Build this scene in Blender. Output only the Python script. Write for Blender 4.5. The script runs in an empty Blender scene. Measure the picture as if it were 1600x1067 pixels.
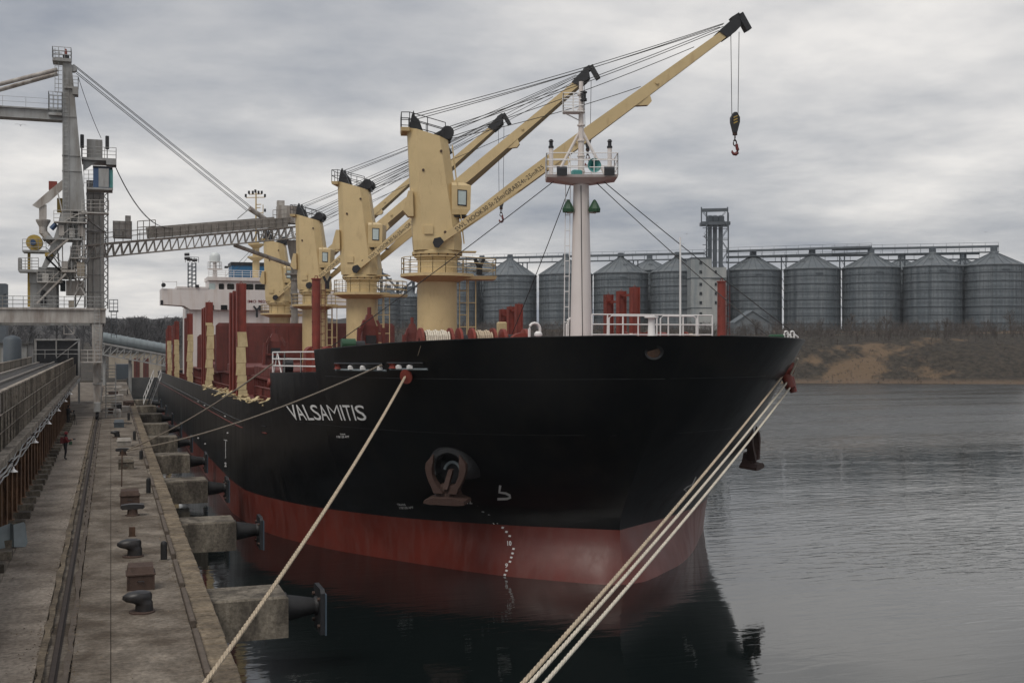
import bpy, bmesh, math, random
from mathutils import Vector, Matrix
R = math.radians
random.seed(7)
sc = bpy.context.scene
COL = sc.collection

# ------------------------------------------------------------ camera, sky, sun, exposure
CAM_Z = 10.5
YAW = R(19.2)
SN, CS = math.sin(YAW), math.cos(YAW)
FPX = 1800.0                       # focal length in pixels of a 1600 px wide frame
cd = bpy.data.cameras.new('camera')
cam = bpy.data.objects.new('camera', cd)
COL.objects.link(cam)
cam.location = (0, 0, CAM_Z)
cam.rotation_euler = (R(90), 0, -YAW)
cd.sensor_width = 36.0
cd.lens = 36.0 * FPX / 1600.0
cd.shift_y = -1.5 / 1600
cd.clip_start = 0.3
cd.clip_end = 9000
sc.camera = cam

SUN_ELEV, SUN_AZ = R(56), R(228)   # azimuth clockwise from +Y
world = bpy.data.worlds.new('World')
sc.world = world
world.use_nodes = True
nt = world.node_tree
nt.nodes.clear()
N = nt.nodes.new
L = nt.links.new
out = N('ShaderNodeOutputWorld')
bg = N('ShaderNodeBackground')
bg.inputs['Strength'].default_value = 0.1
L(bg.outputs[0], out.inputs[0])
sky = N('ShaderNodeTexSky')
sky.sky_type = 'NISHITA'
sky.sun_disc = False
sky.sun_elevation = SUN_ELEV
sky.sun_rotation = SUN_AZ
sky.dust_density = 3.0
tc = N('ShaderNodeTexCoord')
sep = N('ShaderNodeSeparateXYZ')
L(tc.outputs['Generated'], sep.inputs[0])
def wmath(op, a, b=None, c=None):
    n = N('ShaderNodeMath'); n.operation = op
    for i, v in enumerate((a, b, c)):
        if v is None: continue
        if isinstance(v, (int, float)): n.inputs[i].default_value = v
        else: L(v, n.inputs[i])
    return n.outputs[0]
zz = wmath('ADD', wmath('ABSOLUTE', sep.outputs['Z']), 0.13)
comb = N('ShaderNodeCombineXYZ')
L(wmath('DIVIDE', sep.outputs['X'], zz), comb.inputs[0])
L(wmath('DIVIDE', sep.outputs['Y'], zz), comb.inputs[1])
def wnoise(scale, detail, rough, dist, off):
    mp = N('ShaderNodeMapping'); mp.inputs['Location'].default_value = off
    L(comb.outputs[0], mp.inputs[0])
    n = N('ShaderNodeTexNoise')
    n.inputs['Scale'].default_value = scale; n.inputs['Detail'].default_value = detail
    n.inputs['Roughness'].default_value = rough; n.inputs['Distortion'].default_value = dist
    L(mp.outputs[0], n.inputs[0])
    return n.outputs[0]
n1 = wnoise(0.42, 8, 0.52, 0.12, (3.1, 1.7, 0))
n2 = wnoise(1.9, 9, 0.58, 0.08, (8.3, 4.4, 0))
nmix = wmath('ADD', wmath('MULTIPLY', n1, 0.70), wmath('MULTIPLY', n2, 0.30))
ramp = N('ShaderNodeValToRGB')
ramp.color_ramp.elements[0].position = 0.385
ramp.color_ramp.elements[0].color = (0.262, 0.283, 0.325, 1)
ramp.color_ramp.elements[1].position = 0.62
ramp.color_ramp.elements[1].color = (0.77, 0.745, 0.715, 1)
e = ramp.color_ramp.elements.new(0.5)
e.color = (0.465, 0.468, 0.48, 1)
L(nmix, ramp.inputs[0])
scl = N('ShaderNodeVectorMath'); scl.operation = 'SCALE'
scl.inputs['Scale'].default_value = 9.6
L(ramp.outputs[0], scl.inputs[0])
mx = N('ShaderNodeMixRGB')
mx.inputs[0].default_value = 0.94
L(sky.outputs[0], mx.inputs[1])
L(scl.outputs[0], mx.inputs[2])
L(mx.outputs[0], bg.inputs['Color'])

sl = bpy.data.lights.new('sun', 'SUN')
sl.energy = 1.35
sl.angle = R(30)
sl.color = (1.0, 0.94, 0.86)
so = bpy.data.objects.new('sun', sl)
COL.objects.link(so)
so.location = (-60, -30, 120)
sd = Vector((math.sin(SUN_AZ) * math.cos(SUN_ELEV), math.cos(SUN_AZ) * math.cos(SUN_ELEV), math.sin(SUN_ELEV)))
so.rotation_euler = sd.to_track_quat('Z', 'Y').to_euler()

sc.view_settings.view_transform = 'Standard'
sc.view_settings.look = 'None'
sc.view_settings.gamma = 1.0
sc.view_settings.exposure = 0.28
sc.view_settings.use_curve_mapping = False
sc.render.engine = 'CYCLES'
sc.cycles.max_bounces = 6
sc.cycles.use_denoising = True

# ------------------------------------------------------------ helpers
def ray(px, py):
    a = (px - 800.0) / FPX
    b = (532.0 - py) / FPX
    return Vector((a * CS + SN, CS - a * SN, b))
def P(px, py, X=None, Y=None, Z=None, d=None):
    """world point on the sight line of a photo pixel at a known X, Y, Z or depth"""
    v = ray(px, py)
    if d is not None: t = d
    elif X is not None: t = X / v.x
    elif Y is not None: t = Y / v.y
    else: t = (Z - CAM_Z) / v.z
    return Vector((v.x * t, v.y * t, CAM_Z + v.z * t))

MATS = {}
def mat(name, col, rough=0.65, metal=0.0, var=0.18, scale=1.5, bump=0.0, bscale=8.0,
        dirt=None, damt=0.5, dscale=1.0, stretch=1.0, dpos=0.55, spec=0.5, fine=True, glow=None):
    if name in MATS: return MATS[name]
    m = bpy.data.materials.new(name); m.use_nodes = True
    MATS[name] = m
    nt = m.node_tree; N = nt.nodes.new; L = nt.links.new
    b = nt.nodes['Principled BSDF']
    b.inputs['Roughness'].default_value = rough
    b.inputs['Metallic'].default_value = metal
    b.inputs['Specular IOR Level'].default_value = spec
    tc = N('ShaderNodeTexCoord')
    geo = N('ShaderNodeNewGeometry')
    pos = geo.outputs['Position']
    n = N('ShaderNodeTexNoise'); n.inputs['Scale'].default_value = scale
    n.inputs['Detail'].default_value = 6; n.inputs['Roughness'].default_value = 0.6
    L(pos, n.inputs['Vector'])
    rp = N('ShaderNodeValToRGB')
    c = Vector(col)
    rp.color_ramp.elements[0].position = 0.3
    rp.color_ramp.elements[1].position = 0.7
    rp.color_ramp.elements[0].color = (*[max(0, x * (1 - var)) for x in c], 1)
    rp.color_ramp.elements[1].color = (*[min(1, x * (1 + var)) for x in c], 1)
    L(n.outputs[0], rp.inputs[0])
    colout = rp.outputs[0]
    if dirt is not None:
        mp = N('ShaderNodeMapping')
        mp.inputs['Scale'].default_value = (1, 1, stretch)
        L(pos, mp.inputs[0])
        n2 = N('ShaderNodeTexNoise'); n2.inputs['Scale'].default_value = dscale
        n2.inputs['Detail'].default_value = 7; n2.inputs['Roughness'].default_value = 0.62
        L(mp.outputs[0], n2.inputs['Vector'])
        r2 = N('ShaderNodeValToRGB')
        r2.color_ramp.elements[0].position = dpos - 0.12
        r2.color_ramp.elements[1].position = dpos + 0.14
        r2.color_ramp.elements[0].color = (0, 0, 0, 1)
        r2.color_ramp.elements[1].color = (damt, damt, damt, 1)
        L(n2.outputs[0], r2.inputs[0])
        mxn = N('ShaderNodeMixRGB')
        L(r2.outputs[0], mxn.inputs[0]); L(colout, mxn.inputs[1])
        mxn.inputs[2].default_value = (*dirt, 1)
        colout = mxn.outputs[0]
        rr = N('ShaderNodeMapRange')
        rr.inputs['To Min'].default_value = rough
        rr.inputs['To Max'].default_value = min(1, rough + 0.25)
        L(r2.outputs[0], rr.inputs['Value']); L(rr.outputs[0], b.inputs['Roughness'])
    if name in ('quay_concrete', 'walk_concrete', 'coping_concrete', 'fender_concrete', 'gallery_concrete'):
        n4 = N('ShaderNodeTexNoise'); n4.inputs['Scale'].default_value = 7.0; n4.inputs['Detail'].default_value = 9; n4.inputs['Roughness'].default_value = 0.72
        L(pos, n4.inputs['Vector'])
        r4 = N('ShaderNodeValToRGB'); r4.color_ramp.elements[0].position = 0.36; r4.color_ramp.elements[1].position = 0.64
        r4.color_ramp.elements[0].color = (0.55, 0.53, 0.50, 1); r4.color_ramp.elements[1].color = (1.25, 1.23, 1.20, 1)
        L(n4.outputs[0], r4.inputs[0])
        m4 = N('ShaderNodeMixRGB'); m4.blend_type = 'MULTIPLY'; m4.inputs[0].default_value = 1.0
        L(colout, m4.inputs[1]); L(r4.outputs[0], m4.inputs[2]); colout = m4.outputs[0]
    L(colout, b.inputs['Base Color'])
    if bump > 0:
        n3 = N('ShaderNodeTexNoise'); n3.inputs['Scale'].default_value = bscale
        n3.inputs['Detail'].default_value = 5
        L(pos, n3.inputs['Vector'])
        bp = N('ShaderNodeBump'); bp.inputs['Strength'].default_value = bump
        bp.inputs['Distance'].default_value = 0.05
        L(n3.outputs[0], bp.inputs['Height']); L(bp.outputs[0], b.inputs['Normal'])
    return m

RUST = (0.10, 0.045, 0.022)
M = dict(
    hull=mat('hull_black', (0.0060, 0.0068, 0.0082), 0.32, var=0.3, scale=0.25, dirt=(0.022, 0.020, 0.018), damt=0.5, dscale=1.3, stretch=0.12, dpos=0.57, bump=0.22, bscale=0.9),
    boot=mat('hull_red', (0.135, 0.026, 0.018), 0.36, var=0.22, scale=0.5, dirt=(0.150, 0.052, 0.042), damt=0.65, dscale=2.4, stretch=0.22, dpos=0.55, bump=0.15, bscale=1.2),
    redbrown=mat('deck_red', (0.140, 0.028, 0.021), 0.5, var=0.2, scale=1.0, dirt=(0.06, 0.02, 0.015), damt=0.6, dscale=1.6, stretch=0.2),
    redbright=mat('red_oxide', (0.205, 0.034, 0.022), 0.5, var=0.2, scale=2.0, dirt=(0.12, 0.03, 0.02), damt=0.6, dscale=2.5, stretch=0.25),
    cream=mat('crane_cream', (0.55, 0.425, 0.225), 0.5, var=0.07, scale=0.7, dirt=(0.27, 0.165, 0.08), damt=0.5, dscale=2.6, stretch=0.3, dpos=0.68),
    paleyellow=mat('pale_yellow', (0.54, 0.44, 0.25), 0.7, var=0.12, scale=2.0, dirt=(0.30, 0.20, 0.09), damt=0.6, dscale=2.0, stretch=0.4, dpos=0.58),
    white=mat('ship_white', (0.66, 0.62, 0.60), 0.5, var=0.05, scale=0.6, dirt=(0.42, 0.30, 0.22), damt=0.5, dscale=1.2, stretch=0.1, dpos=0.62),
    whiterail=mat('rail_white', (0.74, 0.73, 0.72), 0.5, var=0.06),
    paint=mat('lettering_white', (0.72, 0.72, 0.71), 0.6, var=0.12, scale=6),
    textred=mat('lettering_red', (0.16, 0.02, 0.02), 0.6, var=0.1),
    textblack=mat('lettering_black', (0.05, 0.042, 0.03), 0.6, var=0.1),
    black=mat('black_steel', (0.014, 0.015, 0.018), 0.5, var=0.3, scale=3),
    wire=mat('wire_black', (0.016, 0.016, 0.017), 0.6, var=0.2),
    glass=mat('window_dark', (0.012, 0.015, 0.018), 0.08, var=0.2),
    glasslight=mat('window_pale', (0.42, 0.50, 0.50), 0.12, var=0.12),
    blue=mat('funnel_blue', (0.02, 0.115, 0.24), 0.45, var=0.12),
    teal=mat('teal_paint', (0.07, 0.26, 0.25), 0.45, var=0.15),
    green=mat('lamp_green', (0.02, 0.075, 0.035), 0.5, var=0.2),
    anchor=mat('anchor_rust', (0.048, 0.023, 0.017), 0.75, var=0.35, scale=3, bump=0.3, bscale=10, dirt=(0.03, 0.02, 0.016), damt=0.6, dscale=3),
    loader=mat('loader_grey', (0.32, 0.328, 0.328), 0.6, var=0.12, scale=0.8, dirt=(0.175, 0.16, 0.142), damt=0.75, dscale=1.3, stretch=0.18, dpos=0.52),
    loaderlight=mat('loader_pale', (0.42, 0.40, 0.375), 0.65, var=0.1, scale=1.0, dirt=(0.15, 0.11, 0.085), damt=0.7, dscale=1.6, stretch=0.15, dpos=0.53),
    pylon=mat('pylon_grey', (0.43, 0.42, 0.40), 0.65, var=0.12, scale=0.8, dirt=(0.24, 0.22, 0.195), damt=0.6, dscale=1.3, stretch=0.25, dpos=0.55),
    dusty=mat('dusty_sheet', (0.30, 0.278, 0.252), 0.8, var=0.15, scale=1.2, dirt=(0.19, 0.172, 0.15), damt=0.6, dscale=2.0, stretch=0.5),
    yellow=mat('machine_yellow', (0.42, 0.29, 0.06), 0.5, var=0.15, dirt=(0.15, 0.1, 0.04), damt=0.5, dscale=3),
    cabblue=mat('cab_blue', (0.035, 0.075, 0.16), 0.4, var=0.12),
    rust=mat('rusty_steel', (0.085, 0.045, 0.026), 0.85, var=0.4, scale=2.5, bump=0.3, bscale=14, dirt=(0.030, 0.022, 0.018), damt=0.8, dscale=2.2, stretch=0.25, dpos=0.5),
    column=mat('column_rust', (0.215, 0.122, 0.070), 0.85, var=0.4, scale=2.5, bump=0.3, bscale=14, dirt=(0.055, 0.036, 0.026), damt=0.8, dscale=2.2, stretch=0.25, dpos=0.52),
    rustbox=mat('rusty_box', (0.075, 0.045, 0.034), 0.8, var=0.3, scale=4, bump=0.3, bscale=20, dirt=(0.022, 0.016, 0.013), damt=0.8, dscale=4),
    concrete=mat('quay_concrete', (0.212, 0.186, 0.157), 0.88, var=0.34, scale=1.3, bump=0.35, bscale=9, dirt=(0.075, 0.058, 0.043), damt=0.95, dscale=0.62, stretch=1, dpos=0.49),
    concretepale=mat('walk_concrete', (0.33, 0.288, 0.246), 0.88, var=0.2, scale=0.9, bump=0.25, bscale=10, dirt=(0.115, 0.092, 0.072), damt=0.9, dscale=0.5, dpos=0.55),
    block=mat('fender_concrete', (0.235, 0.210, 0.172), 0.88, var=0.22, scale=1.6, bump=0.4, bscale=9, dirt=(0.060, 0.052, 0.044), damt=0.92, dscale=1.3, stretch=0.3, dpos=0.46),
    stone=mat('coping_concrete', (0.215, 0.175, 0.125), 0.9, var=0.28, scale=1.3, bump=0.5, bscale=12, dirt=(0.075, 0.06, 0.046), damt=0.75, dscale=1.1, dpos=0.5),
    timber=mat('kerb_timber', (0.100, 0.080, 0.064), 0.9, var=0.3, scale=3, bump=0.4, bscale=14),
    gallery=mat('gallery_concrete', (0.36, 0.325, 0.28), 0.88, var=0.15, scale=0.7, bump=0.25, bscale=6, dirt=(0.085, 0.072, 0.06), damt=0.8, dscale=0.9, stretch=0.2, dpos=0.5),
    belt=mat('conveyor_belt', (0.030, 0.028, 0.027), 0.7, var=0.3, dirt=(0.09, 0.08, 0.07), damt=0.5, dscale=0.6),
    rubber=mat('black_rubber', (0.012, 0.012, 0.013), 0.6, var=0.3, scale=4),
    rope=mat('mooring_rope', (0.46, 0.38, 0.28), 0.9, var=0.25, scale=9, bump=0.4, bscale=60),
    rope2=mat('mooring_rope_pale', (0.60, 0.55, 0.46), 0.9, var=0.2, scale=9, bump=0.4, bscale=60),
    rope3=mat('mooring_rope_grey', (0.30, 0.26, 0.215), 0.9, var=0.25, scale=9, bump=0.4, bscale=60),
    silo=mat('galvanised_silo', (0.112, 0.134, 0.150), 0.5, metal=0.25, var=0.12, scale=0.12, dirt=(0.25, 0.27, 0.285), damt=0.6, dscale=0.7, stretch=0.05, dpos=0.53),
    siloring=mat('silo_ring', (0.088, 0.104, 0.118), 0.6, metal=0.2, var=0.15),
    siloroof=mat('silo_roof', (0.125, 0.143, 0.157), 0.55, metal=0.2, var=0.12, scale=0.3, dirt=(0.24, 0.25, 0.25), damt=0.4, dscale=0.4),
    elevator=mat('elevator_steel', (0.085, 0.10, 0.115), 0.6, var=0.15, scale=0.4),
    cladding=mat('pale_cladding', (0.22, 0.245, 0.255), 0.6, var=0.1, scale=0.3, dirt=(0.44, 0.44, 0.42), damt=0.8, dscale=0.35, stretch=0.12, dpos=0.53),
    cream_wall=mat('cream_plaster', (0.40, 0.35, 0.28), 0.85, var=0.1, scale=0.5, dirt=(0.2, 0.17, 0.14), damt=0.6, dscale=0.6, stretch=0.3),
    darkwall=mat('dark_wall', (0.055, 0.055, 0.055), 0.85, var=0.25, scale=0.4, dirt=(0.10, 0.095, 0.088), damt=0.5, dscale=0.4),
    container=mat('container_blue', (0.060, 0.075, 0.090), 0.6, var=0.15, scale=0.6),
    doorred=mat('door_red', (0.105, 0.028, 0.022), 0.7, var=0.2),
    twig=mat('bare_twigs', (0.085, 0.072, 0.064), 0.95, var=0.3, scale=0.1),
    twigfar=mat('bare_twigs_far', (0.062, 0.060, 0.062), 0.95, var=0.25, scale=0.05),
    skin=mat('skin', (0.42, 0.26, 0.19), 0.6, var=0.05),
    jacket=mat('red_jacket', (0.14, 0.012, 0.018), 0.8, var=0.15),
    darkcloth=mat('dark_cloth', (0.012, 0.012, 0.016), 0.85, var=0.2),
    tarp=mat('grey_sheet_metal', (0.20, 0.235, 0.25), 0.5, var=0.15, scale=2),
)

ORG = {}
def org(o): return ORG.get(o.name, Vector((0, 0, 0)))
def thing(name, label, cat, loc=(0, 0, 0), group=None):
    o = bpy.data.objects.new(name, None)
    o.empty_display_size = 0.5
    COL.objects.link(o)
    o.location = loc
    ORG[o.name] = Vector(loc)
    o['label'] = label; o['category'] = cat
    if group: o['group'] = group
    return o
def tag(o, label, cat, group=None):
    o['label'] = label; o['category'] = cat
    if group: o['group'] = group
    return o
def structure(o, kind='structure'):
    o['kind'] = kind
    return o

class MB:
    def __init__(s): s.v = []; s.f = []
    def add(s, vs, fs):
        k = len(s.v)
        s.v += [Vector(p) for p in vs]
        s.f += [tuple(i + k for i in f) for f in fs]
        return s
    def box(s, x0, x1, y0, y1, z0, z1):
        return s.add([(x0, y0, z0), (x1, y0, z0), (x1, y1, z0), (x0, y1, z0), (x0, y0, z1), (x1, y0, z1), (x1, y1, z1), (x0, y1, z1)],
                     [(3, 2, 1, 0), (4, 5, 6, 7), (0, 1, 5, 4), (1, 2, 6, 5), (2, 3, 7, 6), (3, 0, 4, 7)])
    def bevbox(s, x0, x1, y0, y1, z0, z1, b=0.03):
        """box with a bevelled upper rim"""
        return s.loft([[(x0, y0, z0), (x1, y0, z0), (x1, y1, z0), (x0, y1, z0)],
                       [(x0, y0, z1 - b), (x1, y0, z1 - b), (x1, y1, z1 - b), (x0, y1, z1 - b)],
                       [(x0 + b, y0 + b, z1), (x1 - b, y0 + b, z1), (x1 - b, y1 - b, z1), (x0 + b, y1 - b, z1)]])
    def loft(s, rings, closed=True, caps=True):
        k = len(s.v); n = len(rings[0])
        for r in rings: s.v += [Vector(p) for p in r]
        for j in range(len(rings) - 1):
            for i in range(n if closed else n - 1):
                a = k + j * n + i; b = k + j * n + (i + 1) % n
                s.f.append((a, b, b + n, a + n))
        if caps and closed:
            s.f.append(tuple(k + i for i in reversed(range(n))))
            s.f.append(tuple(k + (len(rings) - 1) * n + i for i in range(n)))
        return s
    def beam(s, p, q, w=0.1, h=None, up=(0, 0, 1)):
        p, q = Vector(p), Vector(q); h = h or w
        d = (q - p)
        if d.length < 1e-6: return s
        d.normalize(); u = Vector(up)
        if abs(d.dot(u)) > 0.98: u = Vector((0, 1, 0))
        x = d.cross(u).normalized() * (w / 2); z = x.normalized().cross(d).normalized() * (h / 2)
        return s.loft([[p - x - z, p + x - z, p + x + z, p - x + z], [q - x - z, q + x - z, q + x + z, q - x + z]])
    def cyl(s, p, q, r0, r1=None, n=10, caps=True):
        p, q = Vector(p), Vector(q); r1 = r0 if r1 is None else r1
        d = (q - p).normalized(); u = Vector((0, 0, 1)) if abs(d.z) < 0.95 else Vector((1, 0, 0))
        x = d.cross(u).normalized(); y = x.cross(d).normalized()
        rg = lambda c, r: [c + (x * math.cos(2 * math.pi * i / n) + y * math.sin(2 * math.pi * i / n)) * r for i in range(n)]
        return s.loft([rg(p, r0), rg(q, r1)], caps=caps)
    def tube(s, pts, r, n=6):
        pts = [Vector(p) for p in pts]; rings = []
        for i, p in enumerate(pts):
            d = (pts[min(i + 1, len(pts) - 1)] - pts[max(i - 1, 0)]).normalized()
            u = Vector((0, 0, 1)) if abs(d.z) < 0.95 else Vector((1, 0, 0))
            x = d.cross(u).normalized(); y = x.cross(d).normalized()
            rr = r[i] if isinstance(r, (list, tuple)) else r
            rings.append([p + (x * math.cos(2 * math.pi * k / n) + y * math.sin(2 * math.pi * k / n)) * rr for k in range(n)])
        return s.loft(rings)
    def lathe(s, c, prof, n=16, axis='z'):
        c = Vector(c); rings = []
        for r, h in prof:
            ring = []
            for i in range(n):
                a = 2 * math.pi * i / n
                if axis == 'z': ring.append(c + Vector((r * math.cos(a), r * math.sin(a), h)))
                elif axis == 'x': ring.append(c + Vector((h, r * math.cos(a), r * math.sin(a))))
                else: ring.append(c + Vector((r * math.sin(a), h, r * math.cos(a))))
            rings.append(ring)
        return s.loft(rings)
    def prism(s, poly, axis, a, b):
        """polygon of 2D points pushed along an axis from a to b"""
        def pt(u, v, w):
            return {'x': (w, u, v), 'y': (u, w, v), 'z': (u, v, w)}[axis]
        return s.loft([[pt(u, v, a) for u, v in poly], [pt(u, v, b) for u, v in poly]])
    def rail(s, pts, h=1.05, r=0.025, rails=3, posts=1.5, closed=False):
        """guard rail along a path of floor points"""
        pts = [Vector(p) for p in pts]
        if closed: pts = pts + [pts[0]]
        for k in range(rails):
            z = h * (k + 1) / rails
            for a, b in zip(pts[:-1], pts[1:]): s.cyl(a + Vector((0, 0, z)), b + Vector((0, 0, z)), r, n=5)
        for a, b in zip(pts[:-1], pts[1:]):
            m = max(1, round((b - a).length / posts))
            for i in range(m + 1):
                p = a.lerp(b, i / m); s.cyl(p, p + Vector((0, 0, h)), r, n=5)
        return s
    def ladder(s, p, q, w=0.45, r=0.022, step=0.35, side=(1, 0, 0)):
        p, q = Vector(p), Vector(q); sx = Vector(side).normalized() * (w / 2)
        s.cyl(p - sx, q - sx, r, n=5); s.cyl(p + sx, q + sx, r, n=5)
        m = max(2, int((q - p).length / step))
        for i in range(1, m):
            c = p.lerp(q, i / m); s.cyl(c - sx, c + sx, r * 0.8, n=4)
        return s
    def truss(s, p, q, h, w, n, r=0.05, up=(0, 0, 1)):
        """four-chord lattice between two points"""
        p, q = Vector(p), Vector(q); d = (q - p).normalized(); u = Vector(up)
        x = d.cross(u).normalized() * (w / 2); z = x.normalized().cross(d).normalized() * h
        for o in (x, -x):
            s.cyl(p + o, q + o, r, n=5); s.cyl(p + o + z, q + o + z, r, n=5)
            for i in range(n):
                a = p.lerp(q, i / n) + o; b = p.lerp(q, (i + 1) / n) + o
                s.cyl(a, b + z, r * 0.7, n=4); s.cyl(b, b + z, r * 0.7, n=4)
        for i in range(n + 1):
            a = p.lerp(q, i / n); s.cyl(a - x, a + x, r * 0.6, n=4); s.cyl(a - x + z, a + x + z, r * 0.6, n=4)
        return s
    def build(s, name, m, parent=None, origin=None, smooth=False):
        if parent is not None: o0 = org(parent)
        elif origin is not None: o0 = Vector(origin)
        else:
            lo = Vector([min(p[i] for p in s.v) for i in range(3)]); hi = Vector([max(p[i] for p in s.v) for i in range(3)])
            o0 = Vector(((lo.x + hi.x) / 2, (lo.y + hi.y) / 2, lo.z))
        me = bpy.data.meshes.new(name)
        me.from_pydata([tuple(p - o0) for p in s.v], [], s.f)
        me.materials.append(M[m] if isinstance(m, str) else m)
        bm = bmesh.new(); bm.from_mesh(me); bmesh.ops.recalc_face_normals(bm, faces=bm.faces); bm.to_mesh(me); bm.free()
        if smooth:
            for p in me.polygons: p.use_smooth = True
            if hasattr(me, 'set_sharp_from_angle'): me.set_sharp_from_angle(angle=R(40))
        o = bpy.data.objects.new(name, me)
        COL.objects.link(o)
        if parent is not None: o.parent = parent
        else: o.location = o0
        ORG[o.name] = o0
        return o
def copy_at(o, delta, parent):
    """copy of a part, moved, sharing its mesh"""
    c = o.copy(); COL.objects.link(c); c.parent = parent
    c.location = o.location + Vector(delta)
    ORG[c.name] = org(o) + Vector(delta)
    return c
def copy_tree(o, delta, parent=None):
    c = o.copy(); COL.objects.link(c)
    c.parent = parent
    if parent is None: c.location = o.location + Vector(delta)
    ORG[c.name] = org(o) + Vector(delta)
    for ch in o.children: copy_tree(ch, delta, c)
    return c
def text_mesh(body, size=1.0, bold=0.0, cuts=0, spacing=1.0):
    """triangles of a piece of lettering in its own plane, plus width and height"""
    cu = bpy.data.curves.new('lettering', 'FONT')
    cu.body = body; cu.size = size; cu.offset = bold; cu.resolution_u = 3; cu.space_character = spacing
    ob = bpy.data.objects.new('lettering', cu)
    COL.objects.link(ob)
    dg = bpy.context.evaluated_depsgraph_get(); dg.update()
    me = bpy.data.meshes.new_from_object(ob.evaluated_get(dg))
    bpy.data.objects.remove(ob); bpy.data.curves.remove(cu)
    bm = bmesh.new(); bm.from_mesh(me); bmesh.ops.triangulate(bm, faces=bm.faces)
    for _ in range(cuts): bmesh.ops.subdivide_edges(bm, edges=bm.edges[:], cuts=1)
    bmesh.ops.triangulate(bm, faces=bm.faces)
    bm.verts.index_update()
    vs = [v.co.copy() for v in bm.verts]; fs = [tuple(v.index for v in f.verts) for f in bm.faces]
    bm.free(); bpy.data.meshes.remove(me)
    x0 = min(v.x for v in vs); x1 = max(v.x for v in vs); y0 = min(v.y for v in vs); y1 = max(v.y for v in vs)
    return [((v.x - x0) / (x1 - x0), (v.y - y0) / (y1 - y0)) for v in vs], fs, x1 - x0, y1 - y0

def pchip(tab, x):
    n = len(tab)
    if x <= tab[0][0]: return tab[0][1]
    if x >= tab[-1][0]: return tab[-1][1]
    h = [tab[i + 1][0] - tab[i][0] for i in range(n - 1)]
    s = [(tab[i + 1][1] - tab[i][1]) / h[i] for i in range(n - 1)]
    def slope(i):
        if i == 0: return s[0]
        if i == n - 1: return s[-1]
        if s[i - 1] * s[i] <= 0: return 0.0
        w1 = 2 * h[i] + h[i - 1]; w2 = h[i] + 2 * h[i - 1]
        return (w1 + w2) / (w1 / s[i - 1] + w2 / s[i])
    for i in range(n - 1):
        if x <= tab[i + 1][0]:
            t = (x - tab[i][0]) / h[i]; m0 = slope(i) * h[i]; m1 = slope(i + 1) * h[i]
            t2, t3 = t * t, t * t * t
            return (2 * t3 - 3 * t2 + 1) * tab[i][1] + (t3 - 2 * t2 + t) * m0 + (-2 * t3 + 3 * t2) * tab[i + 1][1] + (t3 - t2) * m1

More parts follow.
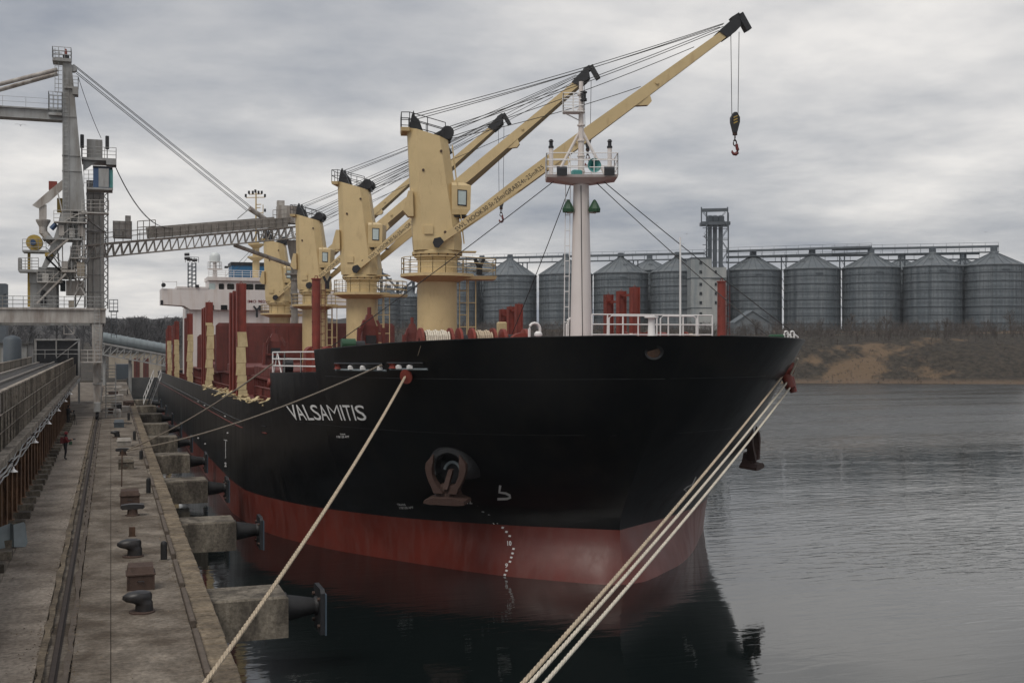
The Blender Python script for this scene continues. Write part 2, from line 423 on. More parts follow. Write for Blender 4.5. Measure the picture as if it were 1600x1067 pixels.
# ------------------------------------------------------------ setting: water, quay, land
QZ = 3.0            # quay level
EDGE = 2.75         # quay face
wm = bpy.data.materials.new('harbour_water'); wm.use_nodes = True
nt = wm.node_tree; b = nt.nodes['Principled BSDF']
b.inputs['Base Color'].default_value = (0.0055, 0.0085, 0.0085, 1)
b.inputs['Roughness'].default_value = 0.03
b.inputs['IOR'].default_value = 1.5
def add_nodes_water():
    N = nt.nodes.new; L = nt.links.new
    geo = N('ShaderNodeNewGeometry')
    def noise(scale, sx, sy, det, rough=0.5, dist=0.0, rot=0):
        mp = N('ShaderNodeMapping'); mp.inputs['Scale'].default_value = (sx, sy, 1); mp.inputs['Rotation'].default_value = (0, 0, rot)
        L(geo.outputs['Position'], mp.inputs[0])
        n = N('ShaderNodeTexNoise'); n.inputs['Scale'].default_value = scale; n.inputs['Detail'].default_value = det
        n.inputs['Roughness'].default_value = rough; n.inputs['Distortion'].default_value = dist
        L(mp.outputs[0], n.inputs['Vector'])
        return n.outputs[0]
    def mth(op, a, b_=None):
        n = N('ShaderNodeMath'); n.operation = op
        for i, v in enumerate((a, b_)):
            if v is None: continue
            if isinstance(v, (int, float)): n.inputs[i].default_value = v
            else: L(v, n.inputs[i])
        return n.outputs[0]
    chop = noise(1.25, 0.42, 1.5, 3, 0.5, 0.6, R(-19))
    swell = noise(0.16, 0.5, 1.0, 2, 0.5, 0.2, R(-19))
    fine = noise(4.0, 0.6, 1.3, 2, 0.5, 0.3, R(-19))
    patch = noise(0.011, 0.6, 2.2, 3, 0.55, 0.4, R(-19))
    mr = N('ShaderNodeMapRange'); mr.inputs['From Min'].default_value = 0.42; mr.inputs['From Max'].default_value = 0.62
    mr.inputs['To Min'].default_value = 0.25; mr.inputs['To Max'].default_value = 1.0
    L(patch, mr.inputs['Value'])
    # sheltered water next to the quay and the hull is calmer
    sep = N('ShaderNodeSeparateXYZ'); L(geo.outputs['Position'], sep.inputs[0])
    lee = N('ShaderNodeMapRange'); lee.inputs['From Min'].default_value = 24; lee.inputs['From Max'].default_value = 42
    lee.inputs['To Min'].default_value = 0.35; lee.inputs['To Max'].default_value = 1.7
    L(sep.outputs['X'], lee.inputs['Value'])
    # breeze out in the basin, beyond the shelter of ship and quay
    wind = N('ShaderNodeMapRange'); wind.inputs['From Min'].default_value = 95; wind.inputs['From Max'].default_value = 125
    wind.inputs['To Min'].default_value = 0.8; wind.inputs['To Max'].default_value = 2.6
    wob = mth('ADD', sep.outputs['Y'], mth('MULTIPLY', patch, 40.0)); L(mth('SUBTRACT', wob, 20.0), wind.inputs['Value'])
    amp = mth('MULTIPLY', mth('MULTIPLY', mr.outputs[0], lee.outputs[0]), wind.outputs[0])
    hgt = mth('ADD', mth('MULTIPLY', mth('ADD', mth('MULTIPLY', chop, 0.062), mth('MULTIPLY', fine, 0.009)), amp), mth('MULTIPLY', swell, 0.05))
    bp = N('ShaderNodeBump'); bp.inputs['Strength'].default_value = 1.0; bp.inputs['Distance'].default_value = 1.0
    L(hgt, bp.inputs['Height']); L(bp.outputs[0], b.inputs['Normal'])
    # wavelets too small to resolve out in the breeze
    rg = N('ShaderNodeMapRange'); rg.inputs['From Min'].default_value = 0.8; rg.inputs['From Max'].default_value = 2.6
    rg.inputs['To Min'].default_value = 0.035; rg.inputs['To Max'].default_value = 0.24
    L(wind.outputs[0], rg.inputs['Value'])
    streak = noise(0.05, 0.35, 3.2, 4, 0.6, 0.3, R(-19))
    sm = N('ShaderNodeMapRange'); sm.inputs['From Min'].default_value = 0.35; sm.inputs['From Max'].default_value = 0.65
    sm.inputs['To Min'].default_value = 0.55; sm.inputs['To Max'].default_value = 1.35
    L(streak, sm.inputs['Value']); L(mth('MULTIPLY', rg.outputs[0], sm.outputs[0]), b.inputs['Roughness'])
add_nodes_water()
w = MB(); w.add([(-60, -400, 0), (3000, -400, 0), (3000, 420, 0), (-60, 420, 0)], [(0, 1, 2, 3)])
structure(w.build('water', wm, origin=(0, 0, 0)))

# quay body, walls and rail slot
q = MB()
q.box(-160, EDGE - 0.03, -60, 224, -4, QZ - 0.12)
quay = structure(q.build('quay', 'concrete', origin=(0, 0, 0)))
def slab_strip(x0, x1, m, y0, y1, step, jitter=0.0):
    base = MB().bevbox(x0 + 0.006, x1 - 0.006, y0 + 0.008, y0 + step - 0.008, QZ - 0.125, QZ, 0.012).build('slab', m, quay)
    k = 1
    while y0 + step * (k + 1) <= y1:
        copy_at(base, (0, step * k, random.uniform(-0.006, 0.003)), quay); k += 1
slab_strip(-3.25, -1.62, 'concretepale', 6, 122, 5.8)
slab_strip(-9.5, -3.25, 'concretepale', 6, 122, 5.8)
slab_strip(-0.86, 0.0, 'concrete', 6, 222, 6.2)
slab_strip(0.0, 1.98, 'concrete', 6, 222, 6.2)
# rail slot: broken concrete lips and a crane rail
def rough_strip(x0, x1, z, y0, y1, name, m):
    mb = MB(); n = int((y1 - y0) / 0.7); rings = []
    for i in range(n + 1):
        y = y0 + (y1 - y0) * i / n; j = random.uniform(-0.06, 0.06)
        rings.append([(x0 + j, y, z - 0.13), (x1 - 0.0, y, z - 0.13), (x1 + random.uniform(-0.03, 0.03), y, z + random.uniform(-0.02, 0.01)), (x0 + j, y, z + random.uniform(-0.02, 0.015))])
    mb.loft(rings); return mb.build(name, m, quay)
rough_strip(-1.60, -1.46, QZ + 0.012, 6, 122, 'slot_lip', 'stone')
rough_strip(-1.02, -0.88, QZ + 0.010, 6, 122, 'slot_lip', 'timber')
rb = MB()
rb.prism([(-1.33, QZ - 0.12), (-1.15, QZ - 0.12), (-1.15, QZ - 0.10), (-1.215, QZ - 0.085), (-1.215, QZ - 0.02), (-1.19, QZ - 0.012), (-1.19, QZ + 0.02), (-1.29, QZ + 0.02), (-1.29, QZ - 0.012), (-1.265, QZ - 0.02), (-1.265, QZ - 0.085), (-1.33, QZ - 0.10)], 'y', 6, 200)
rb.build('crane_rail', mat('rail_steel', (0.040, 0.028, 0.022), 0.75, metal=0.0, var=0.3, scale=3), quay)
# coping blocks along the edge and timber kerb pieces
for k in range(250):
    if k % 50 == 0:
        base = MB().bevbox(2.14 + random.uniform(-0.01, 0.01), EDGE, 20 + 0.012, 20 + 0.5 - 0.012, QZ - 0.38, QZ - 0.02, 0.025).build('coping_stone', 'stone', quay)
        base.location.y = 0.5 * k; b0 = base
    else:
        c = copy_at(b0, (random.uniform(-0.02, 0.012), 0.5 * (k % 50), random.uniform(-0.022, 0.012)), quay)
        c.rotation_euler.z = random.uniform(-0.0003, 0.0003)
for k in range(24):
    y0 = 21.5 + k * 5.05
    if k in (9,): continue
    o = MB().bevbox(1.985, 2.125, y0, y0 + 4.5 - random.uniform(0, 0.5), QZ - 0.10, QZ + 0.10, 0.02).build('kerb_beam', 'timber', quay)
# back of quay wall face joints
MB().box(EDGE - 0.03, EDGE, -60, 224, -4, QZ - 0.40).build('quay_wall', 'block', quay)

# land: the far bank, lofted along the shore line
shore = [(-700, 226), (-200, 226), (-20, 226), (2.6, 226), (20, 228), (36, 240), (62, 262), (85, 266), (110, 262), (135, 252), (155, 243), (180, 232), (205, 222), (235, 208), (280, 188), (350, 155), (480, 95), (700, -20), (1300, -330)]
def subdiv(pl, step):
    o = []
    for (x0, y0), (x1, y1) in zip(pl[:-1], pl[1:]):
        n = max(1, int(math.hypot(x1 - x0, y1 - y0) / step))
        n = min(n, 60)
        for i in range(n): o.append((x0 + (x1 - x0) * i / n, y0 + (y1 - y0) * i / n))
    return o + [pl[-1]]
sh = subdiv(shore, 6)
offs = [0, 2.5, 6, 11, 17, 23, 28, 34, 48, 80, 130, 200, 400, 900, 2600]
hb = [-1.0, 0.5, 1.6, 4.3, 7.4, 9.9, 11.0, 11.3, 12.0, 13.2, 14.6, 15.2, 17, 22, 34]
hl = [-1.0, 3.0, 3.0, 3.0, 3.0, 3.0, 3.0, 3.0, 3.05, 3.1, 3.3, 4, 6, 12, 30]
t = MB(); rings = []
for i, (x, y) in enumerate(sh):
    a = sh[max(0, i - 3)]; c = sh[min(len(sh) - 1, i + 3)]
    d = Vector((c[0] - a[0], c[1] - a[1], 0)).normalized(); nrm = Vector((-d.y, d.x, 0))
    wgt = min(1, max(0, (x - 46) / 40))
    ring = []
    for j, o_ in enumerate(offs):
        hh = hl[j] * (1 - wgt) + hb[j] * wgt
        if 1 <= j <= 8 and wgt > 0:
            hh += wgt * (1.0 * math.sin(x * 0.11 + j * 0.6) * math.sin(x * 0.043 + 1.3) + random.uniform(-0.3, 0.3)) * (1 if 2 < j < 7 else 0.35)
        oo = o_ + (wgt * (2.2 * math.sin(x * 0.07 + 2) + random.uniform(-0.7, 0.7)) if 0 <= j < 8 else 0)
        p = Vector((x, y, 0)) + nrm * oo; ring.append((p.x, p.y, hh))
    rings.append(ring)
t.loft(rings, closed=False)
lm = bpy.data.materials.new('dry_bank'); lm.use_nodes = True
def bank_nodes():
    nt = lm.node_tree; N = nt.nodes.new; L = nt.links.new; b = nt.nodes['Principled BSDF']
    b.inputs['Roughness'].default_value = 0.95
    geo = N('ShaderNodeNewGeometry')
    def nz(s, det, off=0):
        mp = N('ShaderNodeMapping'); mp.inputs['Location'].default_value = (off, off, 0)
        L(geo.outputs['Position'], mp.inputs[0])
        n = N('ShaderNodeTexNoise'); n.inputs['Scale'].default_value = s; n.inputs['Detail'].default_value = det; n.inputs['Roughness'].default_value = 0.65
        L(mp.outputs[0], n.inputs[0]); return n.outputs[0]
    r1 = N('ShaderNodeValToRGB'); L(nz(0.75, 10), r1.inputs[0])
    r1.color_ramp.elements[0].position = 0.35; r1.color_ramp.elements[0].color = (0.014, 0.0125, 0.010, 1)
    r1.color_ramp.elements[1].position = 0.68; r1.color_ramp.elements[1].color = (0.066, 0.053, 0.039, 1)
    r2 = N('ShaderNodeValToRGB'); L(nz(0.034, 5, 40), r2.inputs[0])
    r2.color_ramp.elements[0].position = 0.56; r2.color_ramp.elements[1].position = 0.62
    mx = N('ShaderNodeMixRGB'); L(r2.outputs[0], mx.inputs[0]); L(r1.outputs[0], mx.inputs[1]); mx.inputs[2].default_value = (0.135, 0.092, 0.056, 1)
    # pale beach at the foot
    sp = N('ShaderNodeSeparateXYZ'); L(geo.outputs['Position'], sp.inputs[0])
    mr = N('ShaderNodeMapRange'); mr.inputs['From Min'].default_value = 1.3; mr.inputs['From Max'].default_value = 0.4; mr.inputs['To Min'].default_value = 0; mr.inputs['To Max'].default_value = 0.8
    L(sp.outputs['Z'], mr.inputs['Value'])
    m2 = N('ShaderNodeMixRGB'); L(mr.outputs[0], m2.inputs[0]); L(mx.outputs[0], m2.inputs[1]); m2.inputs[2].default_value = (0.135, 0.095, 0.065, 1)
    L(m2.outputs[0], b.inputs['Base Color'])
    bp = N('ShaderNodeBump'); bp.inputs['Strength'].default_value = 0.8; bp.inputs['Distance'].default_value = 0.6
    L(nz(1.2, 6), bp.inputs['Height']); L(bp.outputs[0], b.inputs['Normal'])
bank_nodes()
structure(t.build('terrain', lm, origin=(0, 0, 0), smooth=True))
def ground_z(x, y):
    """height of the far land by distance from the shore"""
    best = 1e9
    for (ax, ay) in sh:
        d = math.hypot(ax - x, ay - y)
        if d < best: best = d; bx = ax
    wgt = min(1, max(0, (bx - 46) / 40))
    return pchip([(o, hl[j] * (1 - wgt) + hb[j] * wgt) for j, o in enumerate(offs)], best)

# ------------------------------------------------------------ grain silos beyond the bank
def silo_depth(px): return 382 + (1553 - px) / 756.0 * 36
rnd_silo = random.Random(3)
def make_silo(label, base, r, he, hr):
    t = thing('grain_silo', label, 'silo', base, 'corrugated grain silos on the far bank')
    n = 44
    wall = MB(); prof = []
    bands = 26
    for k in range(bands + 1):
        z = he * k / bands
        prof.append((r - (0.06 if k % 2 else 0), z))
    wall.lathe(base, prof, n); wall.build('wall', 'silo', t)
    st = MB()
    for i in range(n):
        a = 2 * math.pi * (i + 0.5) / n
        c = Vector(base) + Vector((math.cos(a) * (r + 0.03), math.sin(a) * (r + 0.03), 0))
        st.beam(c, c + Vector((0, 0, he - 0.2)), 0.07, 0.09)
    structure(st.build('wall_stiffener', 'siloroof', t), 'stuff')
    b0 = None
    for k in range(7):
        z = he * (0.13 + 0.125 * k)
        if b0 is None:
            b0 = MB().lathe((base[0], base[1], base[2] + z), [(r + 0.02, 0), (r + 0.17, 0.05), (r + 0.17, 0.23), (r + 0.02, 0.28)], n).build('stiffening_ring', 'siloring', t); z0 = z
        else: copy_at(b0, (0, 0, z - z0), t)
    roof = MB(); roof.lathe((base[0], base[1], base[2] + he), [(r + 0.3, -0.25), (r + 0.3, 0), (1.3, hr - 0.6), (1.2, hr), (0.3, hr + 0.25)], n)
    rf = roof.build('roof', 'siloroof', t)
    rbm = MB()
    for i in range(22):
        a = 2 * math.pi * i / 22; d = Vector((math.cos(a), math.sin(a), 0)); c = Vector(base) + Vector((0, 0, he + 0.06))
        rbm.beam(c + d * (r + 0.2), c + d * 1.3 + Vector((0, 0, hr - 0.6)), 0.16, 0.14)
    rbm.build('roof_rib', 'siloring', rf)
    MB().box(base[0] - 0.8, base[0] + 0.8, base[1] - 0.8, base[1] + 0.8, base[2] + he + hr, base[2] + he + hr + 1.4).build('inlet_box', 'elevator', rf)
    # maker's plate above the top ring, facing the water
    d = Vector((-SN, -CS, 0)); c = Vector(base) + d * (r + 0.10) + Vector((0, 0, he - 1.7))
    x = Vector((CS, -SN, 0))
    ha = rnd_silo.uniform(-0.9, 0.9); dd = Matrix.Rotation(ha, 3, 'Z') @ d
    la = Vector(base) + dd * (r + 0.35); xx = Vector((-dd.y, dd.x, 0))
    MB().ladder(la, la + Vector((0, 0, he)), 0.6, 0.05, 1.2, tuple(xx)).build('ladder', 'siloring', t)
    hx = Vector(base) + dd * (r * 0.55) + Vector((0, 0, he + hr * 0.46)); hd_ = MB(); hd_.beam(hx - xx * 0.7, hx + xx * 0.7, 1.3, 0.7); hd_.build('roof_hatch', 'siloroof', rf)
    pm = MB(); pm.beam(c - x * 1.2, c + x * 1.2, 0.1, 0.45); pm.build('name_plate', 'siloring', t)
    return t
silo_px = [(709, 'behind the cream crane pedestal, leftmost full-size silo'), (797, 'right of the foremost cream crane, second from left'), (884, 'half hidden by the white foremast'),
           (970, 'just right of the white foremast, behind three red posts'), (1059, 'left of the pale elevator block'), (1177, 'right of the elevator tower, behind the red ladder post'),
           (1269, 'third from the right end, fully seen above the bow tip'), (1361, 'in the middle of the right group, under the beam splice'), (1457, 'second from the right end of the row'), (1553, 'at the right end of the row, chute on its roof')]
SILO_TOP = {}
for px, txt in silo_px:
    d = silo_depth(px); c = P(px, 470, d=d)
    r = 9.4 if px > 1000 else 9.55
    gz = 13.2
    eave = P(px, 412 + (1553 - px) / 756.0 * 17, d=d - r).z - gz
    peak = P(px, 393 + (1553 - px) / 756.0 * 11, d=d).z - gz
    make_silo('grey corrugated grain silo ' + txt, (c.x, c.y, gz), r, eave, peak - eave)
    SILO_TOP[px] = Vector((c.x, c.y, gz + peak))
for px, txt in ((753, 'peeping out behind the second silo from left'), (1015, 'peeping out behind the silo beside the foremast'), (1408, 'dark sliver between the two middle right silos'), (1505, 'dark sliver between the two rightmost silos')):
    d = silo_depth(px) + 22; c = P(px, 470, d=d)
    make_silo('back-row grain silo, ' + txt, (c.x, c.y, 13.2), 9.4, P(px, 424, d=d).z - 13.2, 4.6)
# small silos left of the foremost crane
for px, w_, d, y_e, y_p, txt in ((607, 36, 440, 462, 452, 'left one of the two small pale silos behind the hatch cover'), (640, 30, 455, 464, 455, 'right one of the two small pale silos, against the crane pedestal')):
    c = P(px, 480, d=d); r = w_ / 2 / FPX * d
    make_silo('small galvanised silo, ' + txt, (c.x, c.y, 13), r, P(px, y_e, d=d).z - 13, 2.6)

# conveyor gantry over the silo tops
def gantry(name, label, a, b, depth_a, depth_b, legs):
    t = thing(name, label, 'conveyor', P(*a, d=depth_a))
    p, q_ = P(*a, d=depth_a), P(*b, d=depth_b)
    MB().beam(p, q_, 1.6, 0.7).build('conveyor_casing', 'elevator', t)
    lo = Vector((0, 0, -1.9))
    MB().beam(p + lo, q_ + lo, 1.9, 0.35).build('walkway', 'siloring', t)
    tr = MB(); n = max(4, int((q_ - p).length / 4))
    for i in range(n + 1):
        c = p.lerp(q_, i / n); tr.cyl(c + lo, c + Vector((0, 0, 0.5)), 0.09, n=4)
    tr.build('hanger', 'siloring', t)
    rl = MB(); rl.rail([p + Vector((0, 0, 0.4)), q_ + Vector((0, 0, 0.4))], 0.9, 0.05, 1, 4); rl.build('handrail', 'siloring', t)
    for u in legs:
        c = p.lerp(q_, u); s_ = Vector((CS, -SN, 0)) * 0.8
        lg = MB()
        for k in (-1, 1): lg.beam(Vector((c.x, c.y, 14)) + s_ * k, c + lo + s_ * k, 0.32, 0.32)
        for k in range(6):
            z0, z1 = c.z - 3 - k * 3.2, c.z - 6.2 - k * 3.2
            if z1 > 14: lg.beam(Vector((c.x, c.y, z0)) - s_, Vector((c.x, c.y, z1)) + s_, 0.14, 0.14)
        lg.build('trestle_leg', 'siloring', t)
    return t
gantry('silo_conveyor', 'long conveyor gantry over the left row of silo roofs', (690, 405), (1100, 396), 425, 402, [0.15, 0.33, 0.55, 0.75, 0.92])
gantry('silo_conveyor', 'conveyor gantry rising right from the elevator tower over two silos', (1135, 393), (1362, 386), 400, 391, [0.40, 0.80])
gantry('silo_conveyor', 'conveyor gantry at the right end of the silo row', (1300, 390), (1560, 385), 394, 384, [0.43, 0.79])
gantry('silo_conveyor', 'lower conveyor gantry between the right-hand silo peaks', (1135, 402), (1530, 396), 404, 388, [])
# elevator tower and clad block
def elevator_tower():
    d = 392; c = P(1118, 470, d=d); t = thing('elevator_tower', 'dark steel bucket elevator tower with open head frame above the silos', 'tower', (c.x, c.y, 13.5))
    xr = Vector((CS, -SN, 0)); yr = Vector((SN, CS, 0))
    def at(px, z, dy=0): return P(px, 470, d=d + dy).xy.to_3d() + Vector((0, 0, z))
    def zy(py): return P(1118, py, d=d).z
    cas = MB()
    for px in (1109, 1117, 1126):
        a = at(px, 14); cas.beam(a, Vector((a.x, a.y, zy(350))), 1.25, 1.25, up=tuple(yr))
    cas.build('elevator_leg', 'elevator', t)
    fr = MB()
    for px in (1104, 1138):
        for dy in (-3.2, 3.2):
            a = at(px, 14, dy); fr.beam(a, Vector((a.x, a.y, zy(330 if px < 1110 else 334))), 0.34, 0.34)
    for k in range(9):
        z0 = zy(500 - k * 18); z1 = zy(500 - (k + 1) * 18)
        for dy in (-3.2, 3.2):
            a, b_ = at(1104, z0, dy), at(1138, z0, dy); fr.beam(a, b_, 0.2, 0.2)
            a2, b2 = (at(1126, z0, dy), at(1138, z1, dy)) if k % 2 else (at(1138, z0, dy), at(1126, z1, dy)); fr.beam(a2, b2, 0.16, 0.16)
    fr.build('frame', 'elevator', t)
    hd = MB(); a = at(1095, zy(350), 0); b_ = at(1139, zy(350), 0); hd.beam(a, b_, 5.5, 1.1)
    hd.build('head_platform', 'elevator', t)
    tp = MB()
    for dy in (-2.5, 2.5):
        tp.beam(at(1096, zy(329), dy), at(1137, zy(328), dy), 0.5, 0.6)
        for px in (1096, 1137): tp.beam(at(px, zy(352), dy), at(px, zy(325), dy), 0.3, 0.3)
        tp.beam(at(1098, zy(331), dy), at(1104, zy(338), dy), 0.15, 0.15); tp.beam(at(1134, zy(331), dy), at(1128, zy(338), dy), 0.15, 0.15)
    tp.build('head_frame', 'elevator', t)
    for px in (1109, 1117, 1126):
        a = at(px, zy(346)); MB().bevbox(a.x - 0.9, a.x + 0.9, a.y - 0.9, a.y + 0.9, a.z, a.z + 2.0, 0.4).build('elevator_head', 'elevator', t)
    sr = MB()
    for k in range(4):
        z0, z1 = zy(410 - k * 13), zy(410 - (k + 1) * 13); x0, x1 = (1100, 1112) if k % 2 else (1112, 1100)
        sr.beam(at(x0, z0, -3.6), at(x1, z1, -3.6), 0.7, 0.12); sr.beam(at(x0, z0 + 1, -3.6), at(x1, z1 + 1, -3.6), 0.08, 0.08)
        sr.beam(at(1098, z1, -3.6), at(1104, z1, -3.6), 0.9, 0.15)
    sr.build('stair', 'elevator', t)
    # clad block
    t = thing('clad_block', 'pale streaked sheet-clad works block below the elevator tower', 'building', (c.x, c.y, 13.5))
    def quad(px0, px1, y0, y1, dz, name, m, depth):
        a, b_ = at(px0, 0, depth), at(px1, 0, depth)
        mb = MB(); mb.loft([[a + Vector((0, 0, zy(y0))), b_ + Vector((0, 0, zy(y0))), b_ + yr * dz + Vector((0, 0, zy(y0))), a + yr * dz + Vector((0, 0, zy(y0)))],
                            [a + Vector((0, 0, zy(y1))), b_ + Vector((0, 0, zy(y1))), b_ + yr * dz + Vector((0, 0, zy(y1))), a + yr * dz + Vector((0, 0, zy(y1)))]])
        return mb.build(name, m, t)
    quad(1080, 1112, 530, 406, 9, 'wall', 'cladding', -8)
    quad(1112, 1135, 530, 420, 9, 'wall', 'cladding', -7.8)
    quad(1079.5, 1112.5, 482.5, 481.5, 9.4, 'trim', 'siloring', -8.15); quad(1079.5, 1135.5, 437, 435.8, 9.4, 'trim', 'siloring', -8.15); quad(1079.5, 1112.5, 406.5, 404.8, 9.4, 'trim', 'siloring', -8.15)
    for y_ in (413, 427, 446, 460, 474, 491, 507): quad(1093, 1097, y_ + 2.2, y_ - 2.2, 0.3, 'window', 'glass', -8.2)
    for y_ in (427, 446, 460, 474): quad(1117, 1120, y_ + 2.2, y_ - 2.2, 0.3, 'window', 'glass', -8.0)
elevator_tower()
# low sheds on the bank behind the bow
def shed(name, label, px0, px1, y_base, y_eave, y_ridge, d, m):
    t = thing(name, label, 'shed', P((px0 + px1) / 2, y_base, d=d))
    yr = Vector((SN, CS, 0)) * 9
    a, b_ = P(px0, y_base, d=d), P(px1, y_base, d=d); ae, be = P(px0 + 1, y_eave, d=d), P(px1 - 1, y_eave, d=d); rg = P((px0 + px1) / 2, y_ridge, d=d)
    mb = MB(); mb.loft([[a, b_, be, rg, ae], [p + yr for p in (a, b_, be, rg, ae)]]); mb.build('wall', m, t)
    rf = MB()
    up = Vector((0, 0, 0.25)); fw = yr * -0.04
    rf.loft([[ae + fw, rg + fw, rg + fw + up, ae + fw + up], [p + yr * 1.04 for p in (ae, rg, rg + up, ae + up)]])
    rf.loft([[rg + fw, be + fw, be + fw + up, rg + fw + up], [p + yr * 1.04 for p in (rg, be, be + up, rg + up)]])
    rf.build('roof', 'silo', t)
shed('arched_shed', 'pale low shed with slumped roof in the brush right of the bow post', 1146, 1206, 524, 505, 486, 335, 'siloroof')

# far pale pipework left of the foremost crane
pw = thing('handling_plant', 'tangle of pale steel conveyors and towers behind the second crane', 'plant', P(600, 460, d=470))
mb = MB()
for px, y0 in ((596, 420), (604, 445), (621, 440), (646, 440), (633, 448)):
    mb.beam(P(px, 500, d=470), P(px, y0, d=470), 1.0, 1.0)
mb.build('leg', 'elevator', pw)
mb = MB()
for (x0, y0, x1, y1) in ((584, 425, 606, 430), (590, 440, 612, 436), (600, 455, 655, 447), (604, 462, 652, 463), (596, 425, 622, 452), (624, 458, 648, 436), (585, 445, 600, 460)):
    mb.beam(P(x0, y0, d=469), P(x1, y1, d=469), 0.8, 0.8)
mb.build('conveyor', 'elevator', pw)
mb = MB()
for k in range(14):
    x = 598 + k * 4; mb.beam(P(x, 466, d=468), P(x + 3, 447, d=468), 0.3, 0.3)
mb.build('bracing', 'elevator', pw)

# ------------------------------------------------------------ bare trees, brush and wood
def twig_tree(mb, base, h, spread, n1, n2, thick, rnd):
    base = Vector(base); top = base + Vector((rnd.uniform(-.1, .1) * h, rnd.uniform(-.1, .1) * h, h * 0.75))
    mb.cyl(base, top, thick * 2.2, thick * 0.7, n=3, caps=False)
    for i in range(n1):
        u = rnd.uniform(0.12, 0.95); s0 = base.lerp(top, u); a = rnd.uniform(0, 2 * math.pi); el = rnd.uniform(0.3, 1.2)
        d = Vector((math.cos(a) * math.cos(el), math.sin(a) * math.cos(el), math.sin(el))); ln = h * spread * (1.1 - u * 0.6) * rnd.uniform(0.5, 1)
        e = s0 + d * ln; mb.cyl(s0, e, thick * 1.0, thick * 0.35, n=3, caps=False)
        for k in range(n2):
            s1 = s0.lerp(e, rnd.uniform(0.25, 1)); d2 = (d + Vector((rnd.uniform(-.9, .9), rnd.uniform(-.9, .9), rnd.uniform(-.3, .9)))).normalized()
            mb.cyl(s1, s1 + d2 * ln * rnd.uniform(0.25, 0.6), thick * 0.5, thick * 0.2, n=3, caps=False)
rnd = random.Random(11)
brush = MB()
for k in range(1500):
    px = rnd.uniform(560, 1640); d = rnd.choice((rnd.uniform(300, 330), rnd.uniform(320, 372)))
    c = P(px, 520, d=d); gz = ground_z(c.x, c.y) - 0.3
    twig_tree(brush, (c.x, c.y, gz), rnd.uniform(1.6, 5.4), 0.6, 9, 5, rnd.uniform(0.022, 0.04), rnd)
for k in range(420):                       # scrub on the slope face
    px = rnd.uniform(1220, 1640); d = rnd.uniform(279, 300)
    c = P(px, 560, d=d); gz = ground_z(c.x, c.y) - 0.2
    twig_tree(brush, (c.x, c.y, gz), rnd.uniform(0.3, 0.9), 1.3, 9, 3, 0.016, rnd)
rocks = MB()
for k in range(420):                       # pale stones along the water's edge
    i = rnd.randrange(8, len(sh) - 1); x, y = sh[i]
    if x < 60 or x > 300: continue
    a = sh[i - 1]; u = rnd.random(); px_, py_ = x + (a[0] - x) * u, y + (a[1] - y) * u
    c = Vector((px_ + rnd.uniform(-1, 1), py_ + rnd.uniform(1.2, 4.2), rnd.uniform(0.2, 0.7))); s_ = rnd.uniform(0.15, 0.55)
    rocks.add([c + Vector((s_ * rnd.uniform(.7, 1.3) * math.cos(j * 1.25), s_ * rnd.uniform(.7, 1.3) * math.sin(j * 1.25), -0.3)) for j in range(5)] + [c + Vector((rnd.uniform(-.2, .2) * s_, rnd.uniform(-.2, .2) * s_, s_ * 0.7))], [(0, 1, 5), (1, 2, 5), (2, 3, 5), (3, 4, 5), (4, 0, 5)])
structure(rocks.build('shore_stones', 'block', origin=(0, 0, 0)), 'stuff')
structure(brush.build('brush', 'twig', origin=(0, 0, 0)), 'stuff')
for k, (px, d, h, txt) in enumerate(((1385, 318, 7.5, 'tallest bare tree in the brush below the middle right silos'), (1180, 312, 6.0, 'bare tree in front of the low pale shed'), (1580, 330, 7.5, 'bare tree at the right edge below the last silo'),
                                     (1330, 335, 6.5, 'bare tree below the gap between two right silos'), (1478, 322, 5.5, 'small bare tree below the second silo from the right'))):
    c = P(px, 520, d=d); gz = ground_z(c.x, c.y) - 0.3; t = thing('bare_tree', txt, 'tree', (c.x, c.y, gz), 'bare trees on the bank')
    tr = MB(); twig_tree(tr, (c.x, c.y, gz), h, 0.5, 5, 0, 0.11, rnd); tr.build('trunk', 'twig', t)
    cr = MB(); twig_tree(cr, (c.x, c.y, gz + h * 0.2), h * 0.9, 0.5, 26, 8, 0.05, rnd); cr.build('crown', 'twig', t)
wood = MB()
for k in range(620):
    px = rnd.choice((rnd.uniform(-60, 420), rnd.uniform(150, 290))); d = rnd.uniform(330, 620); c = P(px, 500, d=d)
    prof = 489 + 3 * math.sin(px * 0.11)
    zt = P(px, prof + rnd.uniform(0, 1) * (44 if d < 450 else 20), d=d).z; h = rnd.uniform(7, 11)
    twig_tree(wood, (c.x, c.y, zt - h), h, 0.42, 14, 7, 0.12, rnd)
structure(wood.build('woodland', 'twigfar', origin=(0, 0, 0)), 'stuff')
hill = MB(); rings = []
for i in range(40):
    px = -200 + i * 22; ring = []
    for j, (d, yy) in enumerate(((400, 560), (430, 534), (480, 518), (540, 506), (620, 497), (760, 502), (1000, 520))):
        yo = yy + 2 * math.sin(px * 0.11)
        p = P(px, yo, d=d); ring.append(p)
    rings.append(ring)
hill.loft(rings, closed=False); structure(hill.build('hill', mat('wooded_hill', (0.035, 0.032, 0.030), 0.95, var=0.4, scale=0.15), origin=(0, 0, 0), smooth=True))

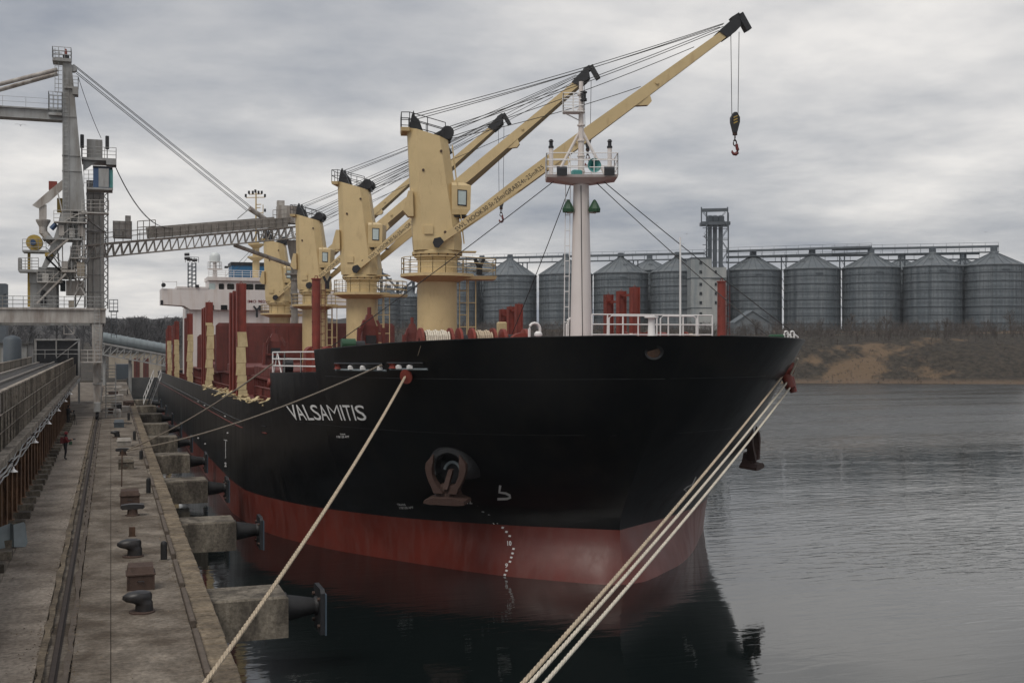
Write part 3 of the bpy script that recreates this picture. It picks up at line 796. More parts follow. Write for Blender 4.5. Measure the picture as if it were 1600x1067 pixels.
# ------------------------------------------------------------ the ship
CX = 21.0
def tz(y): return -0.012 * (y - 60.0)          # trim by the stern
LEV = [(-3.0, 43.6, [(0, 0), (.4, 1.1), (2, 2.3), (5, 4.4), (10, 8.0), (15, 10.8), (20, 12.7), (27, 14)]),
       (0.0, 45.3, [(0, 0), (.3, .9), (.8, 1.6), (1.6, 2.5), (3.5, 4.5), (9.3, 8.6), (13, 10.8), (19, 13), (26, 14)]),
       (2.05, 46.0, [(0, 0), (1.0, 1.32), (3.3, 4.3), (8.1, 8.7), (15.2, 12.3), (22, 13.8), (28, 14)]),
       (4.5, 44.6, [(0, 0), (1.0, 2.2), (2, 4.1), (5, 7.6), (9, 10.2), (16, 12.7), (23, 13.9), (28, 14)]),
       (7.3, 42.4, [(0, 0), (.3, 1.7), (.8, 2.9), (2, 5.1), (4.5, 7.9), (8, 9.9), (13, 11.6), (18.5, 13.1), (26, 13.9), (32, 14)]),
       (10.8, 40.0, [(0, 0), (.2, 1.8), (.5, 2.9), (1.2, 4.8), (3, 7.6), (5, 9.1), (7, 10.2), (10, 11.0), (15, 11.9), (21, 13.2), (30, 13.9), (36, 14)])]
STEM = [(z, s) for z, s, _ in LEV]
_memo = {}
def half(Y, Z):
    """half breadth of the hull at ship-frame height Z"""
    k = (round(Y, 4), round(Z, 4))
    if k in _memo: return _memo[k]
    d = Y - pchip(STEM, Z)
    if d <= 0: v = 0.0
    else: v = pchip([(z, pchip(tb, d)) for z, _, tb in LEV], Z)
    if Y > 190: v *= math.sqrt(max(0.0, 1 - ((Y - 190) / 24.0) ** 2 * (0.9 if Z > 4 else 1.3))) if Y < 206 else 0.7
    _memo[k] = v
    return v
def ztop(Y, after=False):
    if Y < 55 or (Y == 55 and not after): return 10.46 - 0.032 * (Y - 40)
    if Y < 61 or (Y == 61 and not after): return 8.92 - 0.02 * (Y - 55)
    return 7.2 + 0.9 * max(0, 1 - (Y - 61) / 2.2) ** 2 * 0.25
def hull_pt(Y, Z, side=-1, off=0.0):
    return Vector((CX + side * (half(Y, Z) + off), Y, Z + tz(Y)))
def hull_hit(px, py, lo=30.0, hi=200.0):
    v = ray(px, py); t = lo
    while t < hi:
        X, Y, Z = v.x * t, v.y * t, CAM_Z + v.z * t - tz(v.y * t)
        if abs(X - CX) <= half(Y, Z) and Z < 11: break
        t += 0.25
    a, b_ = t - 0.25, t
    for _ in range(18):
        m = (a + b_) / 2; Y = v.y * m
        if abs(v.x * m - CX) <= half(Y, CAM_Z + v.z * m - tz(Y)): b_ = m
        else: a = m
    Y = v.y * b_
    return Y, CAM_Z + v.z * b_ - tz(Y), (-1 if v.x * b_ < CX else 1)

ship = thing('cargo_ship', 'black-hulled bulk carrier with red bottom and four cream deck cranes moored at the quay', 'ship', (CX, 120, 0))
DS = [0, .05, .12, .22, .35, .5, .7, .95, 1.25, 1.6, 2, 2.5, 3, 3.6, 4.3, 5, 6, 7, 8, 9, 10, 11, 12, 13, 14, 15]
cols = [('n', d) for d in DS] + [('f', 55.0, True)] + [('f', y) for y in (56, 57, 58, 59, 60, 61)] + [('f', 61.0, True)] + [('f', y) for y in (61.4, 61.8, 62.3, 63.2, 64, 65, 66, 67, 68, 70, 72, 75, 80, 90, 110, 130, 150, 170, 185, 190, 194, 198, 201, 203.5, 205)]
def col_Y(c, Z):
    if c[0] == 'n':
        s = pchip(STEM, Z); return s + c[1] * (55 - s) / 15.0
    return c[1]
def col_top(c):
    if c[0] == 'n':
        z = 10.2
        for _ in range(6): z = ztop(min(54.999, col_Y(c, z))) if c[1] < 15 else ztop(55.0, False)
        return z
    return ztop(c[1], len(c) > 2)
FR = [0.0, .06, .12, .2, .28, .36, .44, .52, .6, .68, .76, .84, .92, 1.0]
def hull_sheet(rows_of, name, m):
    mb = MB(); nr = None; idx = {}
    for side in (-1, 1):
        prev = None
        for ci, c in enumerate(cols):
            zs = rows_of(c); nr = len(zs); cur = []
            for j, z in enumerate(zs):
                Y = col_Y(c, z)
                if ci == 0 and side == 1: cur.append(idx[(0, j)]); continue
                mb.v.append(hull_pt(Y, z, side)); cur.append(len(mb.v) - 1)
                if ci == 0: idx[(0, j)] = cur[-1]
            if prev is not None and not (c[0] == 'f' and len(c) > 2):
                for j in range(nr - 1): mb.f.append((prev[j], cur[j], cur[j + 1], prev[j + 1]))
            prev = cur
        idx[('end', side)] = prev
    for j in range(nr - 1):
        mb.f.append((idx[('end', -1)][j], idx[('end', 1)][j], idx[('end', 1)][j + 1], idx[('end', -1)][j + 1]))
    o = mb.build(name, m, ship, smooth=True)
    return o
hull = hull_sheet(lambda c: [2.05 + (col_top(c) - 2.05) * f for f in FR], 'hull', 'hull')
bottom = hull_sheet(lambda c: [-3, -2, -1.2, -.6, 0, .4, .8, 1.2, 1.65, 2.05], 'hull_bottom', 'boot')
# bulwark inner face with top cap
bw = MB()
for side in (-1, 1):
    seg = []
    for c in cols[3:]:
        if c[0] == 'f' and len(c) > 2:
            if len(seg) > 1: bw.loft(seg)
            seg = []
        z = col_top(c); Y = col_Y(c, z)
        a = hull_pt(Y, z, side, 0.0); e_ = 0.0
        if c[0] == 'n' and c[1] < 3: e_ = 0.22 * (1 - c[1] / 3.0)
        b_ = hull_pt(Y + e_, z, side, -0.16); c2 = hull_pt(Y + e_ * 1.5 + 0.15, z - 0.3, side, -0.2)
        up_ = Vector((0, 0, 0.03))
        seg.append([a + up_, b_ + up_, c2, a - up_ * 0.2])
    if len(seg) > 1: bw.loft(seg)
bw.build('bulwark', 'hull', ship)
dk = MB()
def deck(y0, y1, z, n, name):
    mb = MB(); ring = []
    for i in range(n + 1):
        Y = y0 + (y1 - y0) * i / n; h = max(0.05, half(Y, z) - 0.12)
        ring.append([(CX - h, Y, z + tz(Y)), (CX + h, Y, z + tz(Y))])
    mb.loft(ring, closed=False); return mb.build(name, 'redbrown', ship)
deck(41.5, 55, 9.05, 14, 'forecastle_deck')
deck(55.01, 61, 7.85, 6, 'forecastle_deck')
deck(61.01, 204, 6.25, 60, 'main_deck')
MB().box(CX - 9.8, CX + 9.8, 54.95, 55.05, 6.3, 9.08).build('forecastle_bulkhead', 'redbrown', ship)
MB().box(CX - 11.6, CX + 11.6, 60.95, 61.05, 6.2, 7.9).build('forecastle_bulkhead', 'redbrown', ship)
# weld seams on the plating
for zc, y0, y1, sd in ((8.75, 46.5, 54, -1), (8.75, 41.4, 46.5, -1), (6.4, 43.4, 58, -1), (8.75, 41.4, 43.5, 1), (6.4, 43.4, 45.5, 1)):
    pts = [hull_pt(y0 + (y1 - y0) * i / 20, zc, sd, 0.002) for i in range(21)]
    MB().tube(pts, 0.016, 5).build('weld_seam', 'hull', hull)
# rubbing bar near the gunwale aft of the name
for z0 in (5.95, 5.6):
    pts = [hull_pt(62 + i * 6, z0, -1, 0.03) for i in range(22)]
    MB().tube(pts, 0.04, 5).build('rubbing_bar', 'hull' if z0 > 5.8 else 'redbrown', hull)

# --- lettering and marks painted on the plating (mapped onto the curved shell)
def hull_text(body, corners, name, m, bold=0.0, cuts=1, off=0.02):
    """corners: photo points lower-left, lower-right, upper-left, upper-right"""
    uv, fs, w_, h_ = text_mesh(body, 1, bold, cuts, 1.12 if len(body) == 10 else 1.0)
    k = [hull_hit(*c) for c in corners]; side = k[0][2]
    mb = MB()
    for u, v in uv:
        Y = (k[0][0] * (1 - u) + k[1][0] * u) * (1 - v) + (k[2][0] * (1 - u) + k[3][0] * u) * v
        Z = (k[0][1] * (1 - u) + k[1][1] * u) * (1 - v) + (k[2][1] * (1 - u) + k[3][1] * u) * v
        mb.v.append(hull_pt(Y, Z, side, off))
    mb.f = list(fs)
    return mb.build(name, m, hull)
for ch_, u0, u1 in (('V', 0, .108), ('A', .098, .20), ('L', .215, .295), ('S', .305, .40), ('A', .402, .508), ('M', .523, .668), ('I', .692, .712), ('T', .727, .817), ('I', .838, .858), ('S', .876, 1.0)):
    lerp2 = lambda p, q_, t_: (p[0] + (q_[0] - p[0]) * t_, p[1] + (q_[1] - p[1]) * t_)
    lo_, lo2, hi_, hi2 = (458, 656), (575, 657), (446, 632), (569, 633)
    hull_text(ch_, [lerp2(lo_, lo2, u0), lerp2(lo_, lo2, u1), lerp2(hi_, hi2, u0), lerp2(hi_, hi2, u1)], 'name_letter', 'paint', -0.016 if ch_ == 'M' else 0.004, 2, 0.03)
hull_text('TANK', [(532, 679.5), (541, 679.5), (531.5, 677), (540.5, 677)], 'hull_marking', 'paint', 0.01)
hull_text('118/128 APT', [(527, 684), (547, 684), (526, 680.5), (546, 680.5)], 'hull_marking', 'paint', 0.01)
hull_text('TRANS', [(622, 790), (635, 790), (620.5, 786.5), (633.5, 786.5)], 'hull_marking', 'paint', 0.01)
hull_text('118/128 APT', [(625, 795), (647, 794.5), (624, 791.5), (646, 791)], 'hull_marking', 'paint', 0.01)
def mark_patch(mb, px, py, s, side=None):
    Y, Z, sd_ = hull_hit(px, py)
    k = len(mb.v)
    for dx, dy in ((-1.7, 0.6), (0.8, 1.3), (1.7, -0.6), (-0.8, -1.3)):
        Y, Z, sd_ = hull_hit(px + dx * s, py + dy * s); mb.v.append(hull_pt(Y, Z, sd_, 0.02))
    mb.f.append((k, k + 1, k + 2, k + 3))
dm = [(748, 792), (755.5, 798.5), (764.5, 805), (786, 824), (792, 830.5), (797, 837), (803, 857), (801.5, 864), (799.5, 870.5), (797.5, 877), (792, 891), (789.5, 897.5)]
for px, py in dm:
    mb = MB(); mark_patch(mb, px, py, 1.4); mb.build('draught_dash', 'paint', hull)
hull_text('10', [(793.5, 852), (800, 852), (793, 844.5), (799.5, 844.5)], 'draught_number', 'paint', 0.03, 0)
hull_text('9', [(789.5, 886.5), (794, 886.5), (790, 879.5), (794.5, 879.5)], 'draught_number', 'paint', 0.03, 0)
hull_text('11', [(772, 819), (779, 818), (768, 813), (775, 812.5)], 'draught_number', 'paint', 0.02, 0)
hull_text('12', [(731, 787), (739, 787), (727, 780), (735, 780)], 'draught_number', 'paint', 0.02, 0)
# the bulb symbol on each bow
def bulb_mark(pts, r=1.9):
    mb = MB(); n_ = len(pts)
    for i, p in enumerate(pts):
        a, b_ = Vector(pts[max(0, i - 1)]), Vector(pts[min(n_ - 1, i + 1)]); d = (b_ - a).normalized(); n = Vector((-d.y, d.x)) * r
        for q_ in (Vector(p) + n, Vector(p) - n):
            Y, Z, s_ = hull_hit(q_.x, q_.y); mb.v.append(hull_pt(Y, Z, s_, 0.025))
    mb.f = [(2 * i, 2 * i + 1, 2 * i + 3, 2 * i + 2) for i in range(n_ - 1)]
    return mb.build('bulb_mark', 'paint', hull)
bulb_mark([(782.5, 758), (781, 769), (791, 770.5), (797, 773.5), (798, 777), (793, 779), (778, 779.5)])
bulb_mark([(1087, 744.5), (1081, 757), (1074, 760), (1068, 765), (1072, 767)], 1.0)
# load line and loose marks aft
def stroke(x0, y0, x1, y1, w_):
    a, b_ = hull_hit(x0, y0), hull_hit(x1, y1); mb = MB()
    for (Y, Z, s_), sgn in ((a, 1), (b_, -1)):
        k = (hull_pt(Y - w_, Z, s_, 0.02), hull_pt(Y + w_, Z, s_, 0.02)); mb.v += list(k if sgn == 1 else k[::-1])
    mb.f = [(0, 1, 2, 3)]; return mb.build('load_line', 'paint', hull)
stroke(353, 687, 353, 716, 0.16); stroke(350.5, 687, 355.5, 687.8, 0.5)
hull_text('2', [(351, 729), (354.5, 729), (351, 722), (354.5, 722)], 'hull_marking', 'paint', 0.03, 0)
stroke(283.5, 636, 283.5, 661, 0.12)
for px, py in ((320, 633), (310, 627), (352, 650), (310, 684), (321, 693), (356, 676)):
    mb = MB(); mark_patch(mb, px, py, 0.9); mb.build('hull_dot', 'paint', hull)

# --- anchors in their pockets
def anchor(ax, ay, side):
    """ax, ay: photo pixel of the crown base"""
    Y, Z, s_ = hull_hit(ax, ay - 36) if side < 0 else (51.2, 5.2, 1)
    c = hull_pt(Y, Z, side)
    yb = Vector((-0.62, -0.78, -0.12)).normalized() if side < 0 else Vector((0.72, -0.69, -0.12)).normalized()
    xt = yb.cross(Vector((0, 0, 1))).normalized()
    if xt.dot(Vector((CS, -SN, 0))) < 0: xt = -xt
    up = Vector((0, 0, 1))
    def W0(u, v, o): return c + xt * u * 0.93 + up * v * 0.95 + yb * (o + (0.26 if side < 0 else -0.3))
    # hawse collar: thick lip, open below
    bol = MB(); n = 18; rings = []
    for i in range(n + 1):
        a = math.pi * (-0.15 + 1.3 * i / n); ca, sa = math.cos(a), math.sin(a)
        rings.append([W0(ca * r, 0.25 + sa * r * 0.95, o) for r, o in ((0.66, 0.1), (0.68, 0.55), (0.78, 0.64), (0.96, 0.62), (1.10, 0.45), (1.28, -0.2), (1.5, -1.6), (0.72, -1.2))])
    bol.loft(rings); bol.build('hawse_collar', mat('collar_black', (0.014, 0.0145, 0.016), 0.5, var=0.3), hull, smooth=True)
    dsk = MB(); dsk.loft([[W0(math.cos(2 * math.pi * i / 20) * 0.8, 0.2 + math.sin(2 * math.pi * i / 20) * 0.75, o) for i in range(20)] for o in (-0.9, -0.02)])
    dsk.build('hawse_pipe', 'black', hull)
    rg = MB(); rg.tube([W0(math.cos(math.pi * (0.1 + 0.8 * i / 10)) * 0.42, -0.05 + math.sin(math.pi * (0.1 + 0.8 * i / 10)) * 0.5, 0.1) for i in range(11)], 0.07, 8); rg.build('hawse_ring', 'tarp', hull, smooth=True)
    def W(u, v, o): return W0(u, v, o + 0.28)
    an = MB()
    # crown plate
    pl = [(-1.02, -1.22), (-0.98, -1.08), (-0.55, -0.95), (0.55, -0.95), (0.98, -1.08), (1.02, -1.22), (0.7, -1.26), (-0.7, -1.26)]
    an.loft([[W(u, v, 0.0) for u, v in pl], [W(u, v, 0.85) for u, v in pl]])
    # crown body
    an.loft([[W(u, -1.0, o) for u, o in ((-0.62, 0.02), (0.62, 0.02), (0.55, 0.55), (-0.55, 0.55))], [W(u, -0.72, o) for u, o in ((-0.5, 0.05), (0.5, 0.05), (0.45, 0.5), (-0.45, 0.5))],
             [W(u, -0.46, o) for u, o in ((-0.42, 0.08), (0.42, 0.08), (0.36, 0.42), (-0.36, 0.42))]])
    for k in (-0.28, 0.0, 0.28): an.loft([[W(k - 0.03, -1.0, 0.5), W(k + 0.03, -1.0, 0.5), W(k + 0.03, -1.0, 0.62), W(k - 0.03, -1.0, 0.62)], [W(k - 0.03, -0.5, 0.4), W(k + 0.03, -0.5, 0.4), W(k + 0.03, -0.5, 0.46), W(k - 0.03, -0.5, 0.46)]])
    # two curved flukes
    for s2 in (-1, 1):
        rings = []
        for u, v, wd, th in ((0.34, -0.78, 0.22, 0.20), (0.50, -0.52, 0.17, 0.19), (0.68, -0.26, 0.145, 0.17), (0.80, 0.02, 0.145, 0.15), (0.85, 0.30, 0.16, 0.14), (0.82, 0.55, 0.17, 0.12), (0.72, 0.80, 0.07, 0.06), (0.64, 0.95, 0.015, 0.02)):
            rings.append([W(s2 * (u + a * wd), v, 0.52 + b2 * th) for a, b2 in ((-1, -1), (1, -1), (1, 1), (-1, 1))])
        an.loft(rings)
    # shank
    an.loft([[W(u, v, o) for u, v, o in ((-0.15, -0.6, 0.4), (0.10, -0.6, 0.4), (0.10, -0.6, 0.66), (-0.15, -0.6, 0.66))], [W(u, v, o) for u, v, o in ((-0.02, 0.2, 0.05), (0.2, 0.2, 0.05), (0.2, 0.2, 0.28), (-0.02, 0.2, 0.28))]])
    an.build('anchor', 'anchor', hull)
anchor(712, 770, -1)
anchor(1168, 745, 1)

# --- bow chocks, discs and rollers
def slot(px0, px1, y0, y1, items):
    a = hull_hit(px0, y1); b_ = hull_hit(px1, y1 - 1)
    Z0, Z1 = min(a[1], b_[1]), hull_hit((px0 + px1) / 2, y0)[1]
    fr = MB(); n = 14; lo = [hull_pt(a[0] + (b_[0] - a[0]) * i / n, Z0, -1, 0.03) for i in range(n + 1)]
    hi = [hull_pt(a[0] + (b_[0] - a[0]) * i / n, Z1, -1, 0.03) for i in range(n + 1)]
    MB().tube(lo, 0.05, 6).build('chock_lip', 'tarp', hull); MB().tube(hi, 0.05, 6).build('chock_lip', 'hull', hull)
    bk = MB(); bk.loft([[lo[i] + Vector((0.02, 0, 0)), hi[i] + Vector((0.02, 0, 0))] for i in range(n + 1)], closed=False); bk.build('chock_shade_panel', 'black', hull)  # black sheet over the uncut plating paints the slot's shaded inside
    for u, kind in items:
        Y = a[0] + (b_[0] - a[0]) * u; c = hull_pt(Y, (Z0 + Z1) / 2, -1, 0.05); h = (Z1 - Z0) * 0.42
        if kind == 'roller': MB().lathe(c - Vector((0, 0, h)), [(0.10, 0), (0.22, 0.02), (0.16, h * 0.5), (0.15, h), (0.16, h * 1.5), (0.22, h * 1.98), (0.1, h * 2)], 12).build('fairlead_roller', 'redbright', hull, smooth=True)
        else: MB().bevbox(c.x - 0.1, c.x + 0.1, c.y - 0.13, c.y + 0.13, c.z - h, c.z + h * 0.6, 0.05).build('roller_cheek', 'whiterail', hull)
slot(526, 603, 568.5, 577.5, ((0.08, 'roller'), (0.36, 'cheek'), (0.62, 'cheek'), (0.93, 'cheek')))
slot(611, 668, 567.5, 576.5, ((0.15, 'roller'), (0.32, 'cheek'), (0.62, 'cheek')))
Y, Z, _ = hull_hit(638, 587); c = hull_pt(Y, Z, -1, 0.0); nr_ = Vector((-0.75, -0.62, -0.2)).normalized()
DISC = c + nr_ * 0.25
mb = MB(); mb.cyl(c, c + nr_ * 0.12, 0.20, 0.30, 20); mb.cyl(c + nr_ * 0.12, c + nr_ * 0.18, 0.31, 0.31, 20); mb.build('rat_guard', 'redbright', hull)
# centre chock in the stem
Y, Z, s_ = hull_hit(1021, 550); c = hull_pt(Y, Z, s_); nr_ = Vector((-0.28, -0.95, -0.12)).normalized()
xt = Vector((0, 0, 1)).cross(nr_).normalized(); up = nr_.cross(xt)
rg = MB(); rings = []
for i in range(24):
    a = 2 * math.pi * i / 24; rings.append([c + (xt * math.cos(a) * r + up * math.sin(a) * r * 0.8) + nr_ * o for r, o in ((0.25, -0.05), (0.27, 0.10), (0.36, 0.12), (0.40, 0.0), (0.34, -0.1))])
rings.append(rings[0]); rg.loft(rings, caps=False); rg.build('stem_chock', 'hull', hull, smooth=True)
MB().loft([[c + (xt * math.cos(2 * math.pi * i / 20) * 0.27 + up * math.sin(2 * math.pi * i / 20) * 0.21) + nr_ * o for i in range(20)] for o in (0.0, 0.05)]).build('chock_bore', 'rust', hull)
# port bow roller fairlead
ROLL = []
for px, py, r in ((1226, 581, 0.30), (1234, 592, 0.28), (1240, 541, 0.2)):
    p = P(px, py, Y=45.8 if py > 550 else 44.8); ROLL.append(p)
fl = MB(); p = ROLL[0]
fl.cyl(p + Vector((-0.35, 0, 0.12)), p + Vector((0.35, 0, 0.12)), 0.27, n=14); fl.cyl(p + Vector((0.1, 0.1, -0.05)), p + Vector((0.25, -0.1, -0.75)), 0.24, n=12); fl.cyl(p + Vector((0.4, 0.2, -0.25)), p + Vector((0.55, 0.1, -0.95)), 0.2, 0.16, n=12)
fl.box(p.x - 0.4, p.x + 0.45, p.y - 0.1, p.y + 0.9, p.z + 0.2, p.z + 0.42)
fl.build('roller_fairlead', 'redbright', hull, smooth=True)
p = ROLL[2]; MB().box(p.x - 0.3, p.x + 0.28, p.y - 0.05, p.y + 0.8, p.z - 0.16, p.z + 0.1).build('chock', 'redbright', hull)

# --- deck cranes
def solve_jib(F, tip_px, LJ):
    v = ray(*tip_px); o = Vector((0, 0, CAM_Z)) - F
    A = v.dot(v); B = 2 * o.dot(v); C_ = o.dot(o) - LJ * LJ; D = B * B - 4 * A * C_
    t = (-B + math.sqrt(max(0, D))) / (2 * A)
    return Vector((0, 0, CAM_Z)) + v * t
def make_crane(Y, tip_px, hook_drop, label):
    z0 = 6.25 + tz(Y); B = Vector((CX, Y, 0)); dz = tz(Y) - tz(75.8)
    Zs = lambda z: z + dz
    foot = Vector((CX, Y, Zs(17.05)))
    tip = solve_jib(foot, tip_px, 25.6)
    ax = Vector((tip.x - foot.x, tip.y - foot.y, 0)).normalized(); ay = Vector((-ax.y, ax.x, 0))
    def W(x, y, z): return B + ax * x + ay * y + Vector((0, 0, Zs(z)))
    ped = MB(); ped.lathe((CX, Y, 0), [(1.45, z0), (1.45, z0 + 0.4), (1.36, z0 + 0.5), (1.36, Zs(14.85))], 32); ped.lathe((CX, Y, 0), [(1.34, Zs(14.8)), (1.34, Zs(15.95)), (1.42, Zs(15.98)), (1.42, Zs(16.1)), (1.56, Zs(16.12)), (1.56, Zs(16.3)), (1.72, Zs(16.32)), (1.72, Zs(16.5)), (1.6, Zs(16.56))], 32)
    cr = ped.build('deck_crane', 'cream', ship, smooth=True)
    cr['label'] = label
    tw = MB(); 
    def ring(z, xa, xb, hy, ch): return [W(x, y, z) for x, y in ((xa + ch, -hy), (xb - ch, -hy), (xb, -hy + ch), (xb, hy - ch), (xb - ch, hy), (xa + ch, hy), (xa, hy - ch), (xa, -hy + ch))]
    top = ring(24.85, -2.05, 0.7, 1.15, 0.6)
    top = [p - Vector((0, 0, 0.29 * ((p - B).dot(ax) + 2.05))) for p in top]
    tw.loft([ring(16.56, -1.6, 1.6, 1.5, 0.55), ring(17.2, -1.66, 1.62, 1.52, 0.55), ring(19.5, -1.78, 1.35, 1.42, 0.58), top]); t_ = tw.build('tower', 'cream', cr)
    MB().loft([[W(x, -1.47 - 0.07 * (19.2 - z) / 2.0, z) for x, z in ((-0.95, 17.6), (-0.35, 17.6), (-0.35, 18.15), (-0.95, 18.15))], [W(x, -1.6 - 0.0 * z, z) for x, z in ((-0.95, 17.6), (-0.35, 17.6), (-0.35, 18.15), (-0.95, 18.15))]]).build('access_door', 'cream', cr)
    for x, z in ((0.45, 17.75), (-1.0, 21.9), (0.2, 23.2)):
        c_ = W(x, -1.5 + (z - 17.2) * 0.05, z); MB().cyl(c_, c_ - ay * 0.1, 0.09, n=8).build('lifting_eye', 'rustbox', cr)
    for k_ in range(16):
        a_ = 2 * math.pi * k_ / 16; c_ = W(1.64 * math.cos(a_), 1.64 * math.sin(a_), 16.22); MB().cyl(c_, c_ + Vector((0, 0, 0.1)), 0.05, n=6).build('bolt', 'rustbox', cr)
    bx = MB(); bx.loft([[W(x, y, 18.8) for x, y in ((-2.0, -1.3), (-1.65, -1.3), (-1.65, -0.2), (-2.0, -0.2))], [W(x, y, 19.2) for x, y in ((-2.35, -1.3), (-1.65, -1.3), (-1.65, -0.2), (-2.35, -0.2))], [W(x, y, 20.5) for x, y in ((-2.0, -1.3), (-1.7, -1.3), (-1.7, -0.2), (-2.0, -0.2))]]); bx.build('cable_box', 'cream', cr)
    # cab
    cb = MB(); cb.loft([[W(x, y, 18.95) for x, y in ((0.9, -1.35), (1.9, -1.35), (1.9, 0.1), (0.9, 0.1))], [W(x, y, 19.3) for x, y in ((0.9, -1.4), (2.15, -1.4), (2.15, 0.15), (0.9, 0.15))], [W(x, y, 20.9) for x, y in ((0.9, -1.4), (2.2, -1.4), (2.2, 0.15), (0.9, 0.15))], [W(x, y, 21.1) for x, y in ((0.9, -1.3), (1.7, -1.3), (1.7, 0.05), (0.9, 0.05))]])
    cb.build('cab', 'cream', cr)
    MB().loft([[W(x, -1.43, z) for x, z in ((1.28, 19.55), (1.90, 19.5), (1.92, 20.58), (1.28, 20.62))], [W(x, -1.38, z) for x, z in ((1.28, 19.55), (1.90, 19.5), (1.92, 20.58), (1.28, 20.62))]]).build('window_frame', 'black', cr)
    MB().loft([[W(x, -1.47, z) for x, z in ((1.34, 19.62), (1.84, 19.58), (1.86, 20.5), (1.34, 20.53))], [W(x, -1.42, z) for x, z in ((1.34, 19.62), (1.84, 19.58), (1.86, 20.5), (1.34, 20.53))]]).build('window', 'glasslight', cr)
    MB().beam(W(0.9, -0.6, 18.85), W(2.5, -0.6, 18.85), 1.3, 0.08).build('cab_step', 'black', cr)
    # round platform with landing
    pf = MB(); n = 28
    rg = lambda r, z: [W(r * math.cos(2 * math.pi * i / n), r * math.sin(2 * math.pi * i / n), z) for i in range(n)]
    pf.loft([rg(1.38, 14.45), rg(2.45, 14.78), rg(2.5, 14.8), rg(2.5, 15.0), rg(1.38, 15.0)])
    pf.build('platform', 'cream', cr)
    ld = MB(); ld.loft([[W(x, y, 14.62) for x, y in ((1.6, -1.0), (3.9, -1.0), (3.9, 0.8), (1.6, 0.8))], [W(x, y, 14.86) for x, y in ((1.6, -1.1), (4.0, -1.1), (4.0, 0.9), (1.6, 0.9))]]); ld.build('landing', 'cream', cr)
    rl = MB(); pts = [W(2.42 * math.cos(a), 2.42 * math.sin(a), 15.0) for a in [R(40 + i * 20) for i in range(15)]]
    pts = pts + [W(3.9, -1.0, 14.9), W(3.9, 0.8, 14.9), W(1.9, 1.3, 15.0)]
    rl.rail(pts, 1.1, 0.028, 3, 1.6); rl.build('railing', 'cream' , cr)
    MB().beam(W(1.0, -0.5, 16.5), W(2.6, -0.5, 16.5), 0.9, 0.08).build('step', 'cream', cr)
    # ladder in its hoops beside the pedestal
    lb = MB(); lb.ladder(W(1.75, -0.4, 6.5 + 0.0), W(1.75, -0.4, 14.7), 0.5, 0.04, 0.75, tuple(ax)); lb.ladder(W(2.35, -0.4, 6.5), W(2.35, -0.4, 14.7), 0.5, 0.04, 1.5, tuple(ax)); lb.build('ladder', 'cream', cr)
    l2 = MB(); l2.ladder(W(1.75, -1.2, 17.0), W(0.95, -1.2, 23.6), 0.4, 0.03, 0.5, tuple(ay)); l2.build('ladder', 'cream', cr)
    # head gear
    sh_ = MB()
    for y in (-0.5, 0.5): sh_.loft([[W(x, y + o, z) for x, z in ((-1.95, 24.75), (-0.95, 24.5), (-1.25, 25.35), (-1.55, 25.65), (-1.62, 26.0), (-1.75, 25.7))] for o in (-0.22, 0.22)])
    sh_.build('sheave_housing', 'black', cr)
    s2 = MB()
    for y in (-0.55, 0.55): s2.cyl(W(0.65, y - 0.18, 24.55), W(0.65, y + 0.18, 24.55), 0.45, n=18)
    s2.loft([[W(x, y, z) for x, z in ((-0.5, 24.35), (0.9, 23.95), (0.9, 24.7), (0.5, 24.9))] for y in (-0.4, 0.4)])
    s2.build('sheave', 'black', cr)
    MB().loft([[W(x, y, 24.55) for x, y in ((-2.45, -1.0), (-1.9, -1.0), (-1.9, 1.0), (-2.45, 1.0))], [W(x, y, 24.8) for x, y in ((-2.5, -1.05), (-1.9, -1.05), (-1.9, 1.05), (-2.5, 1.05))]]).build('head_platform', 'cream', cr)
    tr_ = MB(); tr_.rail([W(0.5, -1.05, 24.15), W(-1.9, -1.05, 24.8), W(-2.45, -1.0, 24.8), W(-2.45, 1.0, 24.8), W(-1.9, 1.05, 24.8), W(0.5, 1.05, 24.15)], 1.0, 0.03, 2, 1.2); tr_.build('head_railing', 'black', cr)
    # jib: two tapering side girders joined by plates
    jd = (tip - foot); JL = jd.length; jd.normalize(); jn = ay.cross(jd).normalized()
    if jn.z < 0: jn = -jn
    def J(s, y, h): return foot + jd * s + ay * y + jn * h
    st = [(0.0, 1.78, .17), (2.2, 1.78, .25), (7.0, 1.5, .41), (13.0, 1.1, .43), (19.0, 0.82, .36), (JL - 0.6, 0.62, .27)]
    jb = MB()
    for sgn in (-1, 1): jb.loft([[J(s, sgn * y, -h), J(s, sgn * (y - 0.16), -h), J(s, sgn * (y - 0.16), h), J(s, sgn * y, h)] for s, y, h in st])
    jb.loft([[J(s, -y + 0.1, h - 0.07), J(s, y - 0.1, h - 0.07), J(s, y - 0.1, h - 0.02), J(s, -y + 0.1, h - 0.02)] for s, y, h in st[2:]])
    jb.loft([[J(s, -y + 0.1, -h + 0.02), J(s, y - 0.1, -h + 0.02), J(s, y - 0.1, -h + 0.07), J(s, -y + 0.1, -h + 0.07)] for s, y, h in st[2:]])
    jib = jb.build('jib', 'cream', cr)
    for s in (10.4, 17.6):
        hh = pchip([(a, c_) for a, _, c_ in st], s); yy = pchip([(a, b2) for a, b2, _ in st], s)
        MB().loft([[J(s - 1.0, y, -hh + 0.01), J(s + 0.3, y, -hh + 0.01), J(s + 0.15, y, -hh - 0.42), J(s - 0.2, y, -hh - 0.5)] for y in (-yy + 0.02, -yy + 0.5)]).build('jib_bracket', 'cream', cr)
        c1 = J(s + 1.2, -yy, 0.02); MB().cyl(c1, c1 - ay * 0.06, 0.12, n=10).build('bolt_boss', 'cream', cr)
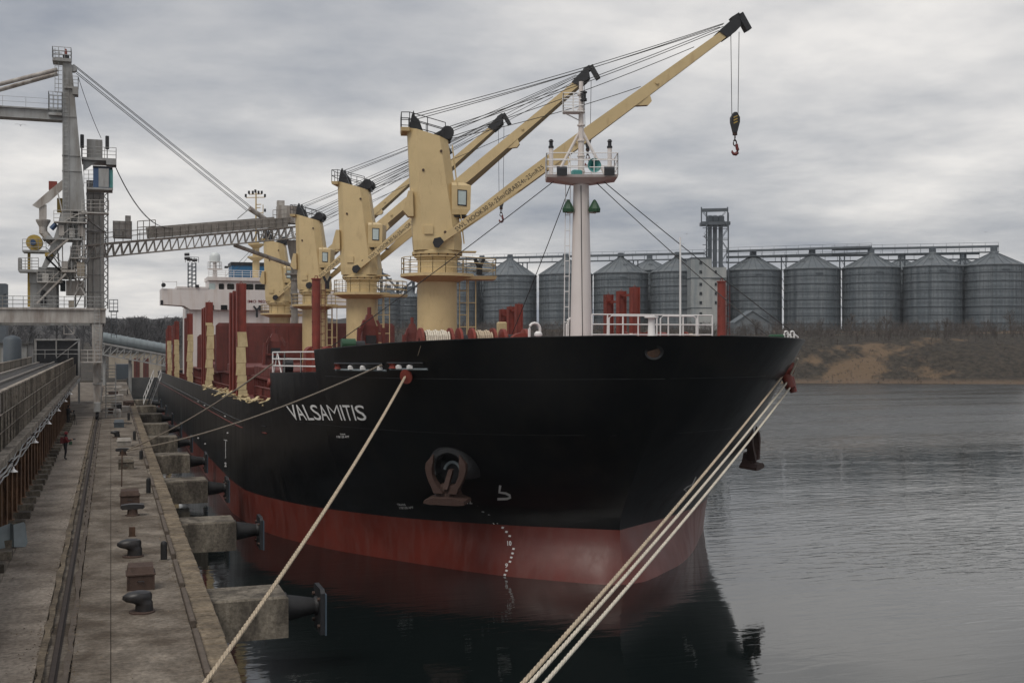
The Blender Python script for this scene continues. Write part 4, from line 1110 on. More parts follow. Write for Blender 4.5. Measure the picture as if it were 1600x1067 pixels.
    for y in (-1.86, 1.86): MB().loft([[J(s, y + o, h) for s, h in ((-0.42, -0.12), (-0.25, -0.32), (0.30, -0.2), (0.28, 0.2), (-0.1, 0.36), (-0.35, 0.2))] for o in (-0.1, 0.1)]).build('jib_hinge', 'black', cr)
    uv, fs, w_, h_ = text_mesh('SWL HOOK30.5t-25m/GRAB24t-25mR25', 1, 0.0)
    mb = MB()
    for u, v in uv:
        s = 1.4 + u * 7.4; y = -pchip([(a, b2) for a, b2, _ in st], s) - 0.012
        mb.v.append(J(s, y, (v - 0.5) * 0.30 - 0.02))
    mb.f = list(fs); mb.build('lettering', 'textblack', cr)
    hd = MB()
    for y in (-0.5, 0.5): hd.loft([[J(s, y + o, h) for s, h in ((JL - 1.0, 0.36), (JL - 0.75, -0.32), (JL, -0.34), (JL + 0.5, -0.25), (JL + 0.72, 0.1), (JL + 0.45, 0.5), (JL - 0.3, 0.45))] for o in (-0.2, 0.2)])
    e1 = J(JL + 0.45, 0, 0.45); e2 = e1 + ax * 0.55 + Vector((0, 0, 0.35)); e3 = e2 + ax * 0.65 + Vector((0, 0, -1.0))
    hd.beam(e1, e2, 0.65, 0.42); hd.beam(e2 + Vector((0, 0, 0.12)), e3, 0.65, 0.42)
    hd.build('jib_head', 'black', cr)
    # luffing wires
    src = [W(-1.6, -0.5, 25.75), W(-1.6, 0.5, 25.75), W(-1.5, 0.0, 25.5), W(0.75, -0.6, 24.95), W(0.75, 0.6, 24.95), W(0.85, -0.4, 24.3), W(0.85, 0.4, 24.3)]
    dst = [J(JL - 0.3, -0.5, 0.6), J(JL - 0.3, 0.5, 0.6), J(JL - 0.2, 0, 0.6), J(JL - 0.5, -0.55, 0.45), J(JL - 0.5, 0.55, 0.45), J(JL - 3.0, -0.4, 0.5), J(JL - 7.5, 0.4, 0.5)]
    for a, b_ in zip(src, dst):
        pts = [a.lerp(b_, i / 8) - Vector((0, 0, 0.22 * 4 * (i / 8) * (1 - i / 8))) for i in range(9)]
        MB().tube(pts, 0.026, 5).build('luffing_wire', 'wire', cr)
    # hook block on two falls
    hp = J(JL + 0.2, 0, -0.3)
    if hook_drop:
        bt = hp - Vector((0, 0, hook_drop))
        for s in (-0.3, 0.3): MB().cyl(hp + ax * s, bt + ax * s * 0.75 + Vector((0, 0, 0.5)), 0.024, n=5).build('hoist_wire', 'wire', cr)
        poly = [(-0.09, 0.68), (0.09, 0.68), (0.31, 0.32), (0.31, 0.0), (0.12, -0.72), (-0.12, -0.72), (-0.31, 0.0), (-0.31, 0.32)]
        blk = MB(); blk.loft([[bt + ax * u + ay * o + Vector((0, 0, v)) for u, v in poly] for o in (-0.2, 0.2)]); hb_ = blk.build('hook_block', 'black', cr)
        for k in range(3): MB().beam(bt + ax * -0.16 + ay * -0.21 + Vector((0, 0, 0.28 - k * 0.2)), bt + ax * 0.12 + ay * -0.21 + Vector((0, 0, 0.42 - k * 0.2)), 0.02, 0.08).build('warning_stripe', 'yellow', cr)
        ch = MB(); ch.cyl(bt - Vector((0, 0, 0.72)), bt - Vector((0, 0, 0.92)), 0.17, n=10)
        for k in range(2): ch.tube([bt + ax * (0.13 * math.cos(a)) * (1 if k % 2 else 0.4) + ay * (0.13 * math.cos(a)) * (0.4 if k % 2 else 1) + Vector((0, 0, -1.1 - k * 0.36 + 0.22 * math.sin(a))) for a in [2 * math.pi * i / 10 for i in range(11)]], 0.045, 6)
        ch.build('swivel', 'anchor', cr)
        hk = MB(); hz = bt - Vector((0, 0, 1.95))
        hk.tube([hz + ax * x + Vector((0, 0, z)) for x, z in ((0.12, 0.42), (0.14, 0.2), (0.2, 0.0), (0.18, -0.18), (0.05, -0.30), (-0.1, -0.28), (-0.2, -0.15), (-0.2, -0.02))], [0.10, 0.11, 0.12, 0.13, 0.13, 0.11, 0.08, 0.03], 8)
        hk.build('hook', mat('hook_red', (0.13, 0.02, 0.018), 0.5), cr, smooth=True)
    return cr
CR1 = make_crane(75.8, (1141, 47), 6.35, 'foremost cream deck crane, its jib reaching highest into the sky')
make_crane(100.8, (912, 124), 5.2, 'second cream deck crane, its jib tip seen behind the white foremast')
make_crane(125.6, (778, 195), 8.0, 'third cream deck crane, beside the loader boom end')
make_crane(153.3, (690, 240), 0, 'aftmost cream deck crane, standing in front of the bridge')

# --- foremast
fmY = P(908, 500, X=CX).y
MY = fmY
def mast():
    Y = fmY; d = P(908, 500, X=CX).y; sc_ = (Vector((CX * SN + Y * CS, 0, 0)).x) / FPX
    def A(px, py, dy=0.0): return P(px, py, Y=Y + dy)
    zc = lambda py: P(908, py, X=CX).z
    c = Vector((CX, Y, 0))
    mb = MB(); mb.lathe((CX, Y, 0), [(0.60, 9.0), (0.54, 10.5), (0.37, zc(283))], 10)
    m_ = mb.build('foremast', 'white', ship, smooth=True)
    # platform: inverted pyramid with a deck
    xw = Vector((CS, -SN, 0)); yw = Vector((SN, CS, 0)); z1 = zc(277); z0 = zc(288.5)
    pf = MB(); pf.loft([[c + xw * u + yw * v + Vector((0, 0, z0)) for u, v in ((-0.45, -0.4), (0.45, -0.4), (0.45, 0.4), (-0.45, 0.4))], [c + xw * u + yw * v + Vector((0, 0, z1 - 0.12)) for u, v in ((-1.65, -0.9), (1.65, -0.9), (1.65, 0.9), (-1.65, 0.9))], [c + xw * u + yw * v + Vector((0, 0, z1)) for u, v in ((-1.68, -0.95), (1.68, -0.95), (1.68, 0.95), (-1.68, 0.95))]])
    pf.build('platform', 'white', m_)
    rl = MB(); rl.rail([c + xw * u + yw * v + Vector((0, 0, z1)) for u, v in ((-1.65, -0.9), (1.65, -0.9), (1.65, 0.9), (-1.65, 0.9))], 1.0, 0.025, 3, 1.0, True); rl.build('railing', 'whiterail', m_)
    tp = MB(); tp.cyl(c + Vector((0, 0, z1 - 0.1)), c + Vector((0, 0, zc(128))), 0.16, 0.10, 10)
    for k in range(6): zz_ = zc(270 - k * 24); tp.lathe((CX, Y, 0), [(0.14, zz_), (0.19, zz_ + 0.02), (0.19, zz_ + 0.08), (0.14, zz_ + 0.1)], 10)
    tp.build('topmast', 'white', m_)
    br = MB()
    for s in (-1, 1): br.cyl(c + xw * s * 1.2 + Vector((0, 0, z1)), c + xw * s * 0.08 + Vector((0, 0, zc(207))), 0.07, n=8)
    br.cyl(c + yw * 0.8 + Vector((0, 0, z1)), c + Vector((0, 0, zc(207))), 0.07, n=8)
    br.build('brace', 'white', m_)
    for s, hgt in ((-1.42, 222), (1.35, 222)):
        lp = MB(); b0 = c + xw * s + Vector((0, 0, z1)); lp.cyl(b0, Vector((b0.x, b0.y, zc(hgt + 10))), 0.11, n=8); lp.build('lamp_post', 'white', m_)
        MB().lathe((b0.x, b0.y, zc(hgt + 10)), [(0.13, 0), (0.13, 0.1), (0.09, 0.12), (0.09, 0.3), (0.13, 0.32), (0.06, 0.42)], 10).build('signal_lamp', 'black', m_)
    hn = MB(); h0 = c + xw * 0.55 + yw * -0.85 + Vector((0, 0, z1 + 0.42)); dr = (-yw * 0.95 + xw * 0.25).normalized()
    x = dr.cross(Vector((0, 0, 1))).normalized(); y = x.cross(dr)
    rings = []
    for r, o in ((0.06, -0.65), (0.07, -0.4), (0.11, -0.2), (0.2, -0.05), (0.33, 0.05), (0.33, 0.07), (0.28, 0.05), (0.12, -0.12), (0.04, -0.3)):
        rings.append([h0 + dr * o + (x * math.cos(2 * math.pi * i / 20) + y * math.sin(2 * math.pi * i / 20)) * r for i in range(20)])
    hn.loft(rings); hn.build('horn', 'teal', m_, smooth=True)
    MB().bevbox(h0.x - 0.75, h0.x - 0.3, h0.y + 0.7, h0.y + 1.0, z1, z1 + 0.3, 0.05).build('horn_gear', 'teal', m_)
    for s in (-0.95, 1.25):
        fl = c + xw * s + yw * -1.05 + Vector((0, 0, z1 + 0.12)); f = MB(); f.loft([[fl + xw * u + yw * o + Vector((0, 0, v + o * 0.6)) for u, v in ((-0.24, -0.16), (0.24, -0.16), (0.24, 0.16), (-0.24, 0.16))] for o in (-0.08, 0.12)]); f.build('floodlight', 'black', m_)
    # upper lamp basket
    bk = MB(); b0 = c + xw * -0.45 + Vector((0, 0, zc(176))); bk.rail([b0 + xw * u + yw * v for u, v in ((-0.4, -0.35), (0.55, -0.35), (0.55, 0.35), (-0.4, 0.35))], 0.85, 0.022, 3, 0.4, True)
    bk.beam(b0 + xw * -0.4, b0 + xw * 0.6, 0.7, 0.05); bk.cyl(b0 + xw * -0.4, b0 + xw * 0.4 - Vector((0, 0, 0.4)), 0.03, n=5); bk.build('lamp_basket', 'whiterail', m_)
    MB().lathe((c + xw * 0.1 - yw * 0.25).to_tuple()[:2] + (zc(160),), [(0.16, 0), (0.16, 0.12), (0.12, 0.14), (0.12, 0.36), (0.17, 0.38), (0.17, 0.44)], 12).build('masthead_lamp', 'black', m_)
    # green covered lamps each side
    for s in (-1, 1):
        g = c + xw * s * 0.62 + yw * -0.2 + Vector((0, 0, zc(331))); MB().lathe(g, [(0.28, -0.05), (0.3, 0.1), (0.2, 0.3), (0.08, 0.5), (0.03, 0.55)], 8).build('covered_lamp', 'green', m_)
        MB().beam(c + xw * s * 0.3 + Vector((0, 0, zc(332))), g - Vector((0, 0, 0.08)), 0.25, 0.06).build('lamp_bracket', 'white', m_)
    ld = MB(); ld.ladder(c + xw * -0.72 + Vector((0, 0, 9.2)), c + xw * -0.62 + Vector((0, 0, z0)), 0.22, 0.02, 0.7, tuple(xw)); ld.build('ladder', 'whiterail', m_)
    cb = MB(); cb.tube([c + xw * 0.05 + yw * -0.56 + Vector((0, 0, 9.3)), c + xw * 0.02 + yw * -0.50 + Vector((0, 0, 12)), c + xw * -0.03 + yw * -0.40 + Vector((0, 0, z0 - 0.1))], 0.02, 4); cb.build('cable', 'black', m_)
    # stays
    for a, b_ in ((c + xw * -1.3 + Vector((0, 0, z1 - 0.2)), P(513, 545, Y=56.5)), (c + xw * -0.5 + Vector((0, 0, z0)), P(800, 522, X=CX)), (c + xw * 1.0 + Vector((0, 0, z1 - 0.15)), P(1249, 527, Y=44.5)), (c + xw * 0.7 + Vector((0, 0, z0 + 0.1)), P(1199, 524, Y=43.0))):
        MB().tube([a.lerp(b_, i / 6) - Vector((0, 0, 0.1 * 4 * i / 6 * (1 - i / 6))) for i in range(7)], 0.022, 5).build('stay_wire', 'wire', m_)
mast()

# --- forecastle fittings
FD = 9.05
def fz(y): return FD + tz(y)
rl = MB(); a, b_ = P(925, 518, Y=46.2), P(1113, 518, Y=46.2); a.z = b_.z = 10.5 + (532 - 522) * 46 / 1800
for z in (0.0, 0.45, 0.88): rl.cyl(a + Vector((0, 0, z)), b_ + Vector((0, 0, z)), 0.032, n=6)
for k in range(9): p = a.lerp(b_, k / 8); rl.cyl(p - Vector((0, 0, 0.8)), p + Vector((0, 0, 0.88)), 0.035, n=6)
for u0, u1 in ((0.11, 0.5), (0.53, 0.83)):
    p0, p1 = a.lerp(b_, u0), a.lerp(b_, u1); f = Vector((0, -0.35, 0))
    rl.tube([p0 + f - Vector((0, 0, 0.7)), p0 + f + Vector((0, 0, 0.72)), p0 + f + Vector((0.12, 0, 0.82)), p1 + f + Vector((-0.12, 0, 0.82)), p1 + f + Vector((0, 0, 0.72)), p1 + f - Vector((0, 0, 0.7))], 0.032, 6)
rl.build('bow_railing', 'whiterail', ship)
p = P(1018, 505, Y=44.6); MB().lathe((p.x, p.y, 0), [(0.24, fz(44) - 0.1), (0.24, 10.55), (0.16, 10.75), (0.14, 11.45), (0.3, 11.47), (0.3, 11.55), (0.05, 11.56)], 14).build('vent_post', 'whiterail', ship, smooth=True)
p = P(1063, 505, Y=43.2); MB().cyl((p.x, p.y, fz(43)), (p.x, p.y, P(1063, 371, Y=43.2).z), 0.05, 0.035, 8).build('jackstaff', 'whiterail', ship)
def goose(px, py, Y, h, m='whiterail', r=0.07, bend=0.28):
    p = P(px, py, Y=Y); q = [p + Vector((0, 0, -0.15 if r < 0.05 else -1.0)), p + Vector((0, 0, h))]
    q += [p + Vector((bend - bend * math.cos(a), 0, h + bend * math.sin(a))) for a in [math.pi * i / 6 for i in range(1, 7)]] + [p + Vector((2 * bend, 0, h - 0.25))]
    MB().tube(q, r, 7).build('gooseneck_vent', m, ship, smooth=True)
goose(827, 528, 53, 0.45); goose(886, 527, 51.5, 0.65); goose(1225.5, 528, 43.5, 0.2, r=0.04, bend=0.09); goose(1235, 528, 43.5, 0.2, r=0.04, bend=0.09)
for px in (1229.5, 1239.5):
    p = P(px, 521, Y=43.5); MB().tube([p, p + Vector((0.25, 0, -0.18))], 0.04, 6).build('chock_stay', 'whiterail', ship)
for px, y0, Yp, w_ in ((494, 437, 57, 0.21), (1127.5, 441, 57, 0.24)):
    p = P(px, y0, Y=Yp); zb = 8.75 if px < 600 else 9.4
    rp = MB(); rp.cyl((p.x, p.y, zb), (p.x, p.y, p.z), w_, n=14); rp.cyl((p.x, p.y, p.z), (p.x, p.y, p.z + 0.06), w_ + 0.04, n=14); rp.tube([(p.x - 0.08, p.y, p.z + 0.05), (p.x - 0.06, p.y, p.z + 0.18), (p.x + 0.06, p.y, p.z + 0.18), (p.x + 0.08, p.y, p.z + 0.05)], 0.025, 5)
    o = rp.build('derrick_post', 'redbright', ship, smooth=True)
    ld = MB(); xs = w_ + 0.12; ld.ladder((p.x + xs, p.y - 0.1, zb), (p.x + xs, p.y - 0.1, p.z - 0.2), 0.2, 0.018, 0.33, (1, 0, 0))
    for k in range(6): zz_ = zb + 0.8 + k * (p.z - zb - 1) / 6; ld.cyl((p.x - w_ - 0.03, p.y - 0.1, zz_), (p.x + xs, p.y - 0.1, zz_), 0.02, n=4)
    ld.build('ladder', 'redbrown', o)
# mooring winches
def winch(px0, px1, Y, drums, zc, label):
    a, b_ = P(px0, 525, Y=Y), P(px1, 525, Y=Y); ln = (b_ - a).length; x = (b_ - a).normalized()
    a.z = b_.z = zc
    base = MB(); base.box(min(a.x, b_.x), max(a.x, b_.x), Y - 0.6, Y + 0.6, fz(Y), fz(Y) + 0.35); base.cyl(a, b_, 0.14, n=8)
    w_ = base.build('mooring_winch', 'redbrown', ship); w_['label'] = label
    for u0, u1, kind in drums:
        p, q_ = a.lerp(b_, u0), a.lerp(b_, u1)
        if kind == 'flange': MB().cyl(p, q_, 0.62, n=22).build('flange', 'redbright', w_)
        elif kind == 'gear': MB().lathe(p, [(0.3, 0), (0.58, 0.05), (0.58, (q_ - p).length * 0.6), (0.25, (q_ - p).length)], 16, 'x').build('gear_case', 'redbright', w_)
        elif kind == 'rope':
            n = max(4, int((q_ - p).length / 0.10)); rp = MB(); pts = []
            for i in range(n * 12):
                an_ = i / 12 * 2 * math.pi; s = i / (n * 12.0); wob = 0.03 * math.sin(i * 0.37)
                pts.append(p.lerp(q_, s) + Vector((0, math.sin(an_) * (0.46 + wob), math.cos(an_) * (0.46 + wob))))
            rp.tube(pts, 0.055, 5); rp.build('rope_coil', 'rope2' if u0 < 0.3 else 'rope', w_)
        elif kind == 'motor': MB().cyl(p, q_, 0.3, n=12).build('motor', 'black', w_)
winch(655, 850, 54.2, ((0, .02, 'flange'), (.03, .22, 'rope'), (.23, .25, 'flange'), (.30, .32, 'flange'), (.33, .37, 'motor'), (.40, .42, 'flange'), (.43, .56, 'rope'), (.57, .59, 'flange'), (.64, .70, 'gear'), (.70, .76, 'motor'), (.82, .88, 'gear')), 10.5, 'mooring winch with coiled pale rope drums near the foremost crane')
winch(975, 1092, 54.0, ((.0, .02, 'flange'), (.03, .3, 'rope'), (.31, .33, 'flange'), (.45, .6, 'gear'), (.65, .75, 'motor'), (.8, .82, 'flange'), (.83, .97, 'rope')), 10.35, 'mooring winch half hidden behind the white bow railing')
for px, r, Y in ((1000, 0.75, 52), (1118, 0.5, 52)):
    p = P(px, 522, Y=Y); MB().lathe((p.x, Y, 10.15), [(0.1, -0.25), (r, -0.22), (r, 0.22), (0.1, 0.25)], 24, 'y').build('chain_wheel', 'redbright', ship)
p = P(813, 520, Y=53.4); MB().lathe((p.x, 53.4, 10.25), [(0.1, -0.2), (0.62, -0.2), (0.62, 0.2), (0.1, 0.2)], 20, 'y').build('chain_wheel', 'redbright', ship)
for px, y0, Y, r in ((487, 541, 58.5, 0.36), (512, 541, 55.6, 0.26)):
    p = P(px, y0, Y=Y); m_ = MB(); m_.prism([(p.x - r, 8.7), (p.x + r, 8.7), (p.x + r, p.z - r)] + [(p.x + r * math.cos(a), p.z - r + r * math.sin(a)) for a in [math.pi * i / 10 for i in range(1, 10)]] + [(p.x - r, p.z - r)], 'y', Y - 0.4, Y + 0.5); m_.build('vent_trunk', 'redbright', ship)
MB().bevbox(P(778, 520, Y=55).x, P(790, 520, Y=55).x, 54.8, 55.2, 9, P(780, 503, Y=55).z, 0.05).build('cable_cabinet', 'paleyellow', ship)
p = P(545, 545, Y=53.5); MB().cyl((p.x - 0.35, 53.5, 10.35), (p.x + 0.3, 53.5, 10.35), 0.24, n=14).build('winch_motor', 'green', ship)
MB().cyl((p.x + 0.3, 53.5, 10.3), (p.x + 0.75, 53.5, 10.3), 0.18, n=12).build('winch_motor', 'black', ship)
p = P(1212, 526, Y=43.5); MB().bevbox(p.x - 0.3, p.x + 0.25, 43.2, 43.6, 10.2, p.z + 0.1, 0.06).build('deck_locker', 'green', ship)
p = P(645, 533, Y=52.0); MB().lathe((p.x, p.y, 10.2), [(0.0, -0.2), (0.3, -0.2), (0.3, 0.02), (0.2, 0.12), (0.02, 0.16)], 14).build('buoy', mat('buoy_yellow', (0.62, 0.5, 0.02), 0.5), ship, smooth=True)
p = P(841, 522, Y=49); MB().lathe((p.x, p.y, 0), [(0.12, 9.2), (0.12, 10.7), (0.19, 10.72), (0.19, 10.82), (0.1, 10.92)], 10).build('mushroom_vent', 'whiterail', ship, smooth=True)
# side railing at the break of the forecastle
rl = MB(); pts = [hull_pt(y, 8.85, -1, -0.12) for y in (55.2, 57, 59, 60.9)]
rl.rail(pts, 1.05, 0.035, 3, 1.6)
a, b_ = hull_pt(59.6, 8.85, -1, -0.15), hull_pt(60.8, 8.85, -1, -0.15); rl.beam(a, a.lerp(b_, 0.5) + Vector((0, 0, 1.0)), 0.05, 0.05); rl.beam(b_, a.lerp(b_, 0.5) + Vector((0, 0, 1.0)), 0.05, 0.05)
rl.build('side_railing', 'whiterail', ship)
rl = MB(); pts = [hull_pt(y, 8.8, 1, -0.12) for y in (55.2, 57, 59, 60.9)]; rl.rail(pts, 1.05, 0.035, 3, 1.6); rl.build('side_railing', 'whiterail', ship)
p = hull_pt(61.2, 8.3, -1, -0.2); MB().lathe(p, [(0.0, -0.3), (0.22, -0.25), (0.3, 0), (0.22, 0.25), (0.0, 0.3)], 12, 'x').build('pilot_light', 'redbright', ship, smooth=True)
p = hull_pt(60.0, 9.2, -1, -0.6); MB().lathe(p, [(0.1, -0.2), (0.42, -0.2), (0.42, 0.25), (0.1, 0.25)], 16, 'x').build('rope_reel', 'black', ship)
# main-deck guard rail, red, behind the stanchions
rl = MB(); rl.rail([(CX - 12.4, y, 6.3 + tz(y)) for y in (62, 66, 70, 74)], 1.5, 0.05, 3, 0.55); rl.build('deck_railing', 'redbrown', ship)
rl = MB(); rl.rail([(CX - 12.8, y, 6.3 + tz(y)) for y in range(76, 172, 12)], 1.2, 0.05, 3, 1.5); rl.build('deck_railing', 'redbrown', ship)

# --- hatches
for k, (y0, y1) in enumerate(((61.8, 73.0), (79, 97.6), (104, 122.4), (129, 150), (157, 172))):
    z = 6.25 + tz((y0 + y1) / 2); hw = 9.6
    cm = MB(); cm.box(CX - hw, CX + hw, y0, y1, z, z + 1.75); o = cm.build('hatch_coaming', 'redbrown', ship)
    s0 = MB().box(CX - hw - 0.32, CX - hw, y0 + 0.65, y0 + 0.75, z, z + 1.6).build('coaming_stay', 'redbrown', o)
    for i in range(1, int((y1 - y0) / 1.4)): copy_at(s0, (0, 1.4 * i, 0), o)
    MB().box(CX - hw - 0.4, CX - hw, y0, y1, z + 1.62, z + 1.76).build('coaming_ledge', 'redbrown', o)
for y0, y1, k in ((61.8, 73.0, 0), (79.2, 97.4, 1), (104, 121, 2), (133, 149, 3)):
    z = 8.05 + tz((y0 + y1) / 2)
    n = 2
    for i in range(n):
        ya, yb = y0 + (y1 - y0) * i / n + 0.06, y0 + (y1 - y0) * (i + 1) / n - 0.06
        MB().bevbox(CX - 9.75, CX + 9.75, ya, yb, z, z + 0.75, 0.08).build('hatch_cover', 'redbrown', ship)
# raised folding covers standing on edge
def raised(yc, hgt, x0, x1, lean, name='raised_hatch_cover'):
    z = 8.05 + tz(yc); mb = MB()
    for k in (0, 1):
        mb.loft([[(x0, yc + k * 0.9, z), (x1, yc + k * 0.9, z), (x1, yc + k * 0.9 + 0.6, z), (x0, yc + k * 0.9 + 0.6, z)],
                 [(x0, yc + lean + k * 0.3, z + hgt - 0.3), (x1, yc + lean + k * 0.3, z + hgt - 0.3), (x1, yc + lean + k * 0.3 + 0.5, z + hgt - 0.3), (x0, yc + lean + k * 0.3 + 0.5, z + hgt - 0.3)],
                 [(x0 + 0.3, yc + lean + k * 0.3 + 0.05, z + hgt), (x1 - 0.3, yc + lean + k * 0.3 + 0.05, z + hgt), (x1 - 0.3, yc + lean + k * 0.3 + 0.45, z + hgt), (x0 + 0.3, yc + lean + k * 0.3 + 0.45, z + hgt)]])
    o = mb.build(name, 'redbrown', ship)
    rb_ = MB()
    for i in range(9):
        x = x0 + (x1 - x0) * (i + 0.5) / 9; rb_.beam((x, yc - 0.03, z + 0.1), (x, yc + lean - 0.03, z + hgt - 0.4), 0.14, 0.10)
    rb_.build('cover_rib', 'redbrown', o)
    return o
raised(128.5, 5.2, CX - 10.2, CX + 9.6, 0.15)
raised(156.8, 4.4, CX - 10.2, CX + 9.8, 0.15)
# crane-side hatch jacks: stepped brown towers with a round head
def jack(px, y_top, Y, s, label):
    p = P(px, y_top, Y=Y); z0 = 6.3 + tz(Y); h = p.z - z0
    mb = MB()
    mb.box(p.x - 1.0 * s, p.x + 1.0 * s, Y - 0.5, Y + 0.5, z0, z0 + h * 0.62); mb.box(p.x - 0.62 * s, p.x + 0.62 * s, Y - 0.4, Y + 0.4, z0 + h * 0.62, z0 + h * 0.8)
    mb.loft([[(p.x - 0.5 * s, Y - 0.3, z0 + h * 0.8), (p.x + 0.5 * s, Y - 0.3, z0 + h * 0.8), (p.x + 0.5 * s, Y + 0.3, z0 + h * 0.8), (p.x - 0.5 * s, Y + 0.3, z0 + h * 0.8)], [(p.x - 0.22 * s, Y - 0.2, z0 + h * 0.92), (p.x + 0.22 * s, Y - 0.2, z0 + h * 0.92), (p.x + 0.22 * s, Y + 0.2, z0 + h * 0.92), (p.x - 0.22 * s, Y + 0.2, z0 + h * 0.92)]])
    mb.cyl((p.x, Y, z0 + h * 0.9), (p.x, Y, z0 + h), 0.16 * s, n=10)
    o = mb.build('hatch_jack', 'redbrown', ship)
    ar = MB()
    for sx in (-1, 1):
        ar.beam((p.x + sx * 1.15 * s, Y - 0.62, z0), (p.x + sx * 0.95 * s, Y - 0.62, z0 + h * 0.78), 0.24 * s, 0.3); ar.beam((p.x + sx * 0.95 * s, Y - 0.62, z0 + h * 0.7), (p.x + sx * 0.5 * s, Y - 0.5, z0 + h * 0.86), 0.18 * s, 0.2)
    for k in range(3): ar.beam((p.x - 1.05 * s, Y - 0.66, z0 + h * (0.2 + 0.2 * k)), (p.x + 1.05 * s, Y - 0.66, z0 + h * (0.2 + 0.2 * k)), 0.12, 0.14)
    ar.build('jack_arm', 'redbrown', o)
    bx = MB(); bx.box(p.x - 0.4 * s, p.x + 0.4 * s, Y - 0.7, Y - 0.5, z0 + h * 0.55, z0 + h * 0.7); bx.build('jack_motor', 'black', o)
jack(577, 480, 84.0, 0.95, ''); jack(644, 496, 92.0, 0.9, ''); jack(429, 513, 104.5, 1.0, '')

# --- cargo stanchions along both sides
def stanchion(Y, X, tall, cover):
    z0 = 6.4 + tz(Y); top = z0 + tall
    mb = MB(); w3 = 0.29; mb.box(X - w3 + 0.03, X + w3 - 0.03, Y - 0.12, Y - 0.04, z0, top); mb.box(X - w3, X - w3 + 0.05, Y - 0.26, Y + 0.26, z0, top); mb.box(X + w3 - 0.05, X + w3, Y - 0.26, Y + 0.26, z0, top)
    mb.tube([(X - 0.08, Y, top), (X, Y, top + 0.14), (X + 0.08, Y, top)], 0.025, 5)
    o = mb.build('cargo_stanchion', 'redbright', ship)
    if cover:
        z = z0 + 0.4; hts = [0.75, 0.45, 0.5, 0.7, 0.95, 1.1]; rr = random.Random(int(Y * 10)); zt = z0 + tall * cover
        k = 0
        while z < zt - 0.2 and k < 12:
            h = min(hts[k % 6] * rr.uniform(0.85, 1.15), zt - z); dx = rr.uniform(-0.07, 0.07); lean = rr.uniform(-0.06, 0.06); yw_ = Y - 0.34
            MB().loft([[(X - 0.31 + dx, yw_ - 0.09, z + 0.02), (X + 0.31 + dx, yw_ - 0.09, z + 0.02), (X + 0.27 + dx, yw_ + 0.05, z + 0.02), (X - 0.27 + dx, yw_ + 0.05, z + 0.02)], [(X - 0.27 + dx + lean, yw_ - 0.09, z + h), (X + 0.27 + dx + lean, yw_ - 0.09, z + h), (X + 0.27 + dx + lean, yw_ + 0.05, z + h), (X - 0.27 + dx + lean, yw_ + 0.05, z + h)]]).build('dunnage_board', 'paleyellow', o)
            z += h; k += 1
    return o
SX = CX - 13.35
for grp, (y0, tall, cover) in enumerate(((73.2, 7.8, 0.62), (97.8, 7.7, 0.78), (122.5, 7.6, 0.72), (147.5, 7.5, 0.7), (166, 7.4, 0.72))):
    for k in range(3):
        stanchion(y0 + k * 2.2, SX, tall - (0.35 if k else 0), cover if k == 0 else 0)
    br = MB(); br.beam((SX, y0, 6.4 + tz(y0) + tall - 0.8), (SX, y0 + 4.4, 6.4 + tz(y0) + tall - 0.8), 0.12, 0.16); br.beam((SX + 0.1, y0, 6.4 + tz(y0) + 2.6), (SX + 0.1, y0 + 4.4, 6.4 + tz(y0) + 2.6), 0.12, 0.16); br.build('stanchion_tie', 'redbrown', ship)
for y0, tall in ((72.0, 7.9), (95.8, 7.75)):
    X = CX + 13.0
    for k in range(3): stanchion(y0 + k * 2.2, X, tall - (0.15 * k), 0)
    br = MB()
    br.beam((X, y0, 6.4 + tz(y0) + tall - 0.5), (X, y0 + 2.2, 6.4 + tz(y0) + tall - 0.5), 0.14, 0.16); br.beam((X, y0 + 2.2, 6.4 + tz(y0) + tall - 0.9), (X, y0 + 4.4, 6.4 + tz(y0) + tall - 0.9), 0.14, 0.16); br.build('stanchion_tie', 'redbright', ship)
# split timber dunnage lying along the gunwale
rr = random.Random(5)
for k in range(80):
    Y = rr.choice((rr.uniform(62.5, 72), rr.uniform(74, 100), rr.uniform(62.5, 82))); L_ = rr.uniform(0.5, 1.3); a = rr.uniform(0, 6.28); e = rr.uniform(-0.1, 0.22)
    X = CX - half(Y, 7) + rr.uniform(0.05, 0.55); p = Vector((X, Y, 7.12 + tz(Y) + rr.uniform(0.0, 0.2))); d = Vector((math.cos(a) * 0.35, math.sin(a), e)).normalized() * L_ / 2
    MB().beam(p - d, p + d, 0.16, 0.05).build('dunnage_slat', 'paleyellow', ship)

